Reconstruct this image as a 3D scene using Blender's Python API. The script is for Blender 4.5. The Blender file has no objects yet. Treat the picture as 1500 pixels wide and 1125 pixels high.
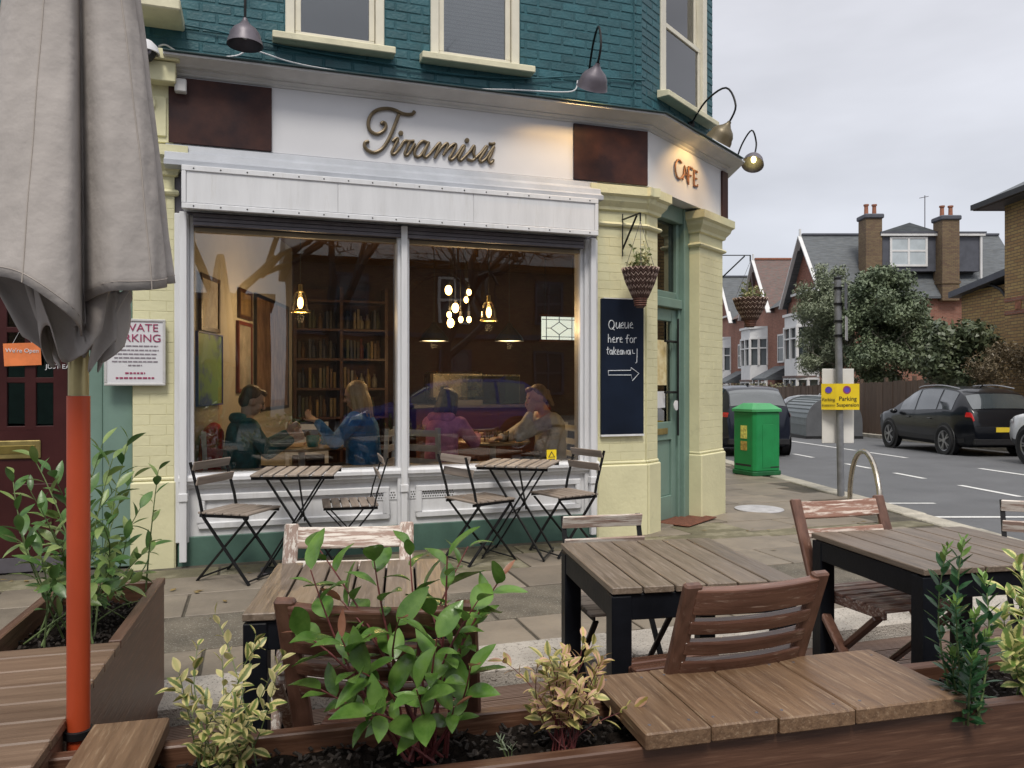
import bpy, bmesh, math, random
from mathutils import Vector as V, Matrix
R = math.radians
rnd = random.Random(11)
S = bpy.context.scene
COL = S.collection
# ---------------------------------------------------------------- camera, sky, sun, exposure
EYE = 1.33; FPX = 1127.0
cd = bpy.data.cameras.new('camera'); cam = bpy.data.objects.new('camera', cd); COL.objects.link(cam)
cam.location = (0, 0, EYE); cam.rotation_euler = (R(90), 0, 0)
cd.sensor_width = 36; cd.lens = 36*FPX/1500; cd.clip_end = 2000; cd.clip_start = .05
S.camera = cam
SUN_EL, SUN_AZ = 56, 180          # soft sun behind cloud, behind the photographer
w = bpy.data.worlds.new('World'); S.world = w; w.use_nodes = True
nt = w.node_tree; nt.nodes.clear(); N = nt.nodes.new; L = nt.links.new
out = N('ShaderNodeOutputWorld'); add = N('ShaderNodeMixShader'); add.inputs[0].default_value = .86; b1 = N('ShaderNodeBackground'); b2 = N('ShaderNodeBackground')
sky = N('ShaderNodeTexSky'); sky.sky_type = 'NISHITA'; sky.sun_disc = False; sky.sun_elevation = R(SUN_EL); sky.sun_rotation = R(SUN_AZ)
L(sky.outputs[0], b1.inputs[0]); b1.inputs[1].default_value = .05
tc = N('ShaderNodeTexCoord'); mp = N('ShaderNodeMapping'); mp.inputs['Scale'].default_value = (1, 1, 3.2)
n1 = N('ShaderNodeTexNoise'); n1.inputs['Scale'].default_value = 1.7; n1.inputs['Detail'].default_value = 5; n1.inputs['Roughness'].default_value = .5
L(tc.outputs['Generated'], mp.inputs[0]); L(mp.outputs[0], n1.inputs['Vector'])
sx = N('ShaderNodeSeparateXYZ'); L(tc.outputs['Generated'], sx.inputs[0])
rp = N('ShaderNodeValToRGB'); L(sx.outputs[2], rp.inputs[0])
rp.color_ramp.elements[0].position = .0; rp.color_ramp.elements[0].color = (.46, .48, .525, 1)
rp.color_ramp.elements[1].position = 1; rp.color_ramp.elements[1].color = (1.25, 1.24, 1.25, 1)
e = rp.color_ramp.elements.new(.42); e.color = (.62, .625, .67, 1)
mr = N('ShaderNodeMapRange'); mr.inputs[1].default_value = .3; mr.inputs[2].default_value = .7; mr.inputs[3].default_value = .76; mr.inputs[4].default_value = 1.2
L(n1.outputs[0], mr.inputs[0])
mx = N('ShaderNodeVectorMath'); mx.operation = 'SCALE'; L(rp.outputs[0], mx.inputs[0]); L(mr.outputs[0], mx.inputs['Scale'])
L(mx.outputs[0], b2.inputs[0]); b2.inputs[1].default_value = .9
L(b1.outputs[0], add.inputs[1]); L(b2.outputs[0], add.inputs[2]); L(add.outputs[0], out.inputs[0])
sd = bpy.data.lights.new('sun', 'SUN'); sd.energy = 1.5; sd.angle = R(15); sd.color = (1, .94, .85)
so = bpy.data.objects.new('sun', sd); COL.objects.link(so)
so.rotation_euler = (R(90-SUN_EL), 0, R(180-SUN_AZ))   # light travels away from the sun's direction
S.view_settings.view_transform = 'Standard'; S.view_settings.look = 'None'; S.view_settings.gamma = 1
S.view_settings.exposure = .58; S.view_settings.use_curve_mapping = False
S.render.engine = 'CYCLES'; S.cycles.use_denoising = True; S.cycles.max_bounces = 7; S.cycles.diffuse_bounces = 3
S.cycles.glossy_bounces = 3; S.cycles.transmission_bounces = 4; S.cycles.transparent_max_bounces = 10
S.cycles.sample_clamp_indirect = 4; S.cycles.caustics_reflective = False; S.cycles.caustics_refractive = False

# ---------------------------------------------------------------- pixel -> place
SL = .0217
def gz(Y): return 0 if Y < 6.5 else -SL*(min(Y, 90)-6.5)
def k(px): return (px-750)/FPX
def atY(px, py, Y): return V((k(px)*Y, Y, EYE+(562.5-py)*Y/FPX))
def atZ(px, py, z): return atY(px, py, FPX*(EYE-z)/(py-562.5))
def gnd(px, py, d=0):
    t = (py-562.5)/FPX
    Y = (EYE-d)/t
    if Y > 6.5: Y = (EYE-d-SL*6.5)/(t-SL)
    return V((k(px)*Y, Y, gz(Y)+d))
A = V((-2.754, 5.593)); TH = R(18.4); EU = V((math.cos(TH), math.sin(TH))); EV = V((-math.sin(TH), math.cos(TH)))
def FU(px, py=None, v=0.0):             # pixel -> (u, z) on the shop front plane set v metres inwards
    P = A+v*EV; n = V((1, -k(px)))
    u = -P.dot(n)/EU.dot(n)
    if py is None: return u
    return u, EYE+(562.5-py)*(P+u*EU).y/FPX
def UV(u, v, z=0): p = A+u*EU+v*EV; return V((p.x, p.y, z))
def PV(px, py, v): u, z = FU(px, py, v); return UV(u, v, z)

# ---------------------------------------------------------------- mesh builder
class MB:
    def __init__(s, M=None): s.v = []; s.f = []; s.M = M
    def add(s, vs, fs):
        o = len(s.v)
        s.v += [tuple(s.M @ V(p)) if s.M else tuple(p) for p in vs]
        s.f += [tuple(i+o for i in f) for f in fs]; return s
    def box(s, x0, y0, z0, x1, y1, z1):
        x0, x1 = sorted((x0, x1)); y0, y1 = sorted((y0, y1)); z0, z1 = sorted((z0, z1))
        return s.add([(x0, y0, z0), (x1, y0, z0), (x1, y1, z0), (x0, y1, z0), (x0, y0, z1), (x1, y0, z1), (x1, y1, z1), (x0, y1, z1)],
              [(0, 3, 2, 1), (4, 5, 6, 7), (0, 1, 5, 4), (1, 2, 6, 5), (2, 3, 7, 6), (3, 0, 4, 7)])
    def bar(s, p, q, a, b, up=(0, 0, 1)):
        p = V(p); q = V(q); d = (q-p).normalized(); up = V(up)
        if abs(d.dot(up)) > .98: up = V((0, 1, 0))
        x = d.cross(up).normalized()*a/2; y = x.cross(d).normalized()*b/2
        return s.add([p-x-y, p+x-y, p+x+y, p-x+y, q-x-y, q+x-y, q+x+y, q-x+y],
              [(0, 3, 2, 1), (4, 5, 6, 7), (0, 1, 5, 4), (1, 2, 6, 5), (2, 3, 7, 6), (3, 0, 4, 7)])
    def tube(s, pts, r, n=8, cap=True, flat=None):
        pts = [V(p) for p in pts]; m = len(pts); rs = r if isinstance(r, (list, tuple)) else [r]*m
        vs = []; prev = None
        for i, p in enumerate(pts):
            d = (pts[min(i+1, m-1)]-pts[max(i-1, 0)]).normalized()
            if prev is None:
                a = d.cross(V((0, 0, 1)));
                if a.length < .05: a = d.cross(V((1, 0, 0)))
            else: a = prev-d*prev.dot(d)
            a.normalize(); prev = a; b = d.cross(a)
            for j in range(n):
                t = 2*math.pi*j/n; vs.append(p+(a*math.cos(t)+b*math.sin(t))*rs[i])
        fs = [(i*n+j, i*n+(j+1) % n, (i+1)*n+(j+1) % n, (i+1)*n+j) for i in range(m-1) for j in range(n)]
        if cap: fs += [tuple(range(n))[::-1], tuple((m-1)*n+j for j in range(n))]
        return s.add(vs, fs)
    def lathe(s, prof, n=20, c=(0, 0, 0), ax=None):
        c = V(c); Q = V((0, 0, 1)).rotation_difference(V(ax)).to_matrix() if ax else Matrix.Identity(3)
        m = len(prof)
        vs = [c+Q @ V((r*math.cos(2*math.pi*j/n), r*math.sin(2*math.pi*j/n), z)) for r, z in prof for j in range(n)]
        return s.add(vs, [(i*n+j, i*n+(j+1) % n, (i+1)*n+(j+1) % n, (i+1)*n+j) for i in range(m-1) for j in range(n)])
    def prism(s, poly, h0, h1, ax='z'):     # polygon extruded along an axis
        f = {'z': lambda a, b, h: (a, b, h), 'y': lambda a, b, h: (a, h, b), 'x': lambda a, b, h: (h, a, b)}[ax]
        n = len(poly)
        return s.add([f(a, b, h0) for a, b in poly]+[f(a, b, h1) for a, b in poly],
              [tuple(range(n))[::-1], tuple(range(n, 2*n))]+[(i, (i+1) % n, (i+1) % n+n, i+n) for i in range(n)])
    def ball(s, c, r, n=10, m=7):
        c = V(c); r = r if isinstance(r, (tuple, list)) else (r, r, r)
        vs = [c+V((r[0]*math.sin(math.pi*i/m)*math.cos(2*math.pi*j/n), r[1]*math.sin(math.pi*i/m)*math.sin(2*math.pi*j/n), r[2]*math.cos(math.pi*i/m))) for i in range(m+1) for j in range(n)]
        return s.add(vs, [(i*n+j, (i+1)*n+j, (i+1)*n+(j+1) % n, i*n+(j+1) % n) for i in range(m) for j in range(n)])
    def sweep(s, path, prof):               # mitred moulding; path in plan, profile of (outwards, z), outwards = right of travel
        m = len(path); P = [V(p) for p in path]; vs = []; n = len(prof)
        nm = [V(((P[i+1]-P[i]).y, -(P[i+1]-P[i]).x)).normalized() for i in range(m-1)]
        for i in range(m):
            a = nm[max(i-1, 0)]; b = nm[min(i, m-2)]; t = (a+b).normalized(); t = t/max(.3, t.dot(a))
            for o, z in prof: vs.append((P[i].x+t.x*o, P[i].y+t.y*o, z))
        fs = [(i*n+j, i*n+(j+1) % n, (i+1)*n+(j+1) % n, (i+1)*n+j) for i in range(m-1) for j in range(n)]
        fs += [tuple(range(n)), tuple((m-1)*n+j for j in range(n))[::-1]]
        return s.add(vs, fs)
    def mesh(s, name, mat=None, smooth=False):
        me = bpy.data.meshes.new(name); me.from_pydata(s.v, [], s.f)
        bm = bmesh.new(); bm.from_mesh(me); bmesh.ops.remove_doubles(bm, verts=bm.verts, dist=1e-6)
        bmesh.ops.recalc_face_normals(bm, faces=bm.faces); bm.to_mesh(me); bm.free()
        if mat: me.materials.append(mat)
        if smooth:
            for p in me.polygons: p.use_smooth = True
        me.update(); return me
    def build(s, name, mat, parent=None, smooth=False, bevel=0, loc=None, rot=None, seg=1):
        return mk(name, s.mesh(name, mat, smooth), parent, bevel, loc, rot, seg, smooth)
def mk(name, me, parent=None, bevel=0, loc=None, rot=None, seg=1, smooth=False):
    o = bpy.data.objects.new(name, me); COL.objects.link(o)
    if parent: o.parent = parent
    if loc is not None: o.location = loc
    if rot is not None: o.rotation_euler = rot
    if bevel:
        b = o.modifiers.new('edge', 'BEVEL'); b.width = bevel; b.segments = seg; b.limit_method = 'ANGLE'; b.angle_limit = R(40)
    if smooth:
        try: o.data.set_sharp_from_angle(angle=R(42))
        except Exception: pass
    return o
def tag(o, label, cat, group=None, kind=None):
    if label: o['label'] = label
    if cat: o['category'] = cat
    if group: o['group'] = group
    if kind: o['kind'] = kind
    return o
def T(name, label, cat, loc=(0, 0, 0), rz=0, group=None):
    o = bpy.data.objects.new(name, None); COL.objects.link(o); o.location = loc; o.rotation_euler = (0, 0, rz); o.empty_display_size = .1
    return tag(o, label, cat, group)
def struct(o): o['kind'] = 'structure'; return o
def copytree(o, parent=None, loc=None, rz=None, label=None):
    c = o.copy(); COL.objects.link(c); c.parent = parent
    if loc is not None: c.location = loc
    if rz is not None: c.rotation_euler = (0, 0, rz)
    if label: c['label'] = label
    for ch in list(o.children): copytree(ch, c)
    return c
def box_at(name, x0, y0, z0, x1, y1, z1, mat, parent=None, bevel=.003):
    c = V(((x0+x1)/2, (y0+y1)/2, (z0+z1)/2))
    return MB().box(x0-c.x, y0-c.y, z0-c.z, x1-c.x, y1-c.y, z1-c.z).build(name, mat, parent, bevel=bevel, loc=c)
def text(name, s, size, mat, parent, M, ext=.0015, align='CENTER'):
    cu = bpy.data.curves.new(name, 'FONT'); cu.body = s; cu.size = size; cu.extrude = ext; cu.align_x = align; cu.align_y = 'CENTER'
    o = bpy.data.objects.new(name, cu); COL.objects.link(o); bpy.context.view_layer.update()
    me = bpy.data.meshes.new_from_object(o.evaluated_get(bpy.context.evaluated_depsgraph_get()))
    bpy.data.objects.remove(o); me.materials.clear(); me.materials.append(mat)
    t = mk(name, me, parent); t.matrix_local = M; return t

# ---------------------------------------------------------------- materials
def rgb(h): # sRGB hex -> linear
    return tuple(((c/255)/12.92 if c/255 < .04045 else ((c/255+.055)/1.055)**2.4) for c in (int(h[i:i+2], 16) for i in (0, 2, 4)))
def M(name, col, rough=.6, var=.14, scale=6, bump=.08, bs=60, metal=0, coat=0, st=(1, 1, 1), orand=0, col2=None, lo=.35, hi=.65, spec=.5, worn=None, wscale=5, wlo=.52, whi=.62, emit=0, trans=0, sub=0, bdist=.01):
    m = bpy.data.materials.new(name); m.use_nodes = True; t = m.node_tree; n = t.nodes.new; l = t.links.new
    b = t.nodes['Principled BSDF']
    b.inputs['Roughness'].default_value = rough; b.inputs['Metallic'].default_value = metal; b.inputs['Coat Weight'].default_value = coat
    b.inputs['Specular IOR Level'].default_value = spec; b.inputs['Coat Roughness'].default_value = .04
    if trans: b.inputs['Transmission Weight'].default_value = trans
    tc = n('ShaderNodeTexCoord'); oi = n('ShaderNodeObjectInfo'); ad = n('ShaderNodeVectorMath'); ad.operation = 'MULTIPLY_ADD'
    mul = n('ShaderNodeVectorMath'); mul.operation = 'SCALE'; mul.inputs[0].default_value = (17, 31, 23); l(oi.outputs['Random'], mul.inputs['Scale'])
    ad.inputs[1].default_value = st; l(tc.outputs['Object'], ad.inputs[0]); l(mul.outputs[0], ad.inputs[2])
    no = n('ShaderNodeTexNoise'); no.inputs['Scale'].default_value = scale; no.inputs['Detail'].default_value = 6; no.inputs['Roughness'].default_value = .6
    l(ad.outputs[0], no.inputs['Vector'])
    cr = n('ShaderNodeValToRGB'); l(no.outputs[0], cr.inputs[0])
    cr.color_ramp.elements[0].position = lo; cr.color_ramp.elements[1].position = hi
    c2 = col2 or tuple(min(1, c*(1+var)) for c in col); c1 = col if col2 else tuple(c*(1-var) for c in col)
    cr.color_ramp.elements[0].color = (*c1, 1); cr.color_ramp.elements[1].color = (*c2, 1); o = cr.outputs[0]
    if worn:
        nw = n('ShaderNodeTexNoise'); nw.inputs['Scale'].default_value = wscale; nw.inputs['Detail'].default_value = 8; nw.inputs['Roughness'].default_value = .68
        l(ad.outputs[0], nw.inputs['Vector'])
        mw = n('ShaderNodeMapRange'); mw.inputs[1].default_value = wlo; mw.inputs[2].default_value = whi; l(nw.outputs[0], mw.inputs[0])
        mi = n('ShaderNodeMix'); mi.data_type = 'RGBA'; l(mw.outputs[0], mi.inputs[0]); l(o, mi.inputs[6]); mi.inputs[7].default_value = (*worn, 1); o = mi.outputs[2]
    if orand:
        hs = n('ShaderNodeHueSaturation'); mm = n('ShaderNodeMapRange'); mm.inputs[3].default_value = 1-orand; mm.inputs[4].default_value = 1+orand
        l(oi.outputs['Random'], mm.inputs[0]); l(mm.outputs[0], hs.inputs['Value']); l(o, hs.inputs['Color']); o = hs.outputs[0]
    l(o, b.inputs['Base Color'])
    if sub: b.inputs['Subsurface Weight'].default_value = sub; b.inputs['Subsurface Scale'].default_value = .02
    if emit: l(o, b.inputs['Emission Color']); b.inputs['Emission Strength'].default_value = emit
    if bump:
        nb = n('ShaderNodeTexNoise'); nb.inputs['Scale'].default_value = bs; nb.inputs['Detail'].default_value = 4; l(ad.outputs[0], nb.inputs['Vector'])
        bp = n('ShaderNodeBump'); bp.inputs['Strength'].default_value = bump; bp.inputs['Distance'].default_value = bdist; l(nb.outputs[0], bp.inputs['Height']); l(bp.outputs[0], b.inputs['Normal'])
        rr = n('ShaderNodeMapRange'); rr.inputs[3].default_value = max(0, rough-.09); rr.inputs[4].default_value = min(1, rough+.09); l(no.outputs[0], rr.inputs[0]); l(rr.outputs[0], b.inputs['Roughness'])
    return m
def WOOD(name, c1, c2, ax='x', rough=.55, **kw):
    st = {'x': (1, 16, 16), 'y': (16, 1, 16), 'z': (16, 16, 1)}[ax]
    kw.setdefault('scale', 2.2); kw.setdefault('bump', .35); kw.setdefault('bs', 5); kw.setdefault('orand', .16); kw.setdefault('bdist', .004)
    return M(name, c1, rough, col2=c2, st=st, lo=.3, hi=.72, **kw)
def GLASS(name, tint=(.93, .96, .95), base=.02, rough=0.0, ior=1.5):
    m = bpy.data.materials.new(name); m.use_nodes = True; t = m.node_tree; t.nodes.clear(); n = t.nodes.new; l = t.links.new
    o = n('ShaderNodeOutputMaterial'); mx = n('ShaderNodeMixShader'); tr = n('ShaderNodeBsdfTransparent'); gl = n('ShaderNodeBsdfGlossy'); fr = n('ShaderNodeFresnel')
    ma = n('ShaderNodeMath'); ma.operation = 'MULTIPLY_ADD'; ma.inputs[1].default_value = 1.35; ma.inputs[2].default_value = base; ma.use_clamp = True
    fr.inputs[0].default_value = ior; tr.inputs[0].default_value = (*tint, 1); gl.inputs['Roughness'].default_value = rough
    nz = n('ShaderNodeTexNoise'); nz.inputs['Scale'].default_value = 1.1; bp = n('ShaderNodeBump'); bp.inputs['Strength'].default_value = .025; bp.inputs['Distance'].default_value = .05
    tc = n('ShaderNodeTexCoord'); l(tc.outputs['Object'], nz.inputs['Vector']); l(nz.outputs[0], bp.inputs['Height']); l(bp.outputs[0], gl.inputs['Normal'])
    l(fr.outputs[0], ma.inputs[0]); l(ma.outputs[0], mx.inputs[0]); l(tr.outputs[0], mx.inputs[1]); l(gl.outputs[0], mx.inputs[2]); l(mx.outputs[0], o.inputs[0])
    return m
def EM(name, col, s):
    return M(name, col, .5, 0.02, emit=s, bump=0)
m_teal = M('teal_painted_brick', (.022, .098, .118), .5, .22, 3, .45, 45, orand=.10, worn=(.034, .125, .145), wlo=.55, whi=.75)
m_mortar = M('teal_painted_mortar', (.021, .092, .112), .7, .2, 5, .4, 70)
m_cream = M('cream_masonry_paint', (.66, .63, .40), .6, .07, 2.2, .25, 30, worn=(.50, .475, .31), wlo=.6, whi=.8)
m_sill = M('cream_sill_paint', (.70, .66, .47), .6, .1, 4, .25, 30, worn=(.42, .40, .30), wlo=.62, whi=.72)
m_white = M('white_gloss_paint', (.70, .705, .72), .32, .05, 2.5, .05, 20, st=(5, 5, .7), worn=(.56, .55, .525), wlo=.56, whi=.84, wscale=3)
m_fascia = M('white_fascia_paint', (.66, .66, .68), .55, .03, 1.2, .03, 20)
m_grey = M('grey_lead_ledge', (.40, .42, .46), .5, .1, 4, .1, 20)
m_cornice = M('pale_grey_cornice_paint', (.54, .535, .53), .5, .08, 4, .12, 20)
m_sage = M('sage_green_paint', (.165, .255, .215), .38, .08, 3, .06, 25)
m_dkgreen = M('dark_green_plinth_paint', (.075, .145, .115), .5, .15, 4, .15, 25, worn=(.12, .15, .10), wlo=.6, whi=.8)
m_brownpanel = M('rusty_brown_panel', (.020, .009, .011), .55, col2=(.062, .024, .018), scale=3.2, bump=.1, bs=20, spec=.25)
m_reddoor = M('oxblood_door_paint', (.045, .011, .011), .35, .15, 4, .06, 30, spec=.3)
m_brass = M('aged_brass', (.42, .33, .13), .35, .2, 12, .05, 40, metal=.85)
m_gold = M('antique_gold_letter', (.135, .10, .055), .4, .25, 14, .08, 50, metal=.35)
m_black = M('black_painted_steel', (.010, .010, .011), .45, .2, 20, .06, 90, spec=.25, worn=(.03, .02, .015), wlo=.68, whi=.76, wscale=12)
m_blackwood = M('black_painted_wood', (.006, .007, .010), .45, .25, 8, .08, 60, spec=.22)
m_slat = WOOD('grey_weathered_slat', (.17, .135, .11), (.34, .285, .24), 'x', .62, worn=(.40, .35, .30), wlo=.6, whi=.75, wscale=3)
m_slaty = WOOD('grey_weathered_slat_long', (.20, .16, .13), (.40, .34, .285), 'y', .6, worn=(.52, .46, .40), wlo=.6, whi=.75, wscale=3)
m_table = WOOD('brown_composite_board', (.105, .078, .056), (.215, .165, .122), 'y', .36, worn=(.27, .215, .175), wlo=.52, whi=.72, wscale=7, bump=.6, scale=3)
m_brown = WOOD('red_brown_stained_teak', (.075, .033, .022), (.175, .085, .057), 'x', .26, worn=(.36, .26, .20), wlo=.58, whi=.72, wscale=6)
m_brownz = WOOD('red_brown_stained_teak_post', (.070, .033, .022), (.17, .085, .058), 'z', .34, worn=(.30, .20, .155), wlo=.60, whi=.72, wscale=2.5)
m_worn = WOOD('flaking_whitened_teak', (.30, .20, .16), (.42, .31, .255), 'x', .7, worn=(.70, .64, .57), wlo=.47, whi=.54, wscale=4)
m_wornz = WOOD('flaking_whitened_teak_post', (.27, .18, .14), (.40, .30, .25), 'z', .7, worn=(.70, .64, .57), wlo=.50, whi=.57, wscale=4)
m_plank = WOOD('oiled_planter_plank', (.105, .058, .031), (.225, .138, .078), 'y', .5, worn=(.33, .235, .15), wlo=.55, whi=.72, wscale=7, bump=.8, scale=3.2)
m_plankx = WOOD('oiled_planter_board', (.060, .026, .015), (.14, .068, .040), 'x', .42, worn=(.20, .115, .075), wlo=.55, whi=.75, wscale=6, bump=.6, scale=3)
m_planky = WOOD('oiled_planter_side_board', (.085, .044, .029), (.165, .09, .06), 'y', .45, worn=(.23, .15, .105), wlo=.55, whi=.75, wscale=6, bump=.6, scale=3)
m_deck = WOOD('grooved_deck_board', (.12, .075, .055), (.20, .135, .105), 'x', .6)
m_slab = M('york_stone_slab', (.19, .160, .125), .62, .2, 2.4, .3, 40, orand=.13, worn=(.25, .208, .158), wlo=.5, whi=.7, wscale=2)
m_mossy = M('mossy_worn_slab', (.150, .135, .082), .75, .3, 4, .5, 70, orand=.1, worn=(.26, .235, .17), wlo=.5, whi=.65, wscale=4)
m_rough = M('exposed_aggregate_paving', (.135, .116, .088), .8, .25, 5, .8, 160, orand=.06, worn=(.38, .36, .30), wscale=110, wlo=.58, whi=.63)
m_bed = M('paving_joint_sand', (.085, .074, .056), .9, .3, 8, .5, 90)
m_kerb = M('speckled_granite_kerb', (.45, .41, .36), .8, .2, 5, .7, 120, orand=.08, worn=(.13, .11, .09), wscale=75, wlo=.56, whi=.62)
m_kerb2 = M('pale_stone_kerb', (.40, .37, .31), .75, .2, 5, .5, 90, orand=.1, worn=(.2, .185, .15), wscale=25, wlo=.58, whi=.66)
m_road = M('asphalt', (.115, .118, .125), .62, .16, 1.2, .5, 220, worn=(.155, .156, .163), wscale=90, wlo=.55, whi=.65)
m_mark = M('worn_road_paint', (.72, .72, .70), .6, .1, 20, .2, 120, worn=(.35, .35, .35), wscale=30, wlo=.6, whi=.7)
m_glass = GLASS('shop_window_glass', (.95, .96, .95), .06)
m_glass2 = GLASS('sash_window_glass', (.7, .74, .74), .12)
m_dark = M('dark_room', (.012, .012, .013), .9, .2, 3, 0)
m_dkgrey = M('dark_grey_metal', (.13, .12, .135), .45, .15, 8, .05, 40, metal=.3)
m_greypole = M('grey_galvanised_paint', (.20, .205, .22), .45, .15, 10, .05, 40, metal=.2)
m_steel = M('brushed_stainless', (.50, .46, .40), .28, .15, 10, .04, 60, metal=1, worn=(.28, .22, .16), wlo=.6, whi=.75)
m_print = M('black_print', (.02, .02, .022), .6, .05, bump=0)
m_chalk = M('chalk', (.66, .70, .74), .95, .2, 60, 0)
m_soil = M('dark_compost', (.010, .0075, .006), .95, .5, 30, 1, 80, spec=.1)
# ================================================================ ground
XK = 4.35                                   # outer edge of the side-street kerb
KP = V((-.193, 3.888)); KD = V((math.cos(R(17.5)), math.sin(R(17.5)))); KN = V((KD.y, -KD.x))
ys = [-60, 0, 6.5, 12, 20, 30, 45, 60, 90, 600]
mb = MB()
xs = [-400, -30, 0, 8, 16, 30, 400]
mb.add([(x, y, gz(y)-.1) for y in ys for x in xs], [(i*7+j, i*7+j+1, (i+1)*7+j+1, (i+1)*7+j) for i in range(len(ys)-1) for j in range(6)])
road = struct(mb.build('road', m_road))
# kerb path (outer edge): front kerb, rounded corner, side street
t0 = KP+KN*.33
def fx(x): return t0+KD*((x-t0.x)/KD.x)
c_in = fx(XK); rad = 1.7; ang = R(90-17.5); tl = rad*math.tan(ang/2)
p1 = c_in-KD*tl; cen = p1-KN*rad
arc = [cen+V((math.cos(a), math.sin(a)))*rad for a in [math.atan2(KN.y, KN.x)+ang*i/8 for i in range(9)]]
path = [fx(-9)]+arc+[V((XK, y)) for y in (8, 12, 20, 30, 45, 60, 88)]
mb = MB(); KW = .26
inner = [fx(-9)-KN*.33]+[cen+(p-cen)*((rad-KW)/rad) for p in arc]+[V((XK-KW, 6.5))]
poly = inner+[V((-9, 6.5))]
bm_v = [(p.x, p.y, -.014) for p in poly]
mb.add(bm_v, [tuple(range(len(bm_v)))])
yy = [6.5, 12, 20, 30, 45, 60, 88]
mb.add([(x, y, gz(y)-.014) for y in yy for x in (-9, XK-KW)], [(2*i, 2*i+1, 2*i+3, 2*i+2) for i in range(len(yy)-1)])
pav = struct(mb.build('pavement', m_bed))
# kerb stones
def kerb(name, pts, width, mat, length=.9, zoff=0.0, parent=None):
    acc = []; tot = 0
    for a, b in zip(pts, pts[1:]): acc.append((tot, a, b)); tot += (b-a).length
    def at(s):
        for st, a, b in acc:
            if s <= st+(b-a).length+1e-6: return a+(b-a).normalized()*(s-st)
        return pts[-1]
    n = max(1, round(tot/length)); length = tot/n
    for i in range(n):
        a = at(i*length+.006); b = at((i+1)*length-.006); d = (b-a).normalized(); nn = V((-d.y, d.x)); h = rnd.uniform(.002, .01)
        zs = (gz(a.y)+h+zoff, gz(b.y)+h+zoff)
        m = MB(); c = V((*((a+b)/2), 0))
        q = [(a.x, a.y), (b.x, b.y), (b.x+nn.x*width, b.y+nn.y*width), (a.x+nn.x*width, a.y+nn.y*width)]
        m.add([(x-c.x, y-c.y, z-.3) for (x, y), z in zip(q, (zs[0], zs[1], zs[1], zs[0]))]+[(x-c.x, y-c.y, z) for (x, y), z in zip(q, (zs[0], zs[1], zs[1], zs[0]))],
              [(0, 3, 2, 1), (4, 5, 6, 7), (0, 1, 5, 4), (1, 2, 6, 5), (2, 3, 7, 6), (3, 0, 4, 7)])
        m.build('kerb_stone', mat, parent, bevel=.012, loc=c)
kb = struct(T('kerb', None, None)); kb['kind'] = 'structure'
fr_pts = [fx(-4.5), p1]
kerb('kerb', fr_pts, .33, m_kerb, .92, parent=kb)
kerb('kerb', arc, KW, m_kerb2, .42, parent=kb)
kerb('kerb', [V((XK, y)) for y in (arc[-1].y, 40)], KW, m_kerb2, .92, parent=kb)
# paving slabs laid in courses parallel to the shop front; a few courses of rough aggregate
slabs = {}
def slab_mesh(w_, d_, kind):
    key = (round(w_, 2), round(d_, 2), kind)
    if key not in slabs:
        slabs[key] = MB().box(-w_/2, -d_/2, -.05, w_/2, d_/2, 0).mesh('slab', {'s': m_slab, 'm': m_mossy, 'r': m_rough}[kind])
    return slabs[key]
def ok_pt(p):                               # on the pavement, short of the kerb's outer edge
    if p.x > XK-.04 or (p-KP).dot(KN) > .25: return False
    if p.x > cen.x and (p-cen).dot(V((0, 1))) < 0 and (p-cen).length > rad-.03 and (p-cen).dot(KN) > -.2: return False
    return True
uB_, CA_, CL_ = FU(944), R(33.2), 1.66
Cc = V((uB_+CL_*math.cos(CA_), CL_*math.sin(CA_))); Sd = V((math.cos(R(90)-TH), math.sin(R(90)-TH)))
def outside_house(u, v):
    a = -(u-uB_)*-math.sin(CA_)-v*math.cos(CA_); b = (u-Cc.x)*Sd.y-(v-Cc.y)*Sd.x
    return v < -.05 or a > -.25 or b > -.25
UVc = lambda u, v: A+u*EU+v*EV
rows = [(.6, 's')]*8+[(.5, 's')]*2+[(.28, 'm'), (.46, 's'), (.5, 's'), (.62, 'r'), (.5, 's'), (.6, 'r'), (.6, 's'), (.6, 's'), (.6, 's')]
v = -.16+8*.6+1.0; row = 0; cnt = 0
for d_, kd in rows:
    u = -3.6+(row % 2)*.35
    while u < 8.5:
        w_ = rnd.choice((.6, .75, .9)) if kd != 'r' else .9
        dmax = min(-(UVc(u+j, v)-KP).dot(KN) for j in (0, w_))-.008
        dd = min(d_, dmax); c = UVc(u+w_/2, v-dd/2)
        if dd > .08 and outside_house(u+w_/2, v-dd/2) and all(ok_pt(UVc(u+a, v-b)) for a in (0, w_) for b in (0, dd)):
            kk = kd if not (kd == 's' and rnd.random() < .05) else 'm'
            mk('slab', slab_mesh(w_-.017, dd-.017, kk), pav, .004, (c.x, c.y, gz(c.y)+rnd.uniform(-.005, .0)), (rnd.uniform(-.002, .002)-(math.atan(SL) if c.y > 6.5 else 0), rnd.uniform(-.002, .002), TH)); cnt += 1
        u += w_
    v -= d_; row += 1
y = 13.2
while y < 32:
    d_ = .9; x = 4.05-rnd.choice((.0, .2))
    while x > 1.2:
        w_ = rnd.choice((.6, .9)); c = V((x-w_/2, y+d_/2))
        if c.x > 1.4: mk('slab', slab_mesh(w_-.017, d_-.017, 's'), pav, .004, (c.x, c.y, gz(c.y)+rnd.uniform(-.004, .0)), (-math.atan(SL), 0, 0))
        x -= w_
    y += d_
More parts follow.
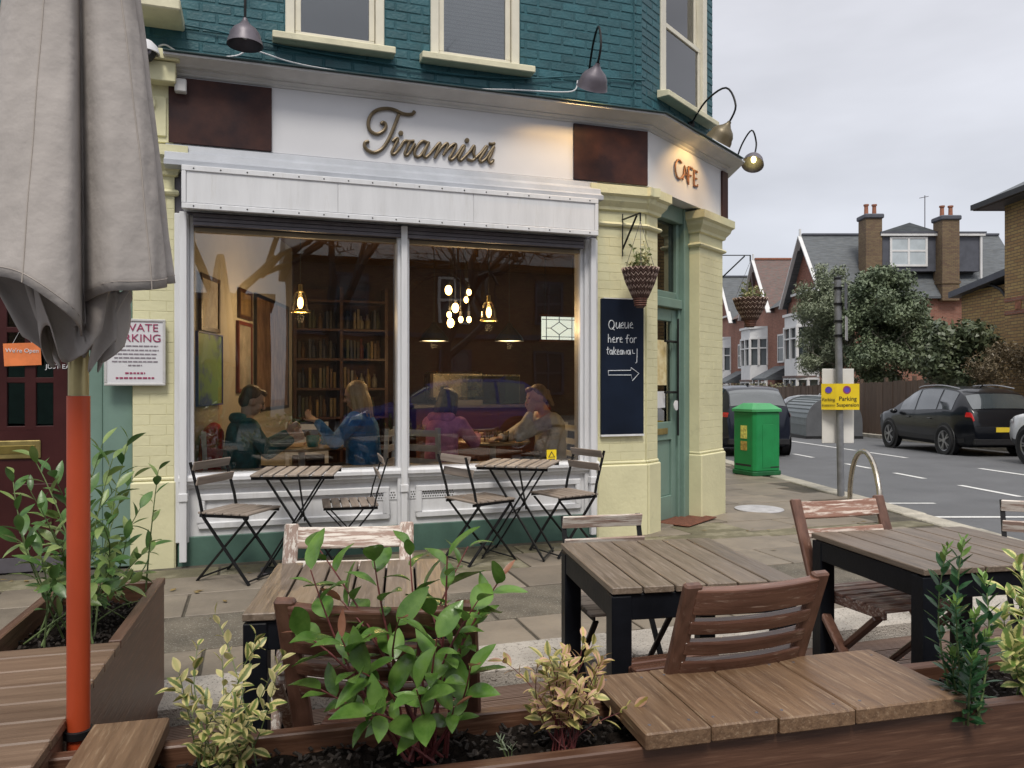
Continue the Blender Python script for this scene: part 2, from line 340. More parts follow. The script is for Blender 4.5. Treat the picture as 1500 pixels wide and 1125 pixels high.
# inspection cover on the pavement
cp = gnd(1112, 746)
o = tag(MB().lathe([(0, .012), (.24, .012), (.26, .008), (.26, 0)], 32).build('manhole_cover', M('pale_concrete_disc', (.42, .42, .44), .7, .15, 9, .2, 80), smooth=True, loc=(cp.x, cp.y, cp.z)), 'pale round inspection cover set into the paving by the corner door', 'cover')
cp = gnd(410, 836)
drain = T('drain_cover', 'small dark square drain grate in the paving under the slatted table', 'drain', (cp.x, cp.y, .0), TH)
MB().box(-.13, -.1, .004, .13, .1, .01).build('frame', m_dkgrey, drain)
for i in range(5): MB().box(-.11, -.08+i*.036, .01, .11, -.064+i*.036, .016).build('grate_bar', m_black, drain)
# road markings
def mark(x0, y0, x1, y1):
    c = ((x0+x1)/2, (y0+y1)/2)
    MB().add([(x-c[0], y-c[1], gz(y)-.1+.005) for x, y in ((x0, y0), (x1, y0), (x1, y1), (x0, y1))], [(0, 1, 2, 3)]).build('road_marking', m_mark, road, loc=(c[0], c[1], 0))
for y0, y1 in ((10.3, 11.7), (12.7, 13.7), (14.6, 15.7), (17.4, 18.6), (20.4, 21.6), (24, 25.5)): mark(6.76, y0, 6.86, y1)
for y0, y1 in ((9.5, 14.6), (17.3, 19.5), (19.9, 25.5), (27, 40)): mark(8.82, y0, 8.93, y1)
mark(4.5, 8.45, 5.8, 8.55); mark(4.5, 9.6, 5.3, 9.68); mark(6.6, 9.0, 8.6, 9.1); mark(7.4, 9.9, 9.9, 10.0)
# far pavement
XF = 12.5
fp = struct(MB().add([(x, y, gz(y)+.0) for y in (-20, 0, 6.5, 12, 20, 30, 45, 60, 90) for x in (XF, 40)], [(2*i, 2*i+1, 2*i+3, 2*i+2) for i in range(8)]).build('far_pavement', m_slab))
kb2 = struct(T('far_kerb', None, None))
kerb('kerb', [V((XF, y)) for y in (60, 30, 6.5)], .2, m_kerb2, 1.8, zoff=.02, parent=kb2)

# ================================================================ cafe building
BL = T('cafe_building', 'corner cafe building with teal brick upper floor, cream pilasters and white shop front', 'building', (A.x, A.y, 0), TH)
uB = FU(944); CA = R(33.2); CL = 1.66
CH = Matrix.Translation((uB, 0, 0)) @ Matrix.Rotation(CA, 4, 'Z')     # chamfer frame: s along, w inwards
Cu, Cv = uB+CL*math.cos(CA), CL*math.sin(CA)
SA = R(90)-TH; SD = V((math.cos(SA), math.sin(SA)))
def FC(px, py=None, w_=0.0):
    e = V((math.cos(TH+CA), math.sin(TH+CA))); i_ = V((-e.y, e.x)); P = A+uB*EU+w_*i_; n = V((1, -k(px)))
    s = -P.dot(n)/e.dot(n)
    if py is None: return s
    return s, EYE+(562.5-py)*(P+s*e).y/FPX
path = [(-3.6, 0), (uB, 0), (Cu, Cv), (Cu+SD.x*30, Cv+SD.y*30)]  # last leg runs on past the cafe, lengthened for darker car reflections
def off(d): # offset path inwards
    P = [V(p) for p in path]; o_ = []
    nm = [V((-(P[i+1]-P[i]).y, (P[i+1]-P[i]).x)).normalized() for i in range(3)]
    for i in range(4):
        a = nm[max(i-1, 0)]; b = nm[min(i, 2)]; t = (a+b).normalized(); t = t/t.dot(a); o_.append((P[i].x+t.x*d, P[i].y+t.y*d))
    return o_
Z_F0, Z_F1, Z_C = 3.09, 3.585, 3.63          # fascia bottom / top, cornice top
op = off(.34)
MB().prism([op[0], op[1], op[2], op[3], (-3.6, 30)], 3.3, 7.6).build('upper_wall', m_mortar, BL)
MB().prism([(op[0][0]-.2, -.3), (op[1][0]+.1, -.3), (op[2][0]+.4, op[2][1]-.1), (op[3][0]+.4, op[3][1]), (-3.8, 30.2)], 7.602, 7.75).build('roof', m_dkgrey, BL)
# --- ground floor masses
WL, WR = FU(285, v=.06), FU(845, v=.06)
uPL0, uPL1 = 0.0, FU(256); uPR0 = FU(873)
MB().box(-3.6, .21, 0, uPL0, .4, 3.3).build('lower_wall', m_sage, BL)
MB().prism([(Cu-.25, Cv+.2), (Cu, Cv), (Cu+SD.x*30, Cv+SD.y*30), (Cu+SD.x*30-.3, Cv+SD.y*30+.1), (Cu-.3, Cv+.35)], -.6, 3.3).build('side_wall', m_cream, BL)  # far stretch stands for unseen neighbours, lengthened to darken reflections in the cars
# --- pilasters
brk = {}
def brick_mesh(l, h, d, mat):
    key = (round(l, 3), h, mat.name)
    if key not in brk:
        m = MB().box(-l/2, 0, -h/2, l/2, d, h/2); me = m.mesh('brick', mat); brk[key] = me
    return brk[key]
def pilaster(u0, u1, M_=None, split=None, plinth=.62, v0=-.03):
    o = T('pilaster', None, None); o.parent = BL
    if M_: o.matrix_local = M_
    MB().box(u0, v0+.004, 0, u1, .3, 3.08).build('shaft', m_cream, o)
    MB().box(u0-.012, v0-.03, -.25, u1+.012, .29, plinth).build('plinth', m_cream, o, bevel=.012)
    MB().box(u0-.006, v0-.012, plinth, u1+.006, .28, plinth+.03).build('plinth_cap', m_cream, o, bevel=.01)
    # painted brick courses, one joined skin: too faint to pick apart singly
    b = MB(); z = plinth+.07; r = 0
    while z < 2.66:
        x = u0+.004-(r % 2)*.11
        while x < u1:
            a, c = max(x, u0+.003), min(x+.2195, u1-.003)
            if c-a > .03: b.box(a, v0+rnd.uniform(.0005, .0018), z-.0365, c, v0+.05, z+.0372)
            x += .222
        z += .0755; r += 1
    c = b.build('brick_courses', m_cream, o, bevel=.002); c['kind'] = 'stuff'
    MB().sweep([(u0-.004, .25), (u0-.004, v0), (u1+.004, v0), (u1+.004, .25)], [(0, 2.71), (.022, 2.72), (.03, 2.735), (.022, 2.75), (0, 2.76)]).build('necking', m_cream, o)
    MB().sweep([(u0-.004, .25), (u0-.004, v0), (u1+.004, v0), (u1+.004, .25)], [(0, 2.85), (.02, 2.86), (.025, 2.885), (.06, 2.93), (.07, 2.965), (.095, 2.985), (.095, 3.06), (0, 3.085)]).build('capital', m_cream, o)
    return o
pl = pilaster(uPL0, uPL1); pr = pilaster(uPR0, uB-.006)
s0, s1 = FC(960), FC(1021)
pilaster(-.0, s0, CH, v0=-.025); pilaster(s1, CL, CH)
# corbel block above the left pilaster
cb = MB(); cb.box(uPL0, -.06, 3.087, uPL1, .1, 3.62).box(uPL0+.03, -.075, 3.13, uPL1-.05, -.05, 3.42)
cb.box(uPL0-.02, -.17, 3.5, uPL1+.02, .1, 3.64).box(uPL0-.05, -.2, 3.645, uPL1+.05, .1, 3.72)
cb.lathe([(0, 0), (.05, 0), (.06, .01), (.06, .02), (0, .022)], 14, (uPL0+.1, -.075, 3.36), (0, -1, 0))
cb.build('corbel', m_cream, BL, bevel=.008)
MB().box(uPL0-.1, -.26, 3.98, uPL1+.06, .1, 4.06).build('string_stone', m_sill, BL, bevel=.01)
# --- fascia, cornice, ledge
uF0 = FU(243, v=-.05)
fpth = [(uF0, 0), (uB, 0), (Cu, Cv), (Cu+SD.x*2, Cv+SD.y*2)]
MB().sweep(fpth, [(-.3, Z_F0), (.05, Z_F0), (.05, Z_F1), (-.3, Z_F1)]).build('fascia', m_fascia, BL)
MB().sweep(fpth, [(-.1, Z_F1+.002), (.055, Z_F1+.002), (.065, Z_F1+.012), (.065, Z_F1+.022), (.09, Z_F1+.036), (.09, Z_F1+.045), (.125, Z_F1+.05), (.145, Z_F1+.06), (.20, Z_F1+.078), (.24, Z_F1+.082), (.24, Z_F1+.098), (-.1, Z_F1+.115)]).build('cornice', m_cornice, BL)
MB().sweep(fpth[:3], [(-.1, Z_F1+.117), (.255, Z_F1+.100), (.262, Z_F1+.104), (.262, Z_F1+.109), (-.1, Z_F1+.135)]).build('lead_flashing', M('dark_teal_lead', (.03, .06, .065), .55, .3, 6, .2, 30), BL)
MB().sweep([(uF0, 0), (uPR0-.02, 0)], [(-.1, 2.90), (.20, 2.90), (.20, 2.935), (.15, 2.96), (.14, 3.0), (.10, 3.03), (.09, 3.07), (.05, Z_F0-.002), (-.1, Z_F0-.002)]).build('ledge', m_grey, BL)
for a, b, n in ((247, 398, 0), (840, 954, 1)):
    (x0, _), (x1, _) = FU(a, 200, -.06), FU(b, 200, -.06)
    box_at('brown_panel', x0, -.072, Z_F0+.003, min(x1, uB-.004), -.052, Z_F1-.012, m_brownpanel, BL, .002)
s_, _z = FC(1051, 240); MB(CH).box(CL-.10, -.07, Z_F0, CL+.045, -.052, Z_F1-.012).build('brown_panel', m_brownpanel, BL)
# --- lettering
def zoomed(x0, y0, sc, fn, pts): return [fn(x0+a/sc, y0+b/sc) for a, b in pts]
def spl(pts, n=5):
    P = [V(p) for p in pts]; o_ = []
    for i in range(len(P)-1):
        p0, p1_, p2, p3 = P[max(i-1, 0)], P[i], P[i+1], P[min(i+2, len(P)-1)]
        for j in range(n):
            t = j/n; o_.append(.5*((2*p1_)+(p2-p0)*t+(2*p0-5*p1_+4*p2-p3)*t*t+(3*p1_-p0-3*p2+p3)*t**3))
    return o_+[P[-1]]
tir = {'T': [[(598, 118), (575, 145), (530, 150), (470, 138), (400, 105), (320, 90), (240, 100), (180, 135), (145, 190), (135, 250), (150, 305), (190, 338), (235, 343), (285, 315), (310, 275), (303, 240), (280, 230), (263, 246)],
             [(440, 150), (410, 230), (370, 330), (320, 430), (270, 495), (200, 530), (140, 515), (100, 475), (105, 430), (142, 420)]],
       'i': [[(375, 420), (415, 388), (432, 402), (402, 460), (370, 528), (385, 550), (420, 525), (475, 450)]],
       'r': [[(470, 450), (500, 415), (545, 418), (595, 414)], [(548, 422), (520, 490), (500, 543), (520, 560), (552, 525), (600, 440)]],
       'a': [[(725, 432), (680, 416), (640, 450), (600, 520), (608, 568), (650, 568), (700, 500), (742, 425)], [(742, 425), (705, 510), (690, 562), (712, 580), (760, 535)]],
       'm': [[(760, 535), (840, 440), (856, 452), (830, 510), (798, 588)], [(806, 572), (860, 490), (915, 440), (932, 455), (905, 520), (885, 560)], [(900, 535), (945, 480), (995, 445), (1012, 462), (970, 545), (945, 588), (965, 606), (1000, 580)]],
       'i2': [[(1000, 580), (1045, 520), (1080, 466), (1098, 474), (1060, 545), (1038, 590), (1058, 612), (1100, 575)]],
       's': [[(1100, 575), (1150, 520), (1190, 465), (1198, 490), (1188, 540), (1202, 588), (1165, 612), (1122, 592)]],
       'u': [[(1200, 590), (1260, 535), (1310, 472), (1322, 482), (1280, 550), (1248, 602), (1266, 626), (1310, 590), (1350, 530), (1392, 470)], [(1392, 470), (1365, 545), (1338, 605), (1352, 636), (1380, 618), (1384, 600)], [(1340, 440), (1372, 446), (1402, 438)]]}
sg = T('cafe_name_lettering', 'raised antique gold script letters spelling the cafe name on the white fascia', 'lettering', UV(*FU(535, 250, -.05)[:1], -.05, 3.2), TH)
for nm_, strokes in tir.items():
    m = MB()
    for st in strokes:
        q = [(u, z) for u, z in zoomed(520, 145, 6.818, lambda a, b: FU(a, b, -.075), st)]
        u0 = FU(535, v=-.05)
        m.tube(spl([(u-u0, -.014, z-3.2) for u, z in q]), .0125 if nm_ != 'T' else .0145, 8)
    for dot in ({'i': (460, 338), 'i2': (1122, 410)}.get(nm_),):
        if dot:
            u, z = zoomed(520, 145, 6.818, lambda a, b: FU(a, b, -.075), [dot])[0]; m.lathe([(0, 0), (.019, 0), (.019, .02), (0, .022)], 14, (u-FU(535, v=-.05), -.002, z-3.2), (0, -1, 0))
    m.build('letter', m_gold, sg, smooth=True)
cafe = [[[(520, 260), (490, 210), (450, 195), (412, 240), (395, 320), (400, 430), (425, 520), (470, 575), (520, 555), (550, 500)]],
        [[(548, 592), (580, 315), (652, 640)], [(556, 480), (612, 500)]], [[(660, 690), (660, 330)], [(655, 335), (740, 368), (742, 395)], [(662, 500), (716, 515)]],
        [[(770, 705), (770, 400)], [(765, 402), (830, 430), (832, 460)], [(770, 560), (826, 575)], [(765, 703), (835, 728), (842, 690)]]]
cs0 = FC(990, w_=-.05); cpos = BL.matrix_basis @ (CH @ V((cs0, -.05, 0)))
p_ = Matrix.Translation((A.x, A.y, 0)) @ Matrix.Rotation(TH, 4, 'Z') @ CH @ V((cs0, -.05, 3.2))
cf = T('cafe_word_lettering', 'raised copper capitals reading CAFE on the fascia above the corner door', 'lettering', p_, TH+CA)
for strokes in cafe:
    m = MB()
    for st in strokes:
        m.tube([(s-cs0, -.012, z-3.2) for s, z in zoomed(960, 220, 13.636, lambda a, b: FC(a, b, -.06), st)], .0095, 6)
    m.build('letter', M('copper_letter', (.36, .17, .09), .4, .2, 12, 0, metal=.3), cf, smooth=True)
# --- shop front: frame, shutter box, glass, stall riser
ZS = FU(285, 694, .0)[1]; ZT = 2.50
bx0, bx1 = FU(266, v=-.22), FU(876, v=-.22); zb0, zb1 = 2.585, 2.895
sb = T('shutter_box', None, None); sb.parent = BL
MB().box(bx0, -.215, zb0+.02, bx1, -.02, zb1-.005).build('housing', m_white, sb, bevel=.004)
for i in range(3):
    a = bx0+.03+i*(bx1-bx0-.06)/3; b = bx0+.03+(i+1)*(bx1-bx0-.06)/3
    MB().box(a+.002, -.222, zb0+.045, b-.002, -.21, zb1-.035).build('front_panel', m_white, sb, bevel=.002)
tr = MB(); tr.box(bx0, -.232, zb1-.04, bx1, -.2, zb1+.001).box(bx0, -.232, zb0, bx1, -.19, zb0+.04).box(bx0-.001, -.231, zb0+.04, bx0+.03, -.2, zb1-.04).box(bx1-.03, -.231, zb0+.04, bx1+.001, -.2, zb1-.04)
tr.build('trim_frame', m_white, sb, bevel=.004)
sc = MB()
for i in range(18):
    for z in (zb1-.02, zb0+.02): sc.lathe([(.006, 0), (.005, .003), (0, .004)], 8, (bx0+.08+i*(bx1-bx0-.16)/17, -.232, z), (0, -1, 0))
o = sc.build('screw_heads', m_print, sb); o['kind'] = 'stuff'
sh = MB()
for i in range(3): sh.box(WL+.0, -.10+i*.0, ZT-.005+i*.03, WR, -.07, ZT+.02+i*.03)
sh.build('shutter_curtain', m_dkgrey, sb)
fr = T('window_frame', None, None); fr.parent = BL
uW0, uW1 = FU(263), FU(866)
MB().box(uPL1-.02, .0, 2.53, uPR0+.02, .16, 3.3).build('light_stop', m_dkgrey, BL)  # solid box added behind the shutter box to stop interior light leaking out
m = MB(); m.box(uPL1+.001, -.05, 0.16, WL-.03, .14, zb0); m.box(WL-.03, -.015, ZS-.02, WL, .12, ZT+.08)
m.build('jamb', m_white, fr, bevel=.006)
m = MB(); m.box(WR+.03, -.05, .16, uPR0-.004, .14, zb0); m.box(WR, -.015, ZS-.02, WR+.03, .12, ZT+.08)
m.build('jamb', m_white, fr, bevel=.006)
uM0, uM1 = FU(581, v=-.02), FU(598, v=-.02)
MB().box(uM0, -.07, .2, uM1, .08, ZT+.07).build('mullion', m_white, fr, bevel=.006)
for u in (FU(270), (uM0+uM1)/2, FU(862)):
    MB().box(u-.025, -.115, .03, u+.025, -.07, zb0).box(u-.032, -.125, ZS-.19, u+.032, -.06, ZS-.13).build('shutter_rail', m_white, fr, bevel=.004)
MB().box(WL, -.01, ZT, WR, .1, zb0).build('head', m_dkgrey, fr)
MB().box(WL, .0, ZT-.035, WR, .05, ZT-.001).build('head_bead', M('beige_bead', (.33, .27, .19), .5, .1), fr, bevel=.004)
MB().sweep([(uW0, -.02), (uPR0-.004, -.02)], [(-.2, ZS-.11), (.01, ZS-.11), (.03, ZS-.10), (.035, ZS-.085), (.055, ZS-.075), (.06, ZS-.055), (.075, ZS-.045), (.075, ZS-.02), (.05, ZS-.002), (-.2, ZS+.006)]).build('sill', m_white, fr)
for a, b in ((WL, uM0), (uM1, WR)):
    MB().box(a-.01, .03, ZS, b+.01, .04, ZT).build('glass_pane', m_glass, fr)
st = T('stall_riser', None, None); st.parent = BL
MB().box(uW0+.02, -.02, .19, uPR0-.01, .14, ZS-.10).build('riser_board', m_white, st)
MB().box(uW0-.01, -.035, -.02, uPR0-.004, .13, .20).build('plinth', m_dkgreen, st, bevel=.006)
for a, b in ((uW0+.13, uM0-.06), (uM1+.06, uPR0-.16)):
    m = MB(); z0, z1 = .25, ZS-.15
    m.box(a, -.045, z0, b, -.02, z0+.045).box(a, -.045, z1-.045, b, -.02, z1).box(a, -.045, z0+.045, a+.05, -.02, z1-.045).box(b-.05, -.045, z0+.045, b, -.02, z1-.045)
    m.build('panel_moulding', m_white, st, bevel=.008)
vent = T('vent_strip', None, None); vent.parent = st
va, vb = FU(540, v=-.02), FU(668, v=-.02); vz = .44
MB().box(va, -.027, vz-.035, vb, -.021, vz+.035).build('vent_plate', m_white, vent)
hm = MB(); x = va+.02; i = 0
while x < vb-.015:
    for dz in (-.02, 0, .02):
        if abs(x-(uM0+uM1)/2) > .06: hm.lathe([(.0065, 0), (0, .0005)], 6, (x+(.008 if dz == 0 else 0), -.0275, vz+dz), (0, -1, 0))
    x += .02
o = hm.build('vent_holes', m_print, vent); o['kind'] = 'stuff'
# --- teal brickwork
nb = 0
def bricks(M_, L_, z0, z1, holes, parent, limit=400):
    global nb
    z = z0; r = 0; q = MB(M_)
    while z < 7.5:
        x = -(r % 2)*.113
        while x < L_:
            a, b = max(x, 0), min(x+.218, L_)
            segs = [(a, b)]
            for (h0, h1, hz0, hz1) in holes:
                if hz0-.03 < z < hz1+.03:
                    ns = []
                    for (s, e_) in segs:
                        if e_ <= h0 or s >= h1: ns.append((s, e_))
                        else:
                            if s < h0-.02: ns.append((s, h0-.004))
                            if e_ > h1+.02: ns.append((h1+.004, e_))
                    segs = ns
            for s, e_ in segs:
                if e_-s < .03: continue
                if z < z1:
                    d = -rnd.uniform(.0015, .004); me = brick_mesh(round((e_-s-.009)/.02)*.02+.0 if e_-s < .2 else .209, .066, .03, m_teal)
                    o = mk('brick', me, parent, .005); o.matrix_local = (M_ if M_ else Matrix.Identity(4)) @ Matrix.Translation(((s+e_)/2, .10+d, z)); nb += 1
                else: q.box(s+.004, .09, z-.033, e_-.004, .12, z+.033)
            x += .227
        z += .0765; r += 1
    o = q.build('brick_courses', m_teal, parent); o['kind'] = 'stuff'
fw = T('front_brickwork', None, None); fw.parent = BL
wins = []
for (a, b, sa, sb_, sy, ny) in ((418, 563, 399, 579, 50, 42), (631, 761, 618, 783, 78, 70)):
    u0, u1 = FU(a, v=.09), FU(b, v=.09); zs = FU((a+b)/2, (sy+12), .09)[1]
    wins.append((u0, u1, zs, zs+1.6, FU(sa, v=.0), FU(sb_, v=.0)))
bricks(None, uB+.03, Z_C+.10, 4.95, [(w_[0], w_[1], w_[2], w_[3]) for w_ in wins]+[(w_[4]+.03, w_[5]-.03, w_[2]-.06, w_[2]) for w_ in wins], fw)
cw0, cw1 = FC(967, w_=.1), FC(1034, w_=.1); cz = FC(990, 150, .1)[1]
cwk = T('corner_brickwork', None, None); cwk.parent = BL
bricks(CH, CL+.03, Z_C+.10, 5.6, [(cw0, cw1, cz, cz+1.7)], cwk)
def skin(M_, L_, z0, z1, holes, parent):      # wall leaf behind the brick faces, pierced by the windows
    m = MB(M_); hs = sorted(holes); x = -.0
    for h0, h1, a, b in hs:
        m.box(x, .102, z0, h0, .35, z1).box(h0, .103, z0, h1, .35, a-.002).box(h0, .103, b+.002, h1, .35, z1); x = h1
    m.box(x, .102, z0, L_, .35, z1).build('mortar_leaf', m_mortar, parent)
skin(Matrix.Translation((-3.6, 0, 0)), uB+.03+3.6, 3.3, 7.6, [(w_[0]+3.6, w_[1]+3.6, w_[2], w_[3]) for w_ in wins], fw)
skin(CH, CL+.03, 3.3, 7.6, [(cw0, cw1, cz, cz+1.7)], cwk)
# --- sash windows upstairs
m_frame = M('cream_window_paint', (.72, .68, .56), .4, .06, 4, .08, 30)
m_blind = M('pale_blind', (.42, .47, .54), .7, .05, 3, 0)
def sash(u0, u1, z0, z1, M_, sill, blinds, fw_=.07, mid=.55, parent=BL):
    o = T('sash_window', None, None); o.parent = parent
    if M_: o.matrix_local = M_
    vv = .085
    MB().box(u0, vv, z0, u0+fw_, .2, z1).box(u1-fw_, vv, z0, u1, .2, z1).box(u0+fw_, vv, z1-fw_, u1-fw_, .2, z1).build('frame', m_frame, o, bevel=.006)
    a, b = u0+fw_+.004, u1-fw_-.004; zm = z0+(z1-z0)*mid
    for (za, zb, y_) in ((z0, zm+.02, vv+.03), (zm-.02, z1-fw_, vv+.075)):
        s = MB(); s.box(a, y_, za, b, y_+.04, za+.06).box(a, y_, zb-.05, b, y_+.04, zb).box(a, y_+.001, za+.06, a+.045, y_+.039, zb-.05).box(b-.045, y_+.001, za+.06, b, y_+.039, zb-.05)
        s.build('sash', m_frame, o, bevel=.004)
        MB().box(a+.04, y_+.015, za+.05, b-.04, y_+.021, zb-.04).build('pane', m_glass2, o)
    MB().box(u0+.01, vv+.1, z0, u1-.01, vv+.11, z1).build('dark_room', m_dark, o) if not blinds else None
    if blinds:
        MB().box(u0+.01, vv+.112, z0, u1-.01, vv+.115, z1).build('curtain', m_blind, o)
        bl = MB(); z = z0+.08
        while z < z1-.1: bl.bar((a+.03, vv+.10, z), (b-.03, vv+.10, z), .004, .028, (0, .6, 1)); z += .034
        bl.build('venetian_blind', M('white_blind_slat', (.62, .66, .72), .5, .05, bump=0), o)
    MB().prism([(-.03, z0-.075), (-.03, z0-.02), (.1, z0+.005), (.1, z0-.075)], sill[0], sill[1], 'x').build('sill', m_sill, o, bevel=.006)
    return o
for i, w_ in enumerate(wins): sash(w_[0], w_[1], w_[2], w_[3], None, (w_[4], w_[5]), i == 1)
sash(cw0, cw1, cz, cz+1.7, CH, (cw0-.07, cw1+.05), False, .10, .42)
# --- corner door
dr = T('corner_door', None, None); dr.parent = BL; dr.matrix_local = CH
d0, d1 = s0, s1; dw = .14; zdt = FC(985, 452, dw)[1]
g0 = gz(7.5)
m = MB(); m.box(d0, dw-.05, g0, d0+.05, dw+.12, Z_F0).box(d1-.12, dw-.06, g0, d1, dw+.12, Z_F0-.001).box(d0+.05, dw-.04, zdt, d1-.12, dw+.1, zdt+.09).box(d0+.05, dw-.045, Z_F0-.16, d1-.12, dw+.11, Z_F0-.002).box(d1-.16, dw-.02, g0, d1-.12, dw+.1, zdt)
m.box(d0+.05, dw-.005, zdt+.09, d0+.1, dw+.08, Z_F0-.16).box(d1-.18, dw-.005, zdt+.09, d1-.12, dw+.08, Z_F0-.16).box(d0+.1, dw-.005, zdt+.09, d1-.18, dw+.07, zdt+.16)
m.build('door_frame', m_sage, dr, bevel=.006)
MB().box(d0+.1, dw+.03, zdt+.15, d1-.18, dw+.036, Z_F0-.15).build('fanlight', m_glass2, dr)
a, b = d0+.05, d1-.16; zr = g0+.92
lf = MB(); y0_, y1_ = dw+.01, dw+.055
lf.box(a, y0_, g0+.02, a+.09, y1_, zdt-.01).box(b-.1, y0_, g0+.02, b, y1_, zdt-.01).box(a+.09, y0_, zdt-.13, b-.1, y1_, zdt-.01).box(a+.09, y0_, zr-.12, b-.1, y1_, zr+.06).box(a+.09, y0_, g0+.02, b-.1, y1_, g0+.25)
lf.box(a+.09, y0_+.02, g0+.25, b-.1, y1_-.005, zr-.12)
lf.build('leaf', m_sage, dr, bevel=.006)
MB().box(a+.085, y0_+.02, zr+.05, b-.095, y0_+.026, zdt-.125).build('door_glass', m_glass2, dr)
m = MB(); m.tube([(b-.06, y0_-.05, zr-.08), (b-.06, y0_-.05, zdt-.1)], .011, 8)
for z in (zr+.35, zr+.85): m.tube([(b-.3, y0_-.03, z), (b-.02, y0_-.03, z)], .012, 8).tube([(b-.06, y0_, z), (b-.06, y0_-.05, z)], .01, 8)
m.build('door_bars', m_black, dr, smooth=True)
MB().lathe([(0, 0), (.05, 0), (.05, .008), (0, .01)], 16, (b-.1, y0_-.045, zr+.22), (0, -1, 0)).build('pull_plate', m_white, dr)
MB().box(a+.16, y0_-.012, zr-.06, b-.2, y0_-.001, zr+.0).build('letter_plate', m_brass, dr, bevel=.004)
m_poster = M('yellow_brown_poster', (.55, .42, .18), .6, .4, 12, 0, col2=(.75, .66, .4))
MB().box(a+.15, y0_+.008, zr+.42, a+.48, y0_+.012, zr+.86).build('poster', m_poster, dr)
MB().box(a+.15, y0_+.008, zr+.2, a+.45, y0_+.012, zr+.36).build('notice', m_white, dr)
MB().box(-.1, -.02, g0-.15, CL-.1, .5, g0+.015).build('doorstep', m_slab, dr, bevel=.01)
# --- neighbour's door with sage frame
nd = T('glazed_door', None, None); nd.parent = BL
e0, e1 = FU(-95, v=.1), FU(101, v=.1)
for (a, b, y_) in ((e0-.28, e0-.02, .0), (e1+.02, FU(150, v=.02), .05), (FU(150, v=.02)+.003, -.003, .02)):
    MB().box(a, y_, 0, b, .205, 3.05).build('jamb', m_sage, nd, bevel=.008)
MB().box(e0-.28, -.02, 3.05, 0, .14, 3.3).build('lintel', m_sage, nd, bevel=.006)
MB().box(e0-.02, .08, 0, e1+.02, .2, .1).build('threshold', m_dkgrey, nd)
m = MB(); zc = .1; zg0 = FU(60, 630, .1)[1]; rows_ = [FU(60, p, .1)[1] for p in (630, 559, 486, 413, 340, 267)]
nx = 4; pw = (e1-e0-.1)/nx
m.box(e0, .1, zc, e1, .15, rows_[0]-.0)
m2 = MB()
for i in range(nx+1): m.box(e0+i*pw+.0, .1, rows_[0], e0+i*pw+.1 if i in (0, nx) else e0+i*pw+.07, .15, rows_[-1])
for z in rows_: m.box(e0+.001, .101, z-.01, e1-.001, .149, z+.03)
m.box(e0, .1, rows_[-1], e1, .15, 3.05); m.build('door_leaf', m_reddoor, nd, bevel=.004)
for i in range(2):
    a = e0+.1+i*(e1-e0)/2; b = a+(e1-e0)/2-.2
    MB().box(a, .088, .25, b, .1, .62).build('door_panel', m_reddoor, nd, bevel=.012)
MB().box(e0+.05, .122, rows_[0], e1-.05, .128, rows_[-1]).build('door_glass', GLASS('dark_door_glass', (.25, .28, .3), .1), nd)
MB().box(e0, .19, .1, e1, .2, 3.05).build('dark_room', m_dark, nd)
(la, lz), (lb, lz2) = FU(-25, 661, .1), FU(60, 640, .1)
MB().box(la, .085, .80, lb, .1, .93).build('letter_plate', m_brass, nd, bevel=.006)
MB().box(la+.07, .08, .835, lb-.03, .086, .895).build('letter_flap', M('brass_flap', (.26, .20, .06), .35, .2, 9, 0, metal=.8), nd, bevel=.003)
# hanging OPEN sign and delivery sticker on the neighbour's door
p = PV(33, 518, .09); os_ = T('open_sign', 'small orange hanging open sign inside the oxblood glazed door', 'sign', p, TH)
MB(Matrix.Rotation(R(-3), 4, 'Y')).box(-.115, -.006, -.085, .115, 0, .075).build('board', M('orange_card', (.72, .20, .06), .6, .15, 10, 0), os_)
text('lettering', "We're Open", .04, m_fascia, os_, Matrix.Translation((0, -.008, .02)) @ Matrix.Rotation(R(90), 4, 'X'))
MB().tube([(-.06, -.003, .07), (0, .005, .2), (.06, -.003, .07)], .0015, 5).build('string', m_white, os_)
p = PV(88, 520, .095); je = T('delivery_sticker', 'white house logo sticker reading JUST EAT on dark door glass', 'sticker', p, TH)
hs_ = MB()
for s_ in (-1, 1): hs_.prism([(s_*.008, -.045), (s_*.03, -.045), (s_*.045, -.045), (s_*.045, .005), (s_*.068, .005), (s_*.035, .05), (s_*.008, .02)], -.001, .001, 'y')
hs_.prism([(-.016, .055), (-.008, .062), (0, .055), (.008, .062), (.016, .055), (.016, .045), (0, .028), (-.016, .045)], -.0015, .0005, 'y')
hs_.build('logo', m_fascia, je)
text('lettering', 'JUST EAT', .045, m_fascia, je, Matrix.Translation((0, 0, -.085)) @ Matrix.Rotation(R(90), 4, 'X'))
# --- PRIVATE PARKING sign
p = PV(198, 516, -.075); ps = T('parking_sign', 'white framed private parking notice fixed to the cream pilaster', 'sign', p, TH)
MB().box(-.195, 0, -.235, .195, .02, .235).build('board', m_fascia, ps, bevel=.003)
m = MB(); m.box(-.2, -.008, -.24, .2, .01, -.222).box(-.2, -.008, .222, .2, .01, .24).box(-.2, -.0075, -.222, -.182, .01, .222).box(.182, -.0075, -.222, .2, .01, .222); m.build('frame', M('aluminium', (.6, .59, .57), .4, .1, 8, 0, metal=.3), ps, bevel=.003)
m_plum = M('plum_print', (.30, .035, .10), .6, .05, bump=0)
for s_, z in (('PRIVATE', .175), ('PARKING', .10)): text('lettering', s_, .078, m_plum, ps, Matrix.Translation((0, -.003, z)) @ Matrix.Rotation(R(90), 4, 'X') @ Matrix.Scale(1.05, 4, (1, 0, 0)))
pr_ = MB()
